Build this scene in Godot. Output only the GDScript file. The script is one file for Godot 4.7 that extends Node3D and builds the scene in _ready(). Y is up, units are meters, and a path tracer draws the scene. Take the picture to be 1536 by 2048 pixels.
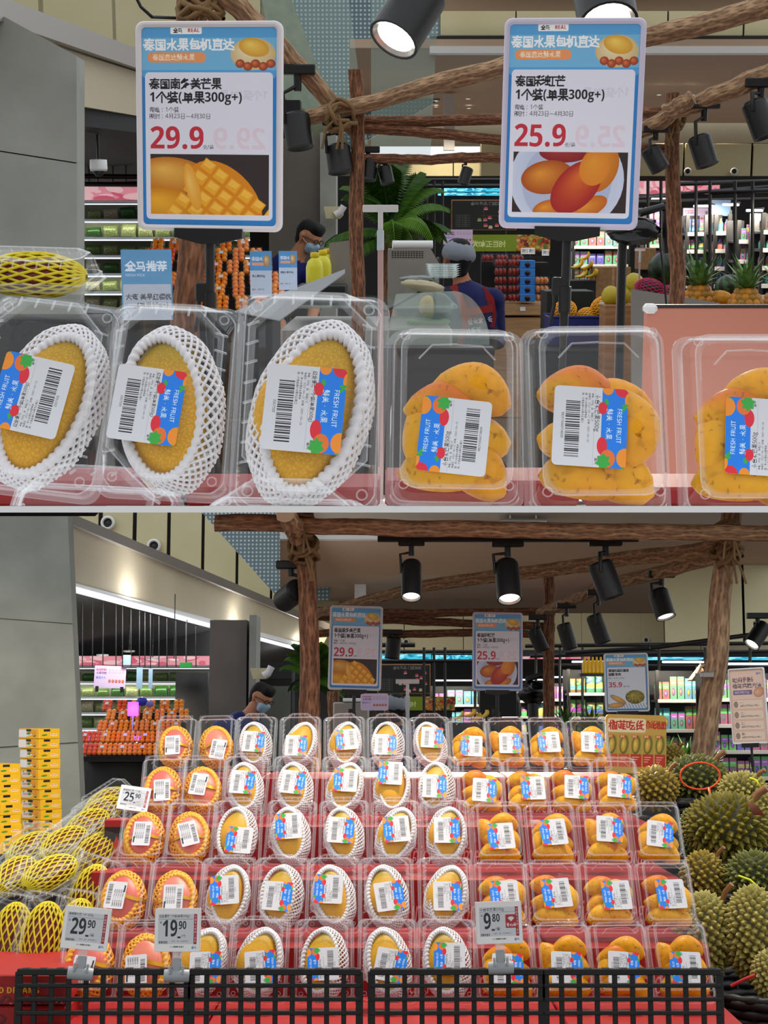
extends Node3D
# A fruit stall seen twice, one view above the other: the same stall close up on a white board (upper place) and whole (lower place).
# Each place is an ordinary upright room of its own; the upper one stands tipped behind the white board that parts them.

const F := 3000.0               # focal length in pixels of the 1536 x 2048 frame
const EYE := 1.35
var LOOK_LOW := atan((1400.0 - 1024.0) / F)     # the lower place is seen with the camera tipped up this much
var LOOK_TOP := -atan((1024.0 - 480.0) / F)     # the upper place with the camera tipped down this much
const SKY := 1.25
const EXPOSURE := 0.80


func _ready() -> void:
	var cam := Camera3D.new()
	cam.name = "camera"
	cam.fov = rad_to_deg(2.0 * atan(1024.0 / F))
	cam.near = 0.05
	cam.far = 200.0
	add_child(cam)
	cam.transform = Transform3D(Basis(Vector3.RIGHT, LOOK_LOW), Vector3(0, EYE, 0))
	cam.current = true
	var we := WorldEnvironment.new()
	we.name = "world_environment"
	var e := Environment.new()
	e.background_mode = Environment.BG_SKY
	var sm := ProceduralSkyMaterial.new()
	sm.sky_top_color = Color(0.90, 0.92, 0.94)
	sm.sky_horizon_color = Color(0.84, 0.83, 0.81)
	sm.ground_horizon_color = Color(0.56, 0.54, 0.52)
	sm.ground_bottom_color = Color(0.42, 0.40, 0.38)
	sm.sky_energy_multiplier = SKY
	sm.ground_energy_multiplier = SKY
	e.sky = Sky.new()
	e.sky.sky_material = sm
	e.tonemap_mode = Environment.TONE_MAPPER_LINEAR
	e.tonemap_exposure = EXPOSURE
	e.sdfgi_enabled = true
	e.ssao_enabled = true
	e.ssil_enabled = true
	we.environment = e
	add_child(we)
	make_materials()
	make_materials_more()
	board()
	pitch = LOOK_LOW
	frame = Transform3D()
	lower_shell()
	lower_lights()
	lower_display()
	lower_signs()
	lower_left()
	lower_right()
	lower_back()
	pitch = LOOK_TOP
	frame = cam.transform * Transform3D(Basis(Vector3.RIGHT, LOOK_TOP), Vector3(0, EYE, 0)).affine_inverse()
	upper_shell()
	upper_front()
	upper_signs()
	upper_frame()
	upper_left()
	upper_middle()
	upper_right()


# the white board between the two places, seen exactly edge-on: a narrow front shelf, an open well for daylight, and the far slab
var board_t := Transform3D()
var board_top := Plane()


func board() -> void:
	board_t = Transform3D(Basis(Vector3.RIGHT, LOOK_LOW + atan(5.5 / F)), Vector3(0, EYE, 0))
	frame = Transform3D()
	var t0 := 13.0 / F * 1.26
	var turn := Basis(Vector3.RIGHT, PI / 2)
	for q in [[1.26, 2.75, t0], [5.3, 7.8, 0.02]]:
		var a: float = q[0] * 0.27 + 0.16
		var b: float = q[1] * 0.27 + 0.16
		var poly := PackedVector2Array([Vector2(-a, -q[0]), Vector2(a, -q[0]), Vector2(b, -q[1]), Vector2(-b, -q[1])])
		struct("floor_slab", MB.new().at(Transform3D(turn, Vector3.ZERO)).extrude(poly, -q[2] * 0.5, q[2] * 0.5), M.slab, board_t)
	board_top = Plane((board_t.basis.y).normalized(), board_t * Vector3(0, t0 * 0.5 + 0.0004, 0))
# ---------------------------------------------------------------- mesh builder
class MB:
	var v := PackedVector3Array()
	var n := PackedVector3Array()
	var uv := PackedVector2Array()
	var c := PackedColorArray()
	var idx := PackedInt32Array()
	var xf := Transform3D()
	var nb := Basis()
	var col := Color.WHITE
	var tinted := false
	var uvk := Vector2.ONE

	func at(t: Transform3D) -> MB:
		xf = t
		nb = t.basis.inverse().transposed()
		return self

	func tint(k: Color) -> MB:
		col = k
		tinted = true
		return self

	func add(p: Vector3, nn: Vector3, u := Vector2.ZERO) -> int:
		v.append(xf * p)
		n.append((nb * nn).normalized())
		uv.append(u * uvk)
		c.append(col)
		return v.size() - 1

	func tri(i: int, j: int, k: int) -> void:
		var g := (v[k] - v[i]).cross(v[j] - v[i])
		if g.dot(n[i] + n[j] + n[k]) < 0.0:
			idx.append_array([i, k, j])
		else:
			idx.append_array([i, j, k])

	func quad(a: Vector3, b: Vector3, d: Vector3, e: Vector3, out := Vector3.ZERO) -> MB:
		var nn := (b - a).cross(e - a)
		if nn.length_squared() < 1e-16:
			nn = (d - b).cross(e - b)
		nn = nn.normalized()
		if nn.dot(out) < 0.0:
			nn = -nn
		var i := add(a, nn, Vector2(0, 1))
		add(b, nn, Vector2(1, 1))
		add(d, nn, Vector2(1, 0))
		add(e, nn, Vector2(0, 0))
		tri(i, i + 1, i + 2)
		tri(i, i + 2, i + 3)
		return self

	func tri3(a: Vector3, b: Vector3, d: Vector3, out := Vector3.ZERO) -> MB:
		var nn := (b - a).cross(d - a).normalized()
		if nn.dot(out) < 0.0:
			nn = -nn
		var i := add(a, nn, Vector2(0, 1))
		add(b, nn, Vector2(1, 1))
		add(d, nn, Vector2(0.5, 0))
		tri(i, i + 1, i + 2)
		return self

	func box(o: Vector3, s: Vector3, bev := 0.0) -> MB:
		var h := s * 0.5
		bev = minf(bev, minf(h.x, minf(h.y, h.z)) * 0.9)
		for ax in 3:
			for sg in [-1.0, 1.0]:
				var w := Vector3.ZERO
				w[ax] = sg
				var a := Vector3.ZERO
				var b := Vector3.ZERO
				a[(ax + 1) % 3] = h[(ax + 1) % 3] - bev
				b[(ax + 2) % 3] = h[(ax + 2) % 3] - bev
				if ax == 0:
					var t := a
					a = b
					b = t
				elif ax == 1:
					var t := a
					a = b
					b = t
				var m: Vector3 = o + w * h[ax]
				if (ax == 2 and sg < 0) or (ax == 0 and sg > 0) or (ax == 1 and sg < 0):
					a = -a
				quad(m - a - b, m + a - b, m + a + b, m - a + b, w)
		if bev > 0.0:
			var k := h - Vector3.ONE * bev
			for ax in 3:
				var p := (ax + 1) % 3
				var q := (ax + 2) % 3
				for s1 in [-1.0, 1.0]:
					for s2 in [-1.0, 1.0]:
						var e := Vector3.ZERO
						e[ax] = k[ax]
						var m1 := Vector3.ZERO
						m1[p] = s1 * h[p]
						m1[q] = s2 * k[q]
						var m2 := Vector3.ZERO
						m2[p] = s1 * k[p]
						m2[q] = s2 * h[q]
						quad(o + m1 - e, o + m1 + e, o + m2 + e, o + m2 - e, m1 + m2)
			for sx in [-1.0, 1.0]:
				for sy in [-1.0, 1.0]:
					for sz in [-1.0, 1.0]:
						var sv := Vector3(sx, sy, sz)
						tri3(o + Vector3(h.x, k.y, k.z) * sv, o + Vector3(k.x, h.y, k.z) * sv, o + Vector3(k.x, k.y, h.z) * sv, sv)
		return self

	# rows of points joined into a smooth skin; wrap = each row closes on itself
	func surf(rows: Array, wrap := false, shut := false, keep := false) -> MB:
		var nr := rows.size()
		var nc: int = rows[0].size()
		var acc := PackedVector3Array()
		acc.resize(nr * nc)
		var mid := Vector3.ZERO
		for r in nr:
			for k in nc:
				mid += rows[r][k]
		mid /= float(nr * nc)
		var rr := nr if shut else nr - 1
		var cc := nc if wrap else nc - 1
		for r in rr:
			var r2 := (r + 1) % nr
			for k in cc:
				var k2 := (k + 1) % nc
				var a: Vector3 = rows[r][k]
				var b: Vector3 = rows[r][k2]
				var d: Vector3 = rows[r2][k2]
				var e: Vector3 = rows[r2][k]
				var g := (d - a).cross(e - b)
				acc[r * nc + k] += g
				acc[r * nc + k2] += g
				acc[r2 * nc + k2] += g
				acc[r2 * nc + k] += g
		var side := 0.0
		for r in nr:
			for k in nc:
				side += (rows[r][k] - mid).dot(acc[r * nc + k])
		var sg := -1.0 if side < 0.0 and not keep else 1.0
		var base := v.size()
		var rn := nr + (1 if shut else 0)
		var cn := nc + (1 if wrap else 0)
		for r in rn:
			for k in cn:
				add(rows[r % nr][k % nc], acc[(r % nr) * nc + k % nc] * sg + Vector3(0, 1e-12, 0), Vector2(float(k) / (cn - 1), float(r) / (rn - 1)))
		for r in rn - 1:
			for k in cn - 1:
				var i := base + r * cn + k
				tri(i, i + 1, i + cn + 1)
				tri(i, i + cn + 1, i + cn)
		return self

	func fan(loop: PackedVector3Array, out: Vector3) -> MB:
		var m := Vector3.ZERO
		for p in loop:
			m += p
		m /= float(loop.size())
		var nn := (loop[1] - m).cross(loop[0] - m)
		for k in loop.size():
			nn += (loop[(k + 1) % loop.size()] - m).cross(loop[k] - m)
		nn = nn.normalized()
		if nn.dot(out) < 0.0:
			nn = -nn
		var i := add(m, nn, Vector2(0.5, 0.5))
		for p in loop:
			add(p, nn, Vector2(0.5, 0.5))
		for k in loop.size():
			tri(i, i + 1 + k, i + 1 + (k + 1) % loop.size())
		return self

	func tube(pts: Array, r: Variant, sides := 8, caps := true) -> MB:
		var rows := []
		var m := pts.size()
		var dir: Vector3 = (pts[1] - pts[0]).normalized()
		var u := dir.cross(Vector3.UP if absf(dir.y) < 0.9 else Vector3.RIGHT).normalized()
		for k in m:
			var t: Vector3 = (pts[mini(k + 1, m - 1)] - pts[maxi(k - 1, 0)]).normalized()
			u = (u - t * u.dot(t)).normalized()
			var w := t.cross(u)
			var rad: float = r[k] if r is Array or r is PackedFloat32Array else r
			var row := PackedVector3Array()
			for s in sides:
				var a := TAU * s / sides
				row.append(pts[k] + (u * cos(a) + w * sin(a)) * rad)
			rows.append(row)
		surf(rows, true)
		if caps:
			fan(rows[0], pts[0] - pts[1])
			fan(rows[m - 1], pts[m - 1] - pts[m - 2])
		return self

	# profile of (radius, height) turned round y
	func lathe(prof: Array, sides := 16, sharp := false) -> MB:
		var rows := []
		for p in prof:
			var row := PackedVector3Array()
			for s in sides:
				var a := TAU * s / sides
				row.append(Vector3(cos(a) * maxf(p.x, 1e-5), p.y, sin(a) * maxf(p.x, 1e-5)))
			rows.append(row)
		if sharp:
			for k in rows.size() - 1:
				surf([rows[k], rows[k + 1]], true)
		else:
			surf(rows, true)
		return self

	func ball(o: Vector3, r: Vector3, nu := 14, nv := 9) -> MB:
		var rows := []
		for j in nv + 1:
			var b := PI * j / nv
			var row := PackedVector3Array()
			for i in nu:
				var a := TAU * i / nu
				row.append(o + Vector3(sin(b) * cos(a) * r.x, -cos(b) * r.y, sin(b) * sin(a) * r.z) + Vector3(cos(a), 0, sin(a)) * 1e-5)
			rows.append(row)
		return surf(rows, true)

	func extrude(poly: PackedVector2Array, z0: float, z1: float) -> MB:
		var t := Geometry2D.triangulate_polygon(poly)
		var lo := Vector2(1e9, 1e9)
		var hi := -lo
		for p in poly:
			lo = lo.min(p)
			hi = hi.max(p)
		for z in [z0, z1]:
			var nn := Vector3(0, 0, 1 if (z == z1) == (z1 > z0) else -1)
			var base := v.size()
			for p in poly:
				add(Vector3(p.x, p.y, z), nn, Vector2((p.x - lo.x) / (hi.x - lo.x), (hi.y - p.y) / (hi.y - lo.y)))
			for k in t.size() / 3:
				tri(base + t[k * 3], base + t[k * 3 + 1], base + t[k * 3 + 2])
		var ccw := not Geometry2D.is_polygon_clockwise(poly)
		for k in poly.size():
			var a := poly[k]
			var b := poly[(k + 1) % poly.size()]
			var o := Vector3(b.y - a.y, a.x - b.x, 0) * (1.0 if ccw else -1.0)
			quad(Vector3(a.x, a.y, z0), Vector3(b.x, b.y, z0), Vector3(b.x, b.y, z1), Vector3(a.x, a.y, z1), o)
		return self

	# strip between two closed loops of the same length, smooth round the loop, sharp across
	func strip(a: PackedVector3Array, b: PackedVector3Array, out: Vector3) -> MB:
		var m := a.size()
		var nn := PackedVector3Array()
		for k in m:
			var t := a[(k + 1) % m] - a[(k + m - 1) % m] + b[(k + 1) % m] - b[(k + m - 1) % m]
			nn.append(t.cross(b[k] - a[k]).normalized())
		var mid := Vector3.ZERO
		for p in a:
			mid += p / float(m)
		var s := 0.0
		for k in m:
			s += nn[k].dot((a[k] + b[k]) * 0.5 - mid) + nn[k].dot(out) * 0.02
		if s < 0.0:
			for k in m:
				nn[k] = -nn[k]
		var base := v.size()
		for k in m + 1:
			add(a[k % m], nn[k % m], Vector2(float(k) / m, 0))
			add(b[k % m], nn[k % m], Vector2(float(k) / m, 1))
		for k in m:
			var i := base + k * 2
			tri(i, i + 2, i + 3)
			tri(i, i + 3, i + 1)
		return self

	# everything on the far side of the plane is cut off
	func cut(pl: Plane) -> MB:
		var nv := PackedVector3Array()
		var nn := PackedVector3Array()
		var nuv := PackedVector2Array()
		var nc := PackedColorArray()
		for t in idx.size() / 3:
			var ring := [idx[t * 3], idx[t * 3 + 1], idx[t * 3 + 2]]
			var ps := []
			for k in 3:
				var i: int = ring[k]
				var j: int = ring[(k + 1) % 3]
				var di := pl.distance_to(v[i])
				var dj := pl.distance_to(v[j])
				if di >= 0.0:
					ps.append([v[i], n[i], uv[i], c[i]])
				if (di >= 0.0) != (dj >= 0.0):
					var f := di / (di - dj)
					ps.append([v[i].lerp(v[j], f), n[i].lerp(n[j], f), uv[i].lerp(uv[j], f), c[i].lerp(c[j], f)])
			for k in ps.size() - 2:
				for q in [0, k + 1, k + 2]:
					nv.append(ps[q][0])
					nn.append(ps[q][1])
					nuv.append(ps[q][2])
					nc.append(ps[q][3])
		v = nv
		n = nn
		uv = nuv
		c = nc
		idx = PackedInt32Array(range(nv.size()))
		return self

	func mesh() -> ArrayMesh:
		var a := []
		a.resize(Mesh.ARRAY_MAX)
		a[Mesh.ARRAY_VERTEX] = v
		a[Mesh.ARRAY_NORMAL] = n
		a[Mesh.ARRAY_TEX_UV] = uv
		if tinted:
			a[Mesh.ARRAY_COLOR] = c
		a[Mesh.ARRAY_INDEX] = idx
		var m := ArrayMesh.new()
		if idx.size():
			m.add_surface_from_arrays(Mesh.PRIMITIVE_TRIANGLES, a)
		return m


func T(p: Vector3, deg := Vector3.ZERO, s := Vector3.ONE) -> Transform3D:
	return Transform3D(Basis.from_euler(deg * PI / 180.0) * Basis.from_scale(s), p)


func rrect(w: float, h: float, r: float, m := 5) -> PackedVector2Array:
	var o := PackedVector2Array()
	for q in 4:
		var cx := (w * 0.5 - r) * (1 if q == 0 or q == 3 else -1)
		var cy := (h * 0.5 - r) * (1 if q < 2 else -1)
		for k in m:
			var a := PI * 0.5 * (q + float(k) / (m - 1))
			o.append(Vector2(cx + cos(a) * r, cy + sin(a) * r))
	return o


func loop3(p: PackedVector2Array, z: float) -> PackedVector3Array:
	var o := PackedVector3Array()
	for q in p:
		o.append(Vector3(q.x, q.y, z))
	return o


# rounded corners at amount 0, straight cut corners at amount 1
func corner_loop(w: float, h: float, r: float, flat: float, z: float, m := 5) -> PackedVector3Array:
	var o := PackedVector3Array()
	for q in 4:
		var cx := (w * 0.5 - r) * (1 if q == 0 or q == 3 else -1)
		var cy := (h * 0.5 - r) * (1 if q < 2 else -1)
		var a0 := PI * 0.5 * q
		for k in m:
			var f := float(k) / (m - 1)
			var a := a0 + PI * 0.5 * f
			var arc := Vector2(cos(a), sin(a))
			var line := Vector2(cos(a0), sin(a0)).lerp(Vector2(cos(a0 + PI * 0.5), sin(a0 + PI * 0.5)), f)
			var e := arc.lerp(line, flat) * r
			o.append(Vector3(cx + e.x, cy + e.y, z))
	return o


# ---------------------------------------------------------------- nodes
var frame := Transform3D()      # where the place that is being built stands
var pitch := 0.0                # how far the camera looks up in that place
var used := {}


func numbered(called: String) -> String:
	var k: int = used.get(called, 0)
	used[called] = k + 1
	return called if k == 0 else "%s_%03d" % [called, k]


# the point of the place that the photograph shows at that pixel, at that distance in front of the camera
func P(px: float, py: float, d: float) -> Vector3:
	var x := (px - 768.0) / F
	var y := (1024.0 - py) / F
	var up := y * cos(pitch) + sin(pitch)
	var fw := cos(pitch) - y * sin(pitch)
	return Vector3(x / fw * d, EYE + up / fw * d, -d)


func px_m(d: float) -> float:
	return d / F


func metas(o: Node, label: String, category: String, group := "") -> void:
	o.set_meta("label", label)
	o.set_meta("category", category)
	if group:
		o.set_meta("group", group)


func thing(called: String, label: String, category: String, t: Transform3D, group := "") -> Node3D:
	var o := Node3D.new()
	o.name = numbered(called)
	add_child(o)
	o.transform = frame * t
	metas(o, label, category, group)
	return o


func part(called: String, b: Variant, m: Material, parent: Node3D, t := Transform3D()) -> MeshInstance3D:
	var o := MeshInstance3D.new()
	o.name = called
	o.mesh = b.mesh() if b is MB else b
	o.material_override = m
	o.transform = t
	parent.add_child(o, true)
	return o


func solo(called: String, label: String, category: String, b: Variant, m: Material, t := Transform3D(), group := "") -> MeshInstance3D:
	var o := MeshInstance3D.new()
	o.name = numbered(called)
	o.mesh = b.mesh() if b is MB else b
	o.material_override = m
	add_child(o)
	o.transform = frame * t
	metas(o, label, category, group)
	return o


func struct(called: String, b: Variant, m: Material, t := Transform3D()) -> MeshInstance3D:
	var o := MeshInstance3D.new()
	o.name = numbered(called)
	o.mesh = b.mesh() if b is MB else b
	o.material_override = m
	add_child(o)
	o.transform = frame * t
	o.set_meta("kind", "structure")
	return o


func dup(src: Node3D, label: String, t: Transform3D, group := "") -> Node3D:
	var r: Node3D = src.duplicate()
	r.name = numbered(String(src.get_meta("base", src.name)))
	add_child(r)
	r.transform = frame * t
	r.set_meta("label", label)
	if group:
		r.set_meta("group", group)
	return r


# ---------------------------------------------------------------- materials
func mat(k: Color, rough := 0.6, metal := 0.0) -> StandardMaterial3D:
	var m := StandardMaterial3D.new()
	m.albedo_color = k
	m.roughness = rough
	m.metallic = metal
	return m


func vmat(rough := 0.6) -> StandardMaterial3D:
	var m := mat(Color.WHITE, rough)
	m.vertex_color_use_as_albedo = true
	m.vertex_color_is_srgb = true
	return m


func glass(k: Color, a: float, rough := 0.04) -> StandardMaterial3D:
	var m := mat(Color(k.r, k.g, k.b, a), rough)
	m.transparency = BaseMaterial3D.TRANSPARENCY_ALPHA
	m.cull_mode = BaseMaterial3D.CULL_DISABLED
	return m


func tmat(im: Image, rough := 0.6) -> StandardMaterial3D:
	var m := mat(Color.WHITE, rough)
	m.albedo_texture = ImageTexture.create_from_image(im)
	m.texture_repeat = false
	return m


func glow(k: Color, e: float) -> StandardMaterial3D:
	var m := mat(k, 0.5)
	m.emission_enabled = true
	m.emission = k
	m.emission_energy_multiplier = e
	return m


func noise_tex(freq: float, a: Color, b: Color, size := 256, sd := 3, oct := 4) -> NoiseTexture2D:
	var t := NoiseTexture2D.new()
	t.width = size
	t.height = size
	t.seamless = true
	var nz := FastNoiseLite.new()
	nz.seed = sd
	nz.frequency = freq
	nz.fractal_octaves = oct
	t.noise = nz
	var g := Gradient.new()
	g.set_color(0, a)
	g.set_color(1, b)
	t.color_ramp = g
	return t


func noisy(a: Color, b: Color, scale: float, rough := 0.7, freq := 0.02, bump := 0.0, sd := 3) -> StandardMaterial3D:
	var m := mat(Color.WHITE, rough)
	m.albedo_texture = noise_tex(freq, a, b, 256, sd)
	m.uv1_triplanar = true
	m.uv1_scale = Vector3.ONE * scale
	if bump > 0.0:
		m.heightmap_enabled = true
		m.heightmap_scale = bump
		m.heightmap_texture = noise_tex(freq * 2.0, Color.BLACK, Color.WHITE, 256, sd + 1)
	return m
# ---------------------------------------------------------------- painting of flat print
# the strokes of each written sign on a 10 by 10 grid, x then y of every point
var STROKES := {
	"泰": "1191 2383 0595 503417 5598 5659 3748 2948 7657 5879", "国": "1119 1191 9199 1999 3373 3575 2878 5358 6677", "水": "5059 144418 8256 5599", "果": "2024 2080 8084 2282 2484 5059 0696 5619 5699",
	"包": "3014 2282 82877796 2464 6466 2666 2428 2898 9897", "机": "0343 2029 2307 3346 51565739 5181 8188 8898 9896", "直": "1191 5052 2228 2282 8288 2484 2686 0999", "达": "3393 606437 6597 1122 0424 2427 2709 2899",
	"南": "1191 5053 1319 1393 9399 9989 3445 7465 3676 2878 5559", "多": "4013 3171 7114 3243 6437 5585 8519 4758", "美": "3042 7062 1282 2474 0595 5255 1787 5619 5699", "芒": "0191 3032 7072 0494 5354 2429 2989",
	"个": "5005 5095 5359", "装": "3034 1112 0423 4191 7074 5484 0696 4546 5619 3739 3958 5699 8768", "单": "2142 7162 2226 2282 8286 2484 2686 5259 0797", "规": "0242 0545 2027 2619 4058 5156 5191 9196 7274 7559 7679 7999",
	"格": "0343 2029 2307 3346 6044 5383 834817 6699 5669 5659 8689 5989", "限": "0109 0131 3134 3415 3436 3606 4149 4181 8185 4383 4585 4967 8566 6699", "时": "0109 0131 3139 0535 0939 4393 8089 8979 5566", "月": "20282819 2080 8089 8979 2383 2686",
	"日": "2029 2080 8089 2585 2989", "元": "2181 0494 3448? 344719 6469 6999 9997", "份": "301427 2529 6037 7097 4787? 4585 5548 8588 8878", "彩": "4011 1121 4132 0494 2529 2507 2547 8061 8354 9658", "虹": "0104 0141 4144 0545? 0444 2028 0848 5191 7179 4999",
	"托": "0343 2029 2919 0635 8051 4594 6269 6999 9997", "曼": "2023 2080 8083 2181 0414 0494 0407 9497 0797 3437 6467 1878? 2888 2899 7819", "尼": "1018 1080 8083 1383 0919 3439 7465 3999 9997", "榴": "0343 2029 2307 4054 5043 5193 9194 6164 4549 4595 9599 4999 7579 4797",
	"莲": "0191 3032 7072 3484 4336 3686 6369 2878? 1415 1617 1799", "整": "0141 2036 0232 0434 6051 5191 8155 5595 1696 5659 2729 5888 0999", "颗": "0004 0040 4044 0242 0444 2029 0545 2507 2547 5090 7062 5258 5292 9298 7479 7659? 7899", "散": "0141 1013 3033 0343 1519 1545 4549 1747 6052 5292 8249 5599",
	"称": "3011 0343 2029 2306 3345 6043 5292 9283 7279 5547 8597", "鲜": "2003 1030 3023 1216 1242 4246 1444 1646 2226 0919? 0949 6072 8072 5393 5595 4797 7379", "小": "50594 2437 7597", "台": "501414 1484? 1484 7293 2529 2585 8589 2989", "农": "1212 1182 8192 504417 4549 4958 4599",
	"盒": "500494 5094? 5095 3464 2555? 3537 3565 6567 3767 1819 1888 8889 4849 6869 0999 1919", "马": "1171 7174 2125 2585 8589 8979 0767", "推": "0343 2029 2919 0635 5036? 5146 5359 5393 5595 5797 5999 7079 7071", "荐": "0191 3032 7072 0494 4317 2629 4585 5567 6769 6959 3797", "赏": "5052 2011? 2132 8172 0304 0393 9394 3464 3436 6466 3666 2728? 2629 2676 7678 4719 6799",
	"味": "0208 0232 3238 0838 4393 4595 6059 6069 6548 6598", "正": "0191 5159 5595 2529 0999", "当": "5052 2032 8072 1383 8389 1686 1989", "吃": "0107 0131 3137 0737 5043 5292 4585 854949 4999 9997", "货": "3014 2225 6043 6164 6494? 8061 1616 2529 2575 7577 5558 4819 6899", "作": "301527 2429 5042 4292 6269 6494 6797",
	"战": "2025 2343 0508 0545 4548 0848 5394 6069 6999 9997 9555 7080", "地": "0343 2028 0838 4484 5153 5349 4999 9997 7077 8387", "图": "1119 1191 9199 1999 422435 4373 7338 4469 5666", "如": "2017 0343 433618 1768 5259 5292 9299 5999", "何": "301527 2429 4191 8189 8979 4447 4474 7477 4777", "判": "1031 4021 0343 0545 2029 2619 6166 9099 9989",
	"断": "0008 0848 2026 0323 2343 2315 2345 8061 6168 6494 8489", "成": "1191? 1292 121819 1545 4547 4737 5099 9697 8547 7080", "熟": "2021 0141 1213 1242 4243 1343 1434 2437 0626 6017? 5292? 6051 5181 8187 8798 4463 0829 3849 5869 7899", "方": "5051 0292 4218 4484 8489 8969", "法": "0011 0314 0819 3393 6066 2595? 3696 5639 3989 7799", "超": "0242 2026 0545 2729? 0809? 0517 1799 2567? 2548? 5181 8184 6144 5558 5585 8588 5888",
	"大": "0393 503619 5599", "杯": "0343 2029 2307 3346 4191 7139 6369 6597", "满": "0011 0314 0819 3292 5052? 5053 7073 3549 3595 9599 5548 7578 3394", "足": "2024 2080 8084 2484 5458 5696 2508? 2529 2599", "海": "0011 0314 0819 4032 3191 4348 4383 8388 3595 4888 5456 5768", "爱": "1080 2132 5152 7162 0304 0393 9394 2575 4417 3676 7649 4699", "文": "5051 0292 2299 7218", "金": "500494 5095 3464 2676 5459 2738 7768 0999",
	"煌": "0314 2029 3324 2526? 2639 4044 4080 8084 4282 4484 3595 6069? 6569 4787 3999", "早": "2024 2080 8084 2282 2484 0696 5459", "红": "301414 1434 341838 0948 5191 7179 4999", "樱": "0343 2029 2307 4043 4060 6063 7073 7090 9093 3696 5539 8659 5699", "桃": "0343 2029 2307 5056 4153? 4354 563849 7078 7899 9997 8174 7486", "连": "3191 5036 3484 2787 6269 1122 0424 2427 2799", "克": "5052 0191 2326 2383 8386 2686 4619 6669 6999 9997",
	"远": "4181 3494 5448 7477 7797 1122 0424 2427 2799", "近": "8041 414648 4494 7478 1122 0424 2427 2799", "让": "1122 0434 2428 2837 6069 6494 3999", "邻": "201447 2045 2323 1434? 1545 4537 6169 6191 9193 9375 7597", "家": "5051 0203 0292 9293 2474 5426 5459 5919 5707? 8466 6699", "心": "1418 3338 3889 8987 5254 8497", "价": "301527 2529 6037 6096 5549 7579", "省": "5053 2023 8072 6215 3439 3474 7479 3676 3979", "品": "3033 3070 7073 3373 0509 0545 4549 0949 5559 5595 9599 5999", "口": "1119 1191 9199 1999",
	"感": "0191 0119 2464 2628 2656 5658 2858 5078 7898 7080 8364 0929 3949 6999", "推?": "", "一": "0595", "二": "2282 0999", "三": "1181 2575 0999", "四": "1119 1191 9199 1999 3136 6166 6676", "：": "4243 4748", "·": "4555", "¥": "1054 9054 5459 2585 2787", "–": "1585",
}
var fonts := {}


func face(bold: bool) -> RID:
	if not fonts.has(bold):
		var f := SystemFont.new()
		f.font_names = PackedStringArray(["Droid Sans"])
		f.font_weight = 700 if bold else 400
		fonts[bold] = [f, f.get_rids()[0]]
	return fonts[bold][1]


func fill(im: Image, rings: Array, k: Color) -> void:
	var lo := 1e9
	var hi := -1e9
	for r in rings:
		for p in r:
			lo = minf(lo, p.y)
			hi = maxf(hi, p.y)
	var h := im.get_height()
	var w := im.get_width()
	for y in range(maxi(0, floori(lo)), mini(h, ceili(hi) + 1)):
		var yc := y + 0.5
		var xs := []
		for r in rings:
			var m: int = r.size()
			for i in m:
				var a: Vector2 = r[i]
				var b: Vector2 = r[(i + 1) % m]
				if (a.y <= yc) != (b.y <= yc):
					xs.append([a.x + (yc - a.y) / (b.y - a.y) * (b.x - a.x), 1 if b.y > a.y else -1])
		xs.sort_custom(func(p, q): return p[0] < q[0])
		var wn := 0
		for i in xs.size() - 1:
			wn += xs[i][1]
			if wn != 0:
				var x0 := clampi(roundi(xs[i][0]), 0, w)
				var x1 := clampi(roundi(xs[i + 1][0]), 0, w)
				if x1 > x0:
					im.fill_rect(Rect2i(x0, y, x1 - x0, 1), k)


func blob(im: Image, x: float, y: float, rx: float, ry: float, k: Color, turn := 0.0, wob := 0.0, lobes := 5) -> void:
	var r := PackedVector2Array()
	for i in 40:
		var a := TAU * i / 40
		var f := 1.0 + wob * sin(a * lobes)
		r.append(Vector2(x, y) + Vector2(cos(a) * rx * f, sin(a) * ry * f).rotated(turn))
	fill(im, [r], k)


# an ellipse shaded smoothly from one colour in its middle to another at its edge
func soft(im: Image, x: float, y: float, rx: float, ry: float, a: Color, b: Color, turn := 0.0, cx := -0.3, cy := -0.3) -> void:
	for i in 14:
		var f := 1.0 - i / 14.0
		var o := Vector2(cx * rx, cy * ry) * (1.0 - f)
		o = o.rotated(turn)
		blob(im, x + o.x, y + o.y, rx * f, ry * f, b.lerp(a, 1.0 - f), turn)


func plate(im: Image, x: float, y: float, w: float, h: float, r: float, k: Color) -> void:
	var o := PackedVector2Array()
	for p in rrect(w, h, r, 6):
		o.append(p + Vector2(x + w * 0.5, y + h * 0.5))
	fill(im, [o], k)


func stroke(im: Image, a: Vector2, b: Vector2, w: float, k: Color) -> void:
	var t := (b - a)
	if t.length() < 0.01:
		t = Vector2(0.01, 0)
	t = t.normalized() * w * 0.5
	var s := Vector2(-t.y, t.x)
	fill(im, [PackedVector2Array([a - t - s, b + t - s, b + t + s, a - t + s])], k)


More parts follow.
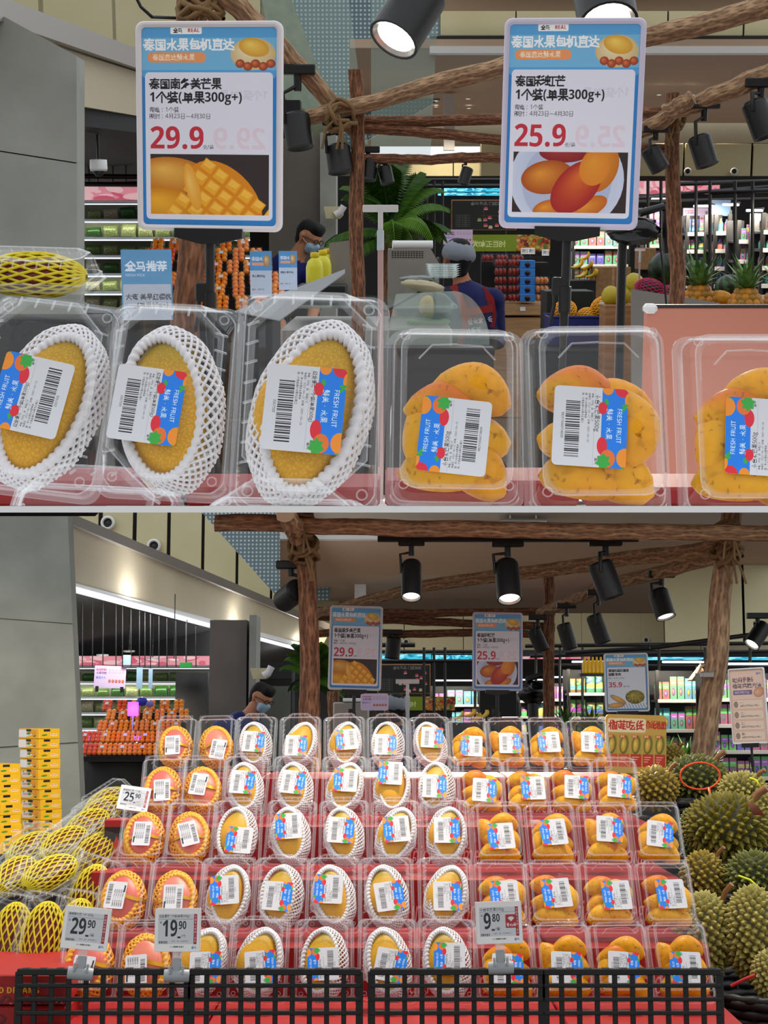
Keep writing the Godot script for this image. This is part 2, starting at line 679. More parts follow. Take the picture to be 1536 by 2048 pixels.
# text along the x axis of t, y down, its baseline box starting at t's origin
func txt(im: Image, s: String, t: Transform2D, size: float, k: Color, bold := true, weight := 0.13) -> float:
	var x := 0.0
	var ts := TextServerManager.get_primary_interface()
	var f := face(bold)
	for ch in s:
		if STROKES.has(ch):
			for run in STROKES[ch].split(" ", false):
				var q := []
				for i in range(0, run.length() - 1, 2):
					if run[i].is_valid_int() and run[i + 1].is_valid_int():
						q.append(t * (Vector2(x, 0) + Vector2(run[i].to_int() + 0.5, run[i + 1].to_int() + 0.6) * size * 0.097))
				for i in q.size() - 1:
					stroke(im, q[i], q[i + 1], size * weight, k)
			x += size * 1.0
		elif ch == " ":
			x += size * 0.3
		else:
			var g: int = ts.font_get_glyph_index(f, 64, ch.unicode_at(0), 0)
			var d: Dictionary = ts.font_get_glyph_contours(f, 64, g)
			var rings := []
			var at := 0
			var sc := size / 58.0
			for e in d.get("contours", []):
				var pts := []
				for i in range(at, e + 1):
					pts.append(d.points[i])
				at = e + 1
				var ring := PackedVector2Array()
				var m := pts.size()
				for i in m:
					var a: Vector3 = pts[i]
					var b: Vector3 = pts[(i + 1) % m]
					var p := Vector2(a.x, a.y)
					var q := Vector2(b.x, b.y)
					if a.z == 1:
						ring.append(p)
					else:
						var z: Vector3 = pts[(i + m - 1) % m]
						var s0 := Vector2(z.x, z.y) if z.z == 1 else (Vector2(z.x, z.y) + p) * 0.5
						var s1 := q if b.z == 1 else (p + q) * 0.5
						for u in [0.25, 0.5, 0.75, 1.0]:
							ring.append(s0.lerp(p, u).lerp(p.lerp(s1, u), u))
				var o := PackedVector2Array()
				for p in ring:
					o.append(t * (Vector2(x, size * 0.86) + p * sc))
				rings.append(o)
			fill(im, rings, k)
			x += ts.font_get_glyph_advance(f, 64, g).x * sc
	return x


func R2(x: float, y: float, turn := 0.0) -> Transform2D:
	return Transform2D(turn, Vector2(x, y))


func blank(w: int, h: int, k: Color) -> Image:
	var im := Image.create(w, h, false, Image.FORMAT_RGB8)
	im.fill(k)
	return im
# ---------------------------------------------------------------- flat print: signs, stickers, price tags
const BLUE := Color(0.20, 0.52, 0.80)
const SKYB := Color(0.36, 0.66, 0.88)
const INK := Color(0.13, 0.13, 0.15)


func rng(sd: int) -> RandomNumberGenerator:
	var r := RandomNumberGenerator.new()
	r.seed = sd
	return r


func sign_head(im: Image, u: float) -> void:
	plate(im, 0, 0, 267 * u, 374 * u, 9 * u, BLUE)
	plate(im, 0, 0, 267 * u, 95 * u, 9 * u, SKYB)
	plate(im, 0, 20 * u, 267 * u, 60 * u, 3 * u, Color(0.48, 0.74, 0.90))
	plate(im, 58 * u, 0, 62 * u, 13 * u, 2 * u, Color.WHITE)
	txt(im, "盒马", R2(64 * u, 2 * u), 9 * u, INK)
	txt(im, "REAL", R2(92 * u, 2 * u), 9 * u, Color(0.7, 0.2, 0.2))
	soft(im, 220 * u, 50 * u, 44 * u, 30 * u, Color(0.98, 0.93, 0.80), Color(0.86, 0.74, 0.52))
	soft(im, 222 * u, 38 * u, 30 * u, 17 * u, Color(1, 0.86, 0.42), Color(0.88, 0.64, 0.22), 0.2)
	for i in 5:
		soft(im, (195 + i * 15) * u, (68 + (i % 2) * 5) * u, 9 * u, 8 * u, Color(0.95, 0.5, 0.3), Color(0.6, 0.25, 0.15))
	txt(im, "泰国水果包机直达", R2(4 * u, 21 * u), 22.5 * u, Color.WHITE, true, 0.14)
	plate(im, 12 * u, 47 * u, 116 * u, 19 * u, 9 * u, Color(0.96, 0.62, 0.40))
	txt(im, "泰国直达新鲜水果", R2(22 * u, 50 * u), 12 * u, Color(1, 0.95, 0.85), true, 0.1)
	plate(im, 7 * u, 84 * u, 252 * u, 279 * u, 8 * u, Color(0.92, 0.91, 0.96))


func sign_price(kind: int) -> Image:
	var u := 2.2
	var im := blank(roundi(267 * u), roundi(374 * u), BLUE)
	sign_head(im, u)
	var price := "29.9" if kind == 0 else "25.9"
	var faint := Color(0.87, 0.86, 0.91)
	# the back of the double-sided sheet shows through
	var mir := Transform2D(Vector2(-1, 0), Vector2(0, 1), Vector2(247 * u, 185 * u))
	txt(im, price, mir, 50 * u, Color(0.92, 0.85, 0.90))
	txt(im, "1个装(单果", Transform2D(Vector2(-1, 0), Vector2(0, 1), Vector2(250 * u, 117 * u)), 19 * u, faint)
	txt(im, "泰国南多美芒果" if kind == 0 else "泰国彩虹芒", R2(15 * u, 95 * u), 20.5 * u, INK, true, 0.14)
	txt(im, "1个装(单果300g+)", R2(15 * u, 120 * u), 22 * u, INK, true, 0.14)
	txt(im, "规格：1个装", R2(15 * u, 149 * u), 10.5 * u, Color(0.25, 0.25, 0.28), false, 0.08)
	txt(im, "限时：4月23日–4月30日", R2(15 * u, 161 * u), 10.5 * u, Color(0.25, 0.25, 0.28), false, 0.08)
	txt(im, price, R2(14 * u, 183 * u), 52 * u, Color(0.80, 0.20, 0.27))
	txt(im, "元/份", R2(121 * u, 220 * u), 9 * u, Color(0.3, 0.3, 0.3), false, 0.08)
	var ph := blank(roundi(236 * u), roundi(115 * u), Color(0.22, 0.18, 0.18))
	if kind == 0:
		soft(ph, 45 * u, 40 * u, 75 * u, 34 * u, Color(0.97, 0.76, 0.36), Color(0.80, 0.48, 0.14), 0.1)
		soft(ph, 30 * u, 100 * u, 70 * u, 36 * u, Color(0.98, 0.72, 0.20), Color(0.84, 0.52, 0.08), 0.15)
		blob(ph, 148 * u, 84 * u, 88 * u, 56 * u, Color(0.90, 0.55, 0.10), 0.75)
		for i in 6:
			for j in 5:
				var o := Vector2(112 + i * 25 - j * 17, 6 + i * 19 + j * 22) * u
				var e := Vector2(21, 15) * u * (1.0 - 0.03 * i)
				var f := Vector2(-13, 17) * u
				fill(ph, [PackedVector2Array([o, o + e, o + e + f, o + f])], Color(0.96, 0.66 + 0.03 * (i % 2), 0.16))
				fill(ph, [PackedVector2Array([o + e * 0.1 + f * 0.1, o + e * 0.9 + f * 0.05, o + e * 0.8 + f * 0.6, o + e * 0.1 + f * 0.7])], Color(1.0, 0.76, 0.30))
		blob(ph, 235 * u, 10 * u, 60 * u, 46 * u, Color(0.22, 0.18, 0.18), 0.9)
		soft(ph, 84 * u, 62 * u, 14 * u, 46 * u, Color(1.0, 0.80, 0.42), Color(0.94, 0.64, 0.2), -0.25)
	else:
		soft(ph, 112 * u, 52 * u, 118 * u, 100 * u, Color(0.70, 0.74, 0.86), Color(0.82, 0.85, 0.93))
		blob(ph, 112 * u, 60 * u, 92 * u, 82 * u, Color(0.72, 0.75, 0.86))
		soft(ph, 105 * u, 0, 52 * u, 20 * u, Color(0.75, 0.25, 0.22), Color(0.55, 0.14, 0.16))
		soft(ph, 72 * u, 48 * u, 55 * u, 32 * u, Color(0.93, 0.62, 0.22), Color(0.70, 0.33, 0.12), -0.12)
		soft(ph, 77 * u, 108 * u, 34 * u, 17 * u, Color(0.95, 0.62, 0.20), Color(0.78, 0.40, 0.12), -0.2)
		soft(ph, 160 * u, 104 * u, 40 * u, 18 * u, Color(0.95, 0.62, 0.22), Color(0.80, 0.42, 0.14), -0.4)
		soft(ph, 178 * u, 28 * u, 38 * u, 50 * u, Color(0.92, 0.64, 0.20), Color(0.80, 0.45, 0.14), 0.45)
		soft(ph, 132 * u, 66 * u, 62 * u, 39 * u, Color(0.90, 0.48, 0.18), Color(0.68, 0.16, 0.16), -0.75, 0.4, -0.3)
		soft(ph, 168 * u, 30 * u, 30 * u, 34 * u, Color(0.93, 0.62, 0.20), Color(0.90, 0.53, 0.18), 0.5)
	im.blit_rect(ph, Rect2i(0, 0, ph.get_width(), ph.get_height()), Vector2i(roundi(16 * u), roundi(238 * u)))
	return im


func sign_durian() -> Image:
	var u := 1.5
	var im := blank(roundi(267 * u), roundi(374 * u), BLUE)
	sign_head(im, u)
	plate(im, 7 * u, 84 * u, 252 * u, 279 * u, 8 * u, Color(0.88, 0.91, 0.97))
	txt(im, "泰国托曼尼榴莲", R2(18 * u, 96 * u), 19 * u, INK, true, 0.15)
	txt(im, "整颗 散称", R2(18 * u, 122 * u), 19 * u, INK, true, 0.15)
	txt(im, "限时：4月23日–4月30日", R2(18 * u, 152 * u), 9 * u, Color(0.3, 0.3, 0.35), false, 0.08)
	txt(im, "35.9", R2(15 * u, 182 * u), 42 * u, Color(0.78, 0.18, 0.26))
	txt(im, "元/500g", R2(112 * u, 208 * u), 11 * u, Color(0.4, 0.4, 0.4), false)
	for i in 14:
		stroke(im, Vector2(10 + i * 19, 330) * u, Vector2(24 + i * 19, 362) * u, 6 * u, Color(0.62, 0.64, 0.68))
	soft(im, 185 * u, 285 * u, 62 * u, 46 * u, Color(0.70, 0.64, 0.25), Color(0.36, 0.33, 0.12))
	var r := rng(5)
	for i in 160:
		var p := Vector2(185 + r.randf_range(-55, 55), 285 + r.randf_range(-40, 40))
		stroke(im, p * u, (p + Vector2(2, -5)) * u, 2 * u, Color(0.78, 0.73, 0.36))
	for q in [[75, 300, 0.5], [60, 340, -0.1]]:
		soft(im, q[0] * u, q[1] * u, 58 * u, 18 * u, Color(0.97, 0.94, 0.84), Color(0.66, 0.52, 0.34), q[2])
		soft(im, q[0] * u, q[1] * u, 38 * u, 10 * u, Color(0.96, 0.74, 0.34), Color(0.86, 0.6, 0.26), q[2])
	return im


func sign_ripe() -> Image:
	var im := blank(300, 640, Color(0.86, 0.70, 0.60))
	plate(im, 6, 6, 288, 628, 14, Color(0.93, 0.82, 0.74))
	txt(im, "如何判断", R2(22, 62), 48, Color(0.42, 0.36, 0.42), true, 0.12)
	txt(im, "榴莲成熟方法", R2(22, 118), 43, Color(0.42, 0.36, 0.42), true, 0.12)
	txt(im, "盒马", R2(238, 22), 22, Color(0.35, 0.45, 0.8))
	plate(im, 24, 178, 170, 40, 6, Color(0.48, 0.40, 0.56))
	txt(im, "榴莲成熟方法", R2(36, 186), 22, Color(0.85, 0.8, 0.85), false, 0.1)
	soft(im, 255, 200, 52, 42, Color(0.93, 0.76, 0.62), Color(0.80, 0.56, 0.44), -0.6)
	var rows := ["一看", "二闻", "三摇", "四量"]
	for i in 4:
		var y := 262 + i * 93
		plate(im, 14, y, 272, 84, 10, Color(0.80, 0.60, 0.50))
		plate(im, 17, y + 3, 266, 78, 9, Color(0.95, 0.86, 0.78))
		blob(im, 42, y + 42, 20, 30, Color(0.62, 0.55, 0.50))
		txt(im, rows[i].left(1) + "：", R2(76, y + 14), 22, Color(0.25, 0.2, 0.2))
		txt(im, "国果日月早直正大满口", R2(76, y + 46), 17, Color(0.45, 0.38, 0.36), false, 0.1)
	return im


func barcode(im: Image, x: int, y: int, w: int, h: int, sd: int, across := true) -> void:
	var r := rng(sd)
	var at := 0
	while at < (h if across else w):
		var t := r.randi_range(2, 7)
		if across:
			im.fill_rect(Rect2i(x, y + at, w, mini(t, h - at)), INK)
		else:
			im.fill_rect(Rect2i(x + at, y, mini(t, w - at), h), INK)
		at += t + r.randi_range(2, 7)


func sticker(small: bool) -> Image:
	var im := blank(320, 360, Color(0.86, 0.86, 0.88))
	im.fill_rect(Rect2i(208, 0, 112, 360), Color(0.0, 0.50, 0.93))
	barcode(im, 52, 66, 62, 258, 8 if small else 4)
	txt(im, "882110060734200" if small else "2357320", R2(46, 120 if small else 150, PI / 2), 13, INK, false)
	var down := PI / 2
	if small:
		txt(im, "小台农芒果500g", R2(200, 30, down), 23, INK, false, 0.09)
	else:
		txt(im, "红金煌芒 1个装(单果500g)", R2(200, 18, down), 18, INK, false, 0.09)
	for y in range(10, 350, 7):
		im.fill_rect(Rect2i(176, y, 1, 4), Color(0.4, 0.4, 0.4))
	var dim := Color(0.32, 0.32, 0.34)
	var tiny := ["单格：500g   产品：海南三农", "包装日：2023–04–27  时限：2023–04–26", "国产：上海小台直达水果有限份", "市地：大连金南大马爱文红果口"]
	for i in 4:
		txt(im, tiny[i], R2(172 - i * 14, 26, down), 10.5, dim, false, 0.09)
	txt(im, "盒马", R2(200, 318, down), 15, dim, true, 0.1)
	# fruit drawings on the blue
	var org := Color(0.97, 0.58, 0.12)
	var red := Color(0.90, 0.12, 0.20)
	var grn := Color(0.20, 0.68, 0.25)
	blob(im, 232, 2, 24, 28, org)
	blob(im, 300, 4, 38, 34, red)
	blob(im, 322, 52, 16, 34, org)
	blob(im, 212, 92, 20, 28, red)
	blob(im, 228, 62, 8, 15, grn, -0.4)
	blob(im, 304, 88, 7, 18, grn, 0.6)
	blob(im, 312, 74, 20, 7, grn)
	blob(im, 214, 262, 22, 40, red)
	blob(im, 240, 318, 32, 40, Color(0.95, 0.45, 0.15))
	blob(im, 222, 334, 28, 34, grn, 0, 0.18, 7)
	blob(im, 314, 312, 36, 44, org)
	blob(im, 308, 362, 10, 10, grn)
	for d in [1.0, 0.0]:
		txt(im, "FRESH FRUIT", R2(296 + d, 88, down), 25, Color(0.93, 0.97, 1.0), false)
	txt(im, "鲜美·水果", R2(256, 92, down), 28, Color(0.93, 0.97, 1.0), true, 0.09)
	return im


func label_white() -> Image:
	var im := blank(160, 240, Color(0.88, 0.88, 0.90))
	barcode(im, 112, 40, 34, 180, 21)
	for i in 5:
		txt(im, "海南爱文芒 1个 500g 产品直达", R2(96 - i * 17, 18, PI / 2), 12, INK, i == 4, 0.1)
	im.fill_rect(Rect2i(8, 150, 12, 60), INK)
	return im


func price_tag(title: String, big: String, cents: String, unit: String, badge: bool) -> Image:
	var im := blank(320, 280, Color(1, 1, 1))
	plate(im, 22, 36, 276, 196, 3, Color(0.86, 0.88, 0.90))
	txt(im, title, R2(28, 40), 23 if title.length() < 13 else 18, INK, false, 0.09)
	im.fill_rect(Rect2i(24, 68, 250, 2), Color(0.45, 0.45, 0.45))
	txt(im, "¥", R2(30, 80), 20, INK, false, 0.08)
	# tall narrow figures
	var w := txt(im, big, Transform2D(Vector2(0.72, 0), Vector2(0, 1.05), Vector2(50, 66)), 128, Color(0.12, 0.14, 0.18)) * 0.72
	stroke(im, Vector2(56 + w, 188), Vector2(66 + w, 188), 12, INK)
	txt(im, cents, Transform2D(Vector2(0.75, 0), Vector2(0, 1.05), Vector2(56 + w, 78)), 62, INK)
	txt(im, "/" + unit, R2(76 + w, 168), 24, INK, false, 0.09)
	im.fill_rect(Rect2i(276, 36, 22, 196), Color(0.66, 0.12, 0.18))
	for i in 9:
		txt(im, "大品省心价品一日元"[i], R2(279, 44 + i * 20), 15, Color(0.9, 0.85, 0.85), true, 0.12)
	if badge:
		plate(im, 206, 88, 78, 90, 6, Color(0.70, 0.14, 0.20))
		fill(im, [PackedVector2Array([Vector2(222, 112), Vector2(234, 102), Vector2(256, 102), Vector2(268, 112), Vector2(245, 136)])], Color(0.92, 0.92, 0.92))
		txt(im, "省心价", R2(210, 144), 24, Color.WHITE, true, 0.12)
	barcode(im, 30, 212, 60, 16, 3, false)
	txt(im, "2023–04–26 4月30日", R2(120, 208), 11, INK, false, 0.08)
	barcode(im, 110, 244, 100, 10, 9, false)
	txt(im, "盒马", R2(262, 244), 18, Color(0.25, 0.5, 0.75))
	return im


func sign_recommend() -> Image:
	var im := blank(300, 420, Color(0.36, 0.60, 0.78))
	plate(im, 0, 0, 300, 420, 2, Color(0.40, 0.63, 0.80))
	txt(im, "盒马推荐", R2(24, 66), 62, Color(0.90, 0.95, 1.0), true, 0.14)
	txt(im, "FRESH PICK", R2(24, 142), 20, Color(0.85, 0.92, 0.98), false)
	plate(im, 8, 205, 284, 220, 8, Color(0.74, 0.78, 0.84))
	txt(im, "大连 美早红樱桃", R2(22, 262), 37, Color(0.35, 0.36, 0.40), true, 0.13)
	txt(im, "(单果10g+)", R2(88, 312), 36, Color(0.35, 0.36, 0.40))
	return im


func sign_small(sd: int) -> Image:
	var im := blank(170, 330, Color(0.78, 0.84, 0.93))
	im.fill_rect(Rect2i(0, 0, 170, 140), Color(0.34, 0.62, 0.86))
	txt(im, "泰国水果", R2(12, 40), 30, Color(0.9, 0.95, 1.0), true, 0.13)
	plate(im, 14, 82, 96, 22, 10, Color(0.92, 0.68, 0.55))
	soft(im, 132, 70, 28, 46, Color(0.96, 0.86, 0.66), Color(0.66, 0.52, 0.36))
	txt(im, "克伦小果500g" if sd == 0 else "南国小果300g", R2(14, 170), 19, Color(0.2, 0.22, 0.28), true, 0.13)
	txt(im, "限时：4月30日", R2(14, 270), 14, Color(0.45, 0.45, 0.5), false, 0.1)
	return im


func durian_map() -> Image:
	var im := blank(520, 460, Color(0.82, 0.66, 0.30))
	plate(im, 14, 30, 330, 110, 24, Color(0.95, 0.88, 0.70))
	txt(im, "榴莲吃货", R2(24, 44), 76, Color(0.78, 0.16, 0.10), true, 0.13)
	txt(im, "作战地图", Transform2D(Vector2(0.66, 0), Vector2(0, 1), Vector2(342, 44)), 66, Color(0.78, 0.16, 0.10), true, 0.13)
	for i in 5:
		var x := 8 + i * 103
		plate(im, x, 160, 92, 170, 6, Color(0.72, 0.64, 0.26))
		soft(im, x + 46, 236, 37, 74, Color(0.90, 0.80, 0.38), Color(0.42, 0.40, 0.12), 0.12)
		soft(im, x + 42, 240, 22, 54, Color(0.97, 0.87, 0.46), Color(0.80, 0.62, 0.2), 0.12)
		im.fill_rect(Rect2i(x, 310, 92, 100), Color(0.86, 0.34, 0.16) if i < 2 else Color(0.80, 0.20, 0.14))
		plate(im, x + 10, 160, 50, 22, 3, Color(0.85, 0.30, 0.14))
		txt(im, "榴莲", R2(x + 14, 162), 18, Color(1, 0.9, 0.7), true, 0.1)
		for j in 3:
			im.fill_rect(Rect2i(x + 12, 330 + j * 18, 60 - j * 14, 7), Color(0.97, 0.72, 0.58))
	return im


func green_poster() -> Image:
	var im := blank(560, 112, Color(0.45, 0.52, 0.08))
	im.fill_rect(Rect2i(0, 0, 340, 112), Color(0.47, 0.55, 0.09))
	txt(im, "赏味正当时", R2(28, 38), 46, Color(0.84, 0.88, 0.62), true, 0.11)
	im.fill_rect(Rect2i(330, 0, 230, 112), Color(0.72, 0.44, 0.22))
	var r := rng(9)
	for i in 70:
		var k: Color = [Color(0.85, 0.15, 0.10), Color(0.95, 0.55, 0.10), Color(0.80, 0.75, 0.2), Color(0.4, 0.55, 0.12), Color(0.95, 0.8, 0.55), Color(0.55, 0.1, 0.12)][i % 6]
		soft(im, r.randf_range(330, 560), r.randf_range(0, 112), r.randf_range(8, 22), r.randf_range(8, 18), k, k.darkened(0.35))
	im.fill_rect(Rect2i(318, 0, 12, 112), Color(0.47, 0.55, 0.09))
	return im


func blackboard_print() -> Image:
	var im := blank(420, 230, Color(0.05, 0.06, 0.06))
	txt(im, "盒马早品 口感地图", R2(120, 8), 28, Color(0.5, 0.5, 0.5), true, 0.1)
	var r := rng(12)
	for i in 7:
		txt(im, "大连金南小果红樱桃水正", R2(18, 112 + i * 15), 9, Color(0.4, 0.4, 0.4), false, 0.1)
	stroke(im, Vector2(190, 120), Vector2(400, 120), 1.5, Color(0.3, 0.3, 0.3))
	stroke(im, Vector2(208, 50), Vector2(208, 215), 1.5, Color(0.3, 0.3, 0.3))
	for q in [[222, 60, 0], [316, 82, 0], [352, 102, 0], [318, 118, 0], [248, 134, 0], [218, 150, 0], [180, 152, 1], [222, 196, 0], [296, 196, 0], [346, 204, 2], [254, 212, 2], [382, 60, 0], [386, 150, 0]]:
		var k: Color = [Color(0.75, 0.2, 0.28), Color(0.45, 0.62, 0.2), Color(0.8, 0.72, 0.55)][q[2]]
		blob(im, q[0], q[1], 13, 12, k)
		im.fill_rect(Rect2i(q[0] - 13, q[1] + 6, 26, 8), Color(0.75, 0.7, 0.66))
	return im


func guide_print() -> Image:
	var im := blank(360, 270, Color(0.84, 0.76, 0.88))
	txt(im, "如何判断", R2(20, 34), 30, Color(0.7, 0.25, 0.4), true, 0.12)
	txt(im, "水果成熟", R2(20, 74), 30, Color(0.45, 0.3, 0.5), true, 0.12)
	txt(im, "感品大小", R2(20, 130), 28, Color(0.3, 0.35, 0.75), true, 0.12)
	for i in 5:
		txt(im, "早红", R2(162 + i * 38, 44), 14, Color(0.8, 0.45, 0.35), true, 0.1)
		for j in 3:
			im.fill_rect(Rect2i(160 + i * 38, 70 + j * 9, 28, 3), Color(0.6, 0.5, 0.6))
		soft(im, 176 + i * 38, 186, 15, 21, Color(0.92, 0.62, 0.42), Color(0.7, 0.3, 0.2))
	return im


func carton_side() -> Image:
	var im := blank(330, 128, Color(0.91, 0.70, 0.05))
	fill(im, [PackedVector2Array([Vector2(16, 62), Vector2(34, 22), Vector2(150, 30), Vector2(262, 70), Vector2(150, 104), Vector2(34, 108)])], Color(0.84, 0.86, 0.88))
	txt(im, "Deli", R2(44, 40), 46, Color(0.82, 0.25, 0.28))
	blob(im, 62, 32, 16, 8, Color(0.2, 0.55, 0.2))
	blob(im, 170, 60, 32, 20, Color(0.30, 0.56, 0.14), -0.1)
	blob(im, 206, 50, 15, 12, Color(0.80, 0.2, 0.12))
	soft(im, 240, 40, 60, 30, Color(0.94, 0.66, 0.2), Color(0.88, 0.55, 0.08))
	soft(im, 268, 84, 34, 24, Color(0.95, 0.75, 0.30), Color(0.75, 0.5, 0.1))
	blob(im, 272, 96, 16, 12, Color(0.4, 0.24, 0.08))
	return im


func carton_end() -> Image:
	var im := blank(150, 128, Color(0.90, 0.70, 0.05))
	blob(im, 36, 84, 22, 13, Color(0.30, 0.55, 0.14), -0.2)
	plate(im, 80, 62, 56, 34, 12, Color(0.93, 0.84, 0.66))
	txt(im, "Deli", R2(86, 66), 22, Color(0.80, 0.3, 0.3))
	return im


func pomegranate_print() -> Image:
	var im := blank(220, 420, Color(0.16, 0.09, 0.08))
	soft(im, 110, 330, 120, 110, Color(0.86, 0.24, 0.16), Color(0.62, 0.08, 0.08))
	fill(im, [PackedVector2Array([Vector2(60, 250), Vector2(40, 170), Vector2(80, 205), Vector2(100, 140), Vector2(125, 205), Vector2(165, 160), Vector2(160, 260)])], Color(0.85, 0.20, 0.12))
	var r := rng(31)
	for i in 110:
		var p := Vector2(r.randf_range(20, 200), r.randf_range(270, 415))
		soft(im, p.x, p.y, 10, 12, Color(0.70, 0.08, 0.10), Color(0.92, 0.72, 0.62))
	im.fill_rect(Rect2i(0, 0, 220, 60), Color(0.72, 0.12, 0.12))
	return im


func red_carton_print(words: bool) -> Image:
	var im := blank(560, 200, Color(0.60, 0.02, 0.03))
	var r := rng(17 if words else 23)
	for i in 26:
		var p := Vector2(r.randf_range(-10, 570), r.randf_range(90 if words else 10, 220 if words else 150))
		if words or p.x < 170 or (p.x > 330 and p.x < 470):
			soft(im, p.x, p.y, 40, 38, Color(0.78, 0.10, 0.12), Color(0.30, 0.01, 0.03))
			stroke(im, p + Vector2(-4, -8), p + Vector2(-10, -14), 4, Color(0.95, 0.75, 0.72))
	if words:
		im.fill_rect(Rect2i(0, 70, 560, 66), Color(0.60, 0.03, 0.04))
		txt(im, "RED DREAMS", R2(20, 76), 52, Color(0.90, 0.70, 0.10))
	return im


func script_print() -> Image:
	var im := blank(700, 150, Color(0.62, 0.02, 0.05))
	txt(im, "Punician Pomegranate", Transform2D(Vector2(0.95, 0), Vector2(-0.2, 1), Vector2(60, 46)), 62, Color(0.92, 0.62, 0.60), false)
	return im


func mall_print() -> Image:
	var im := blank(500, 220, Color(0.80, 0.84, 0.82))
	txt(im, "超大杯 超满足", R2(40, 90), 58, Color(0.24, 0.24, 0.26), true, 0.1)
	txt(im, "COFFEE", R2(40, 40), 26, Color(0.5, 0.5, 0.45), false)
	return im


func screen_print(pink: bool) -> Image:
	var im := blank(512, 48, Color(0.86, 0.55, 0.60) if pink else Color(0.25, 0.72, 0.82))
	var r := rng(41)
	for i in 36:
		var k := Color(0.90, 0.72, 0.74) if i % 2 else Color(0.78, 0.36, 0.44)
		if not pink:
			k = Color(0.55, 0.88, 0.94) if i % 2 else Color(0.10, 0.50, 0.66)
		blob(im, r.randf_range(0, 512), r.randf_range(0, 48), r.randf_range(10, 34), r.randf_range(4, 16), k, r.randf_range(-0.5, 0.5))
	return im


func goods_print(sd: int) -> Image:
	var r := rng(sd)
	var k := Color.from_hsv(r.randf(), 0.45, 0.7)
	var im := blank(64, 96, k)
	im.fill_rect(Rect2i(0, 10 + sd % 3 * 8, 64, 26), Color.from_hsv(r.randf(), 0.5, 0.85))
	soft(im, 32, 64, 18, 18, Color.from_hsv(r.randf(), 0.5, 0.95), Color.from_hsv(r.randf(), 0.6, 0.5))
	im.fill_rect(Rect2i(10, 24, 44, 4), Color(0.95, 0.95, 0.95))
	return im
# ---------------------------------------------------------------- builders of things
var M := {}
var G := {}


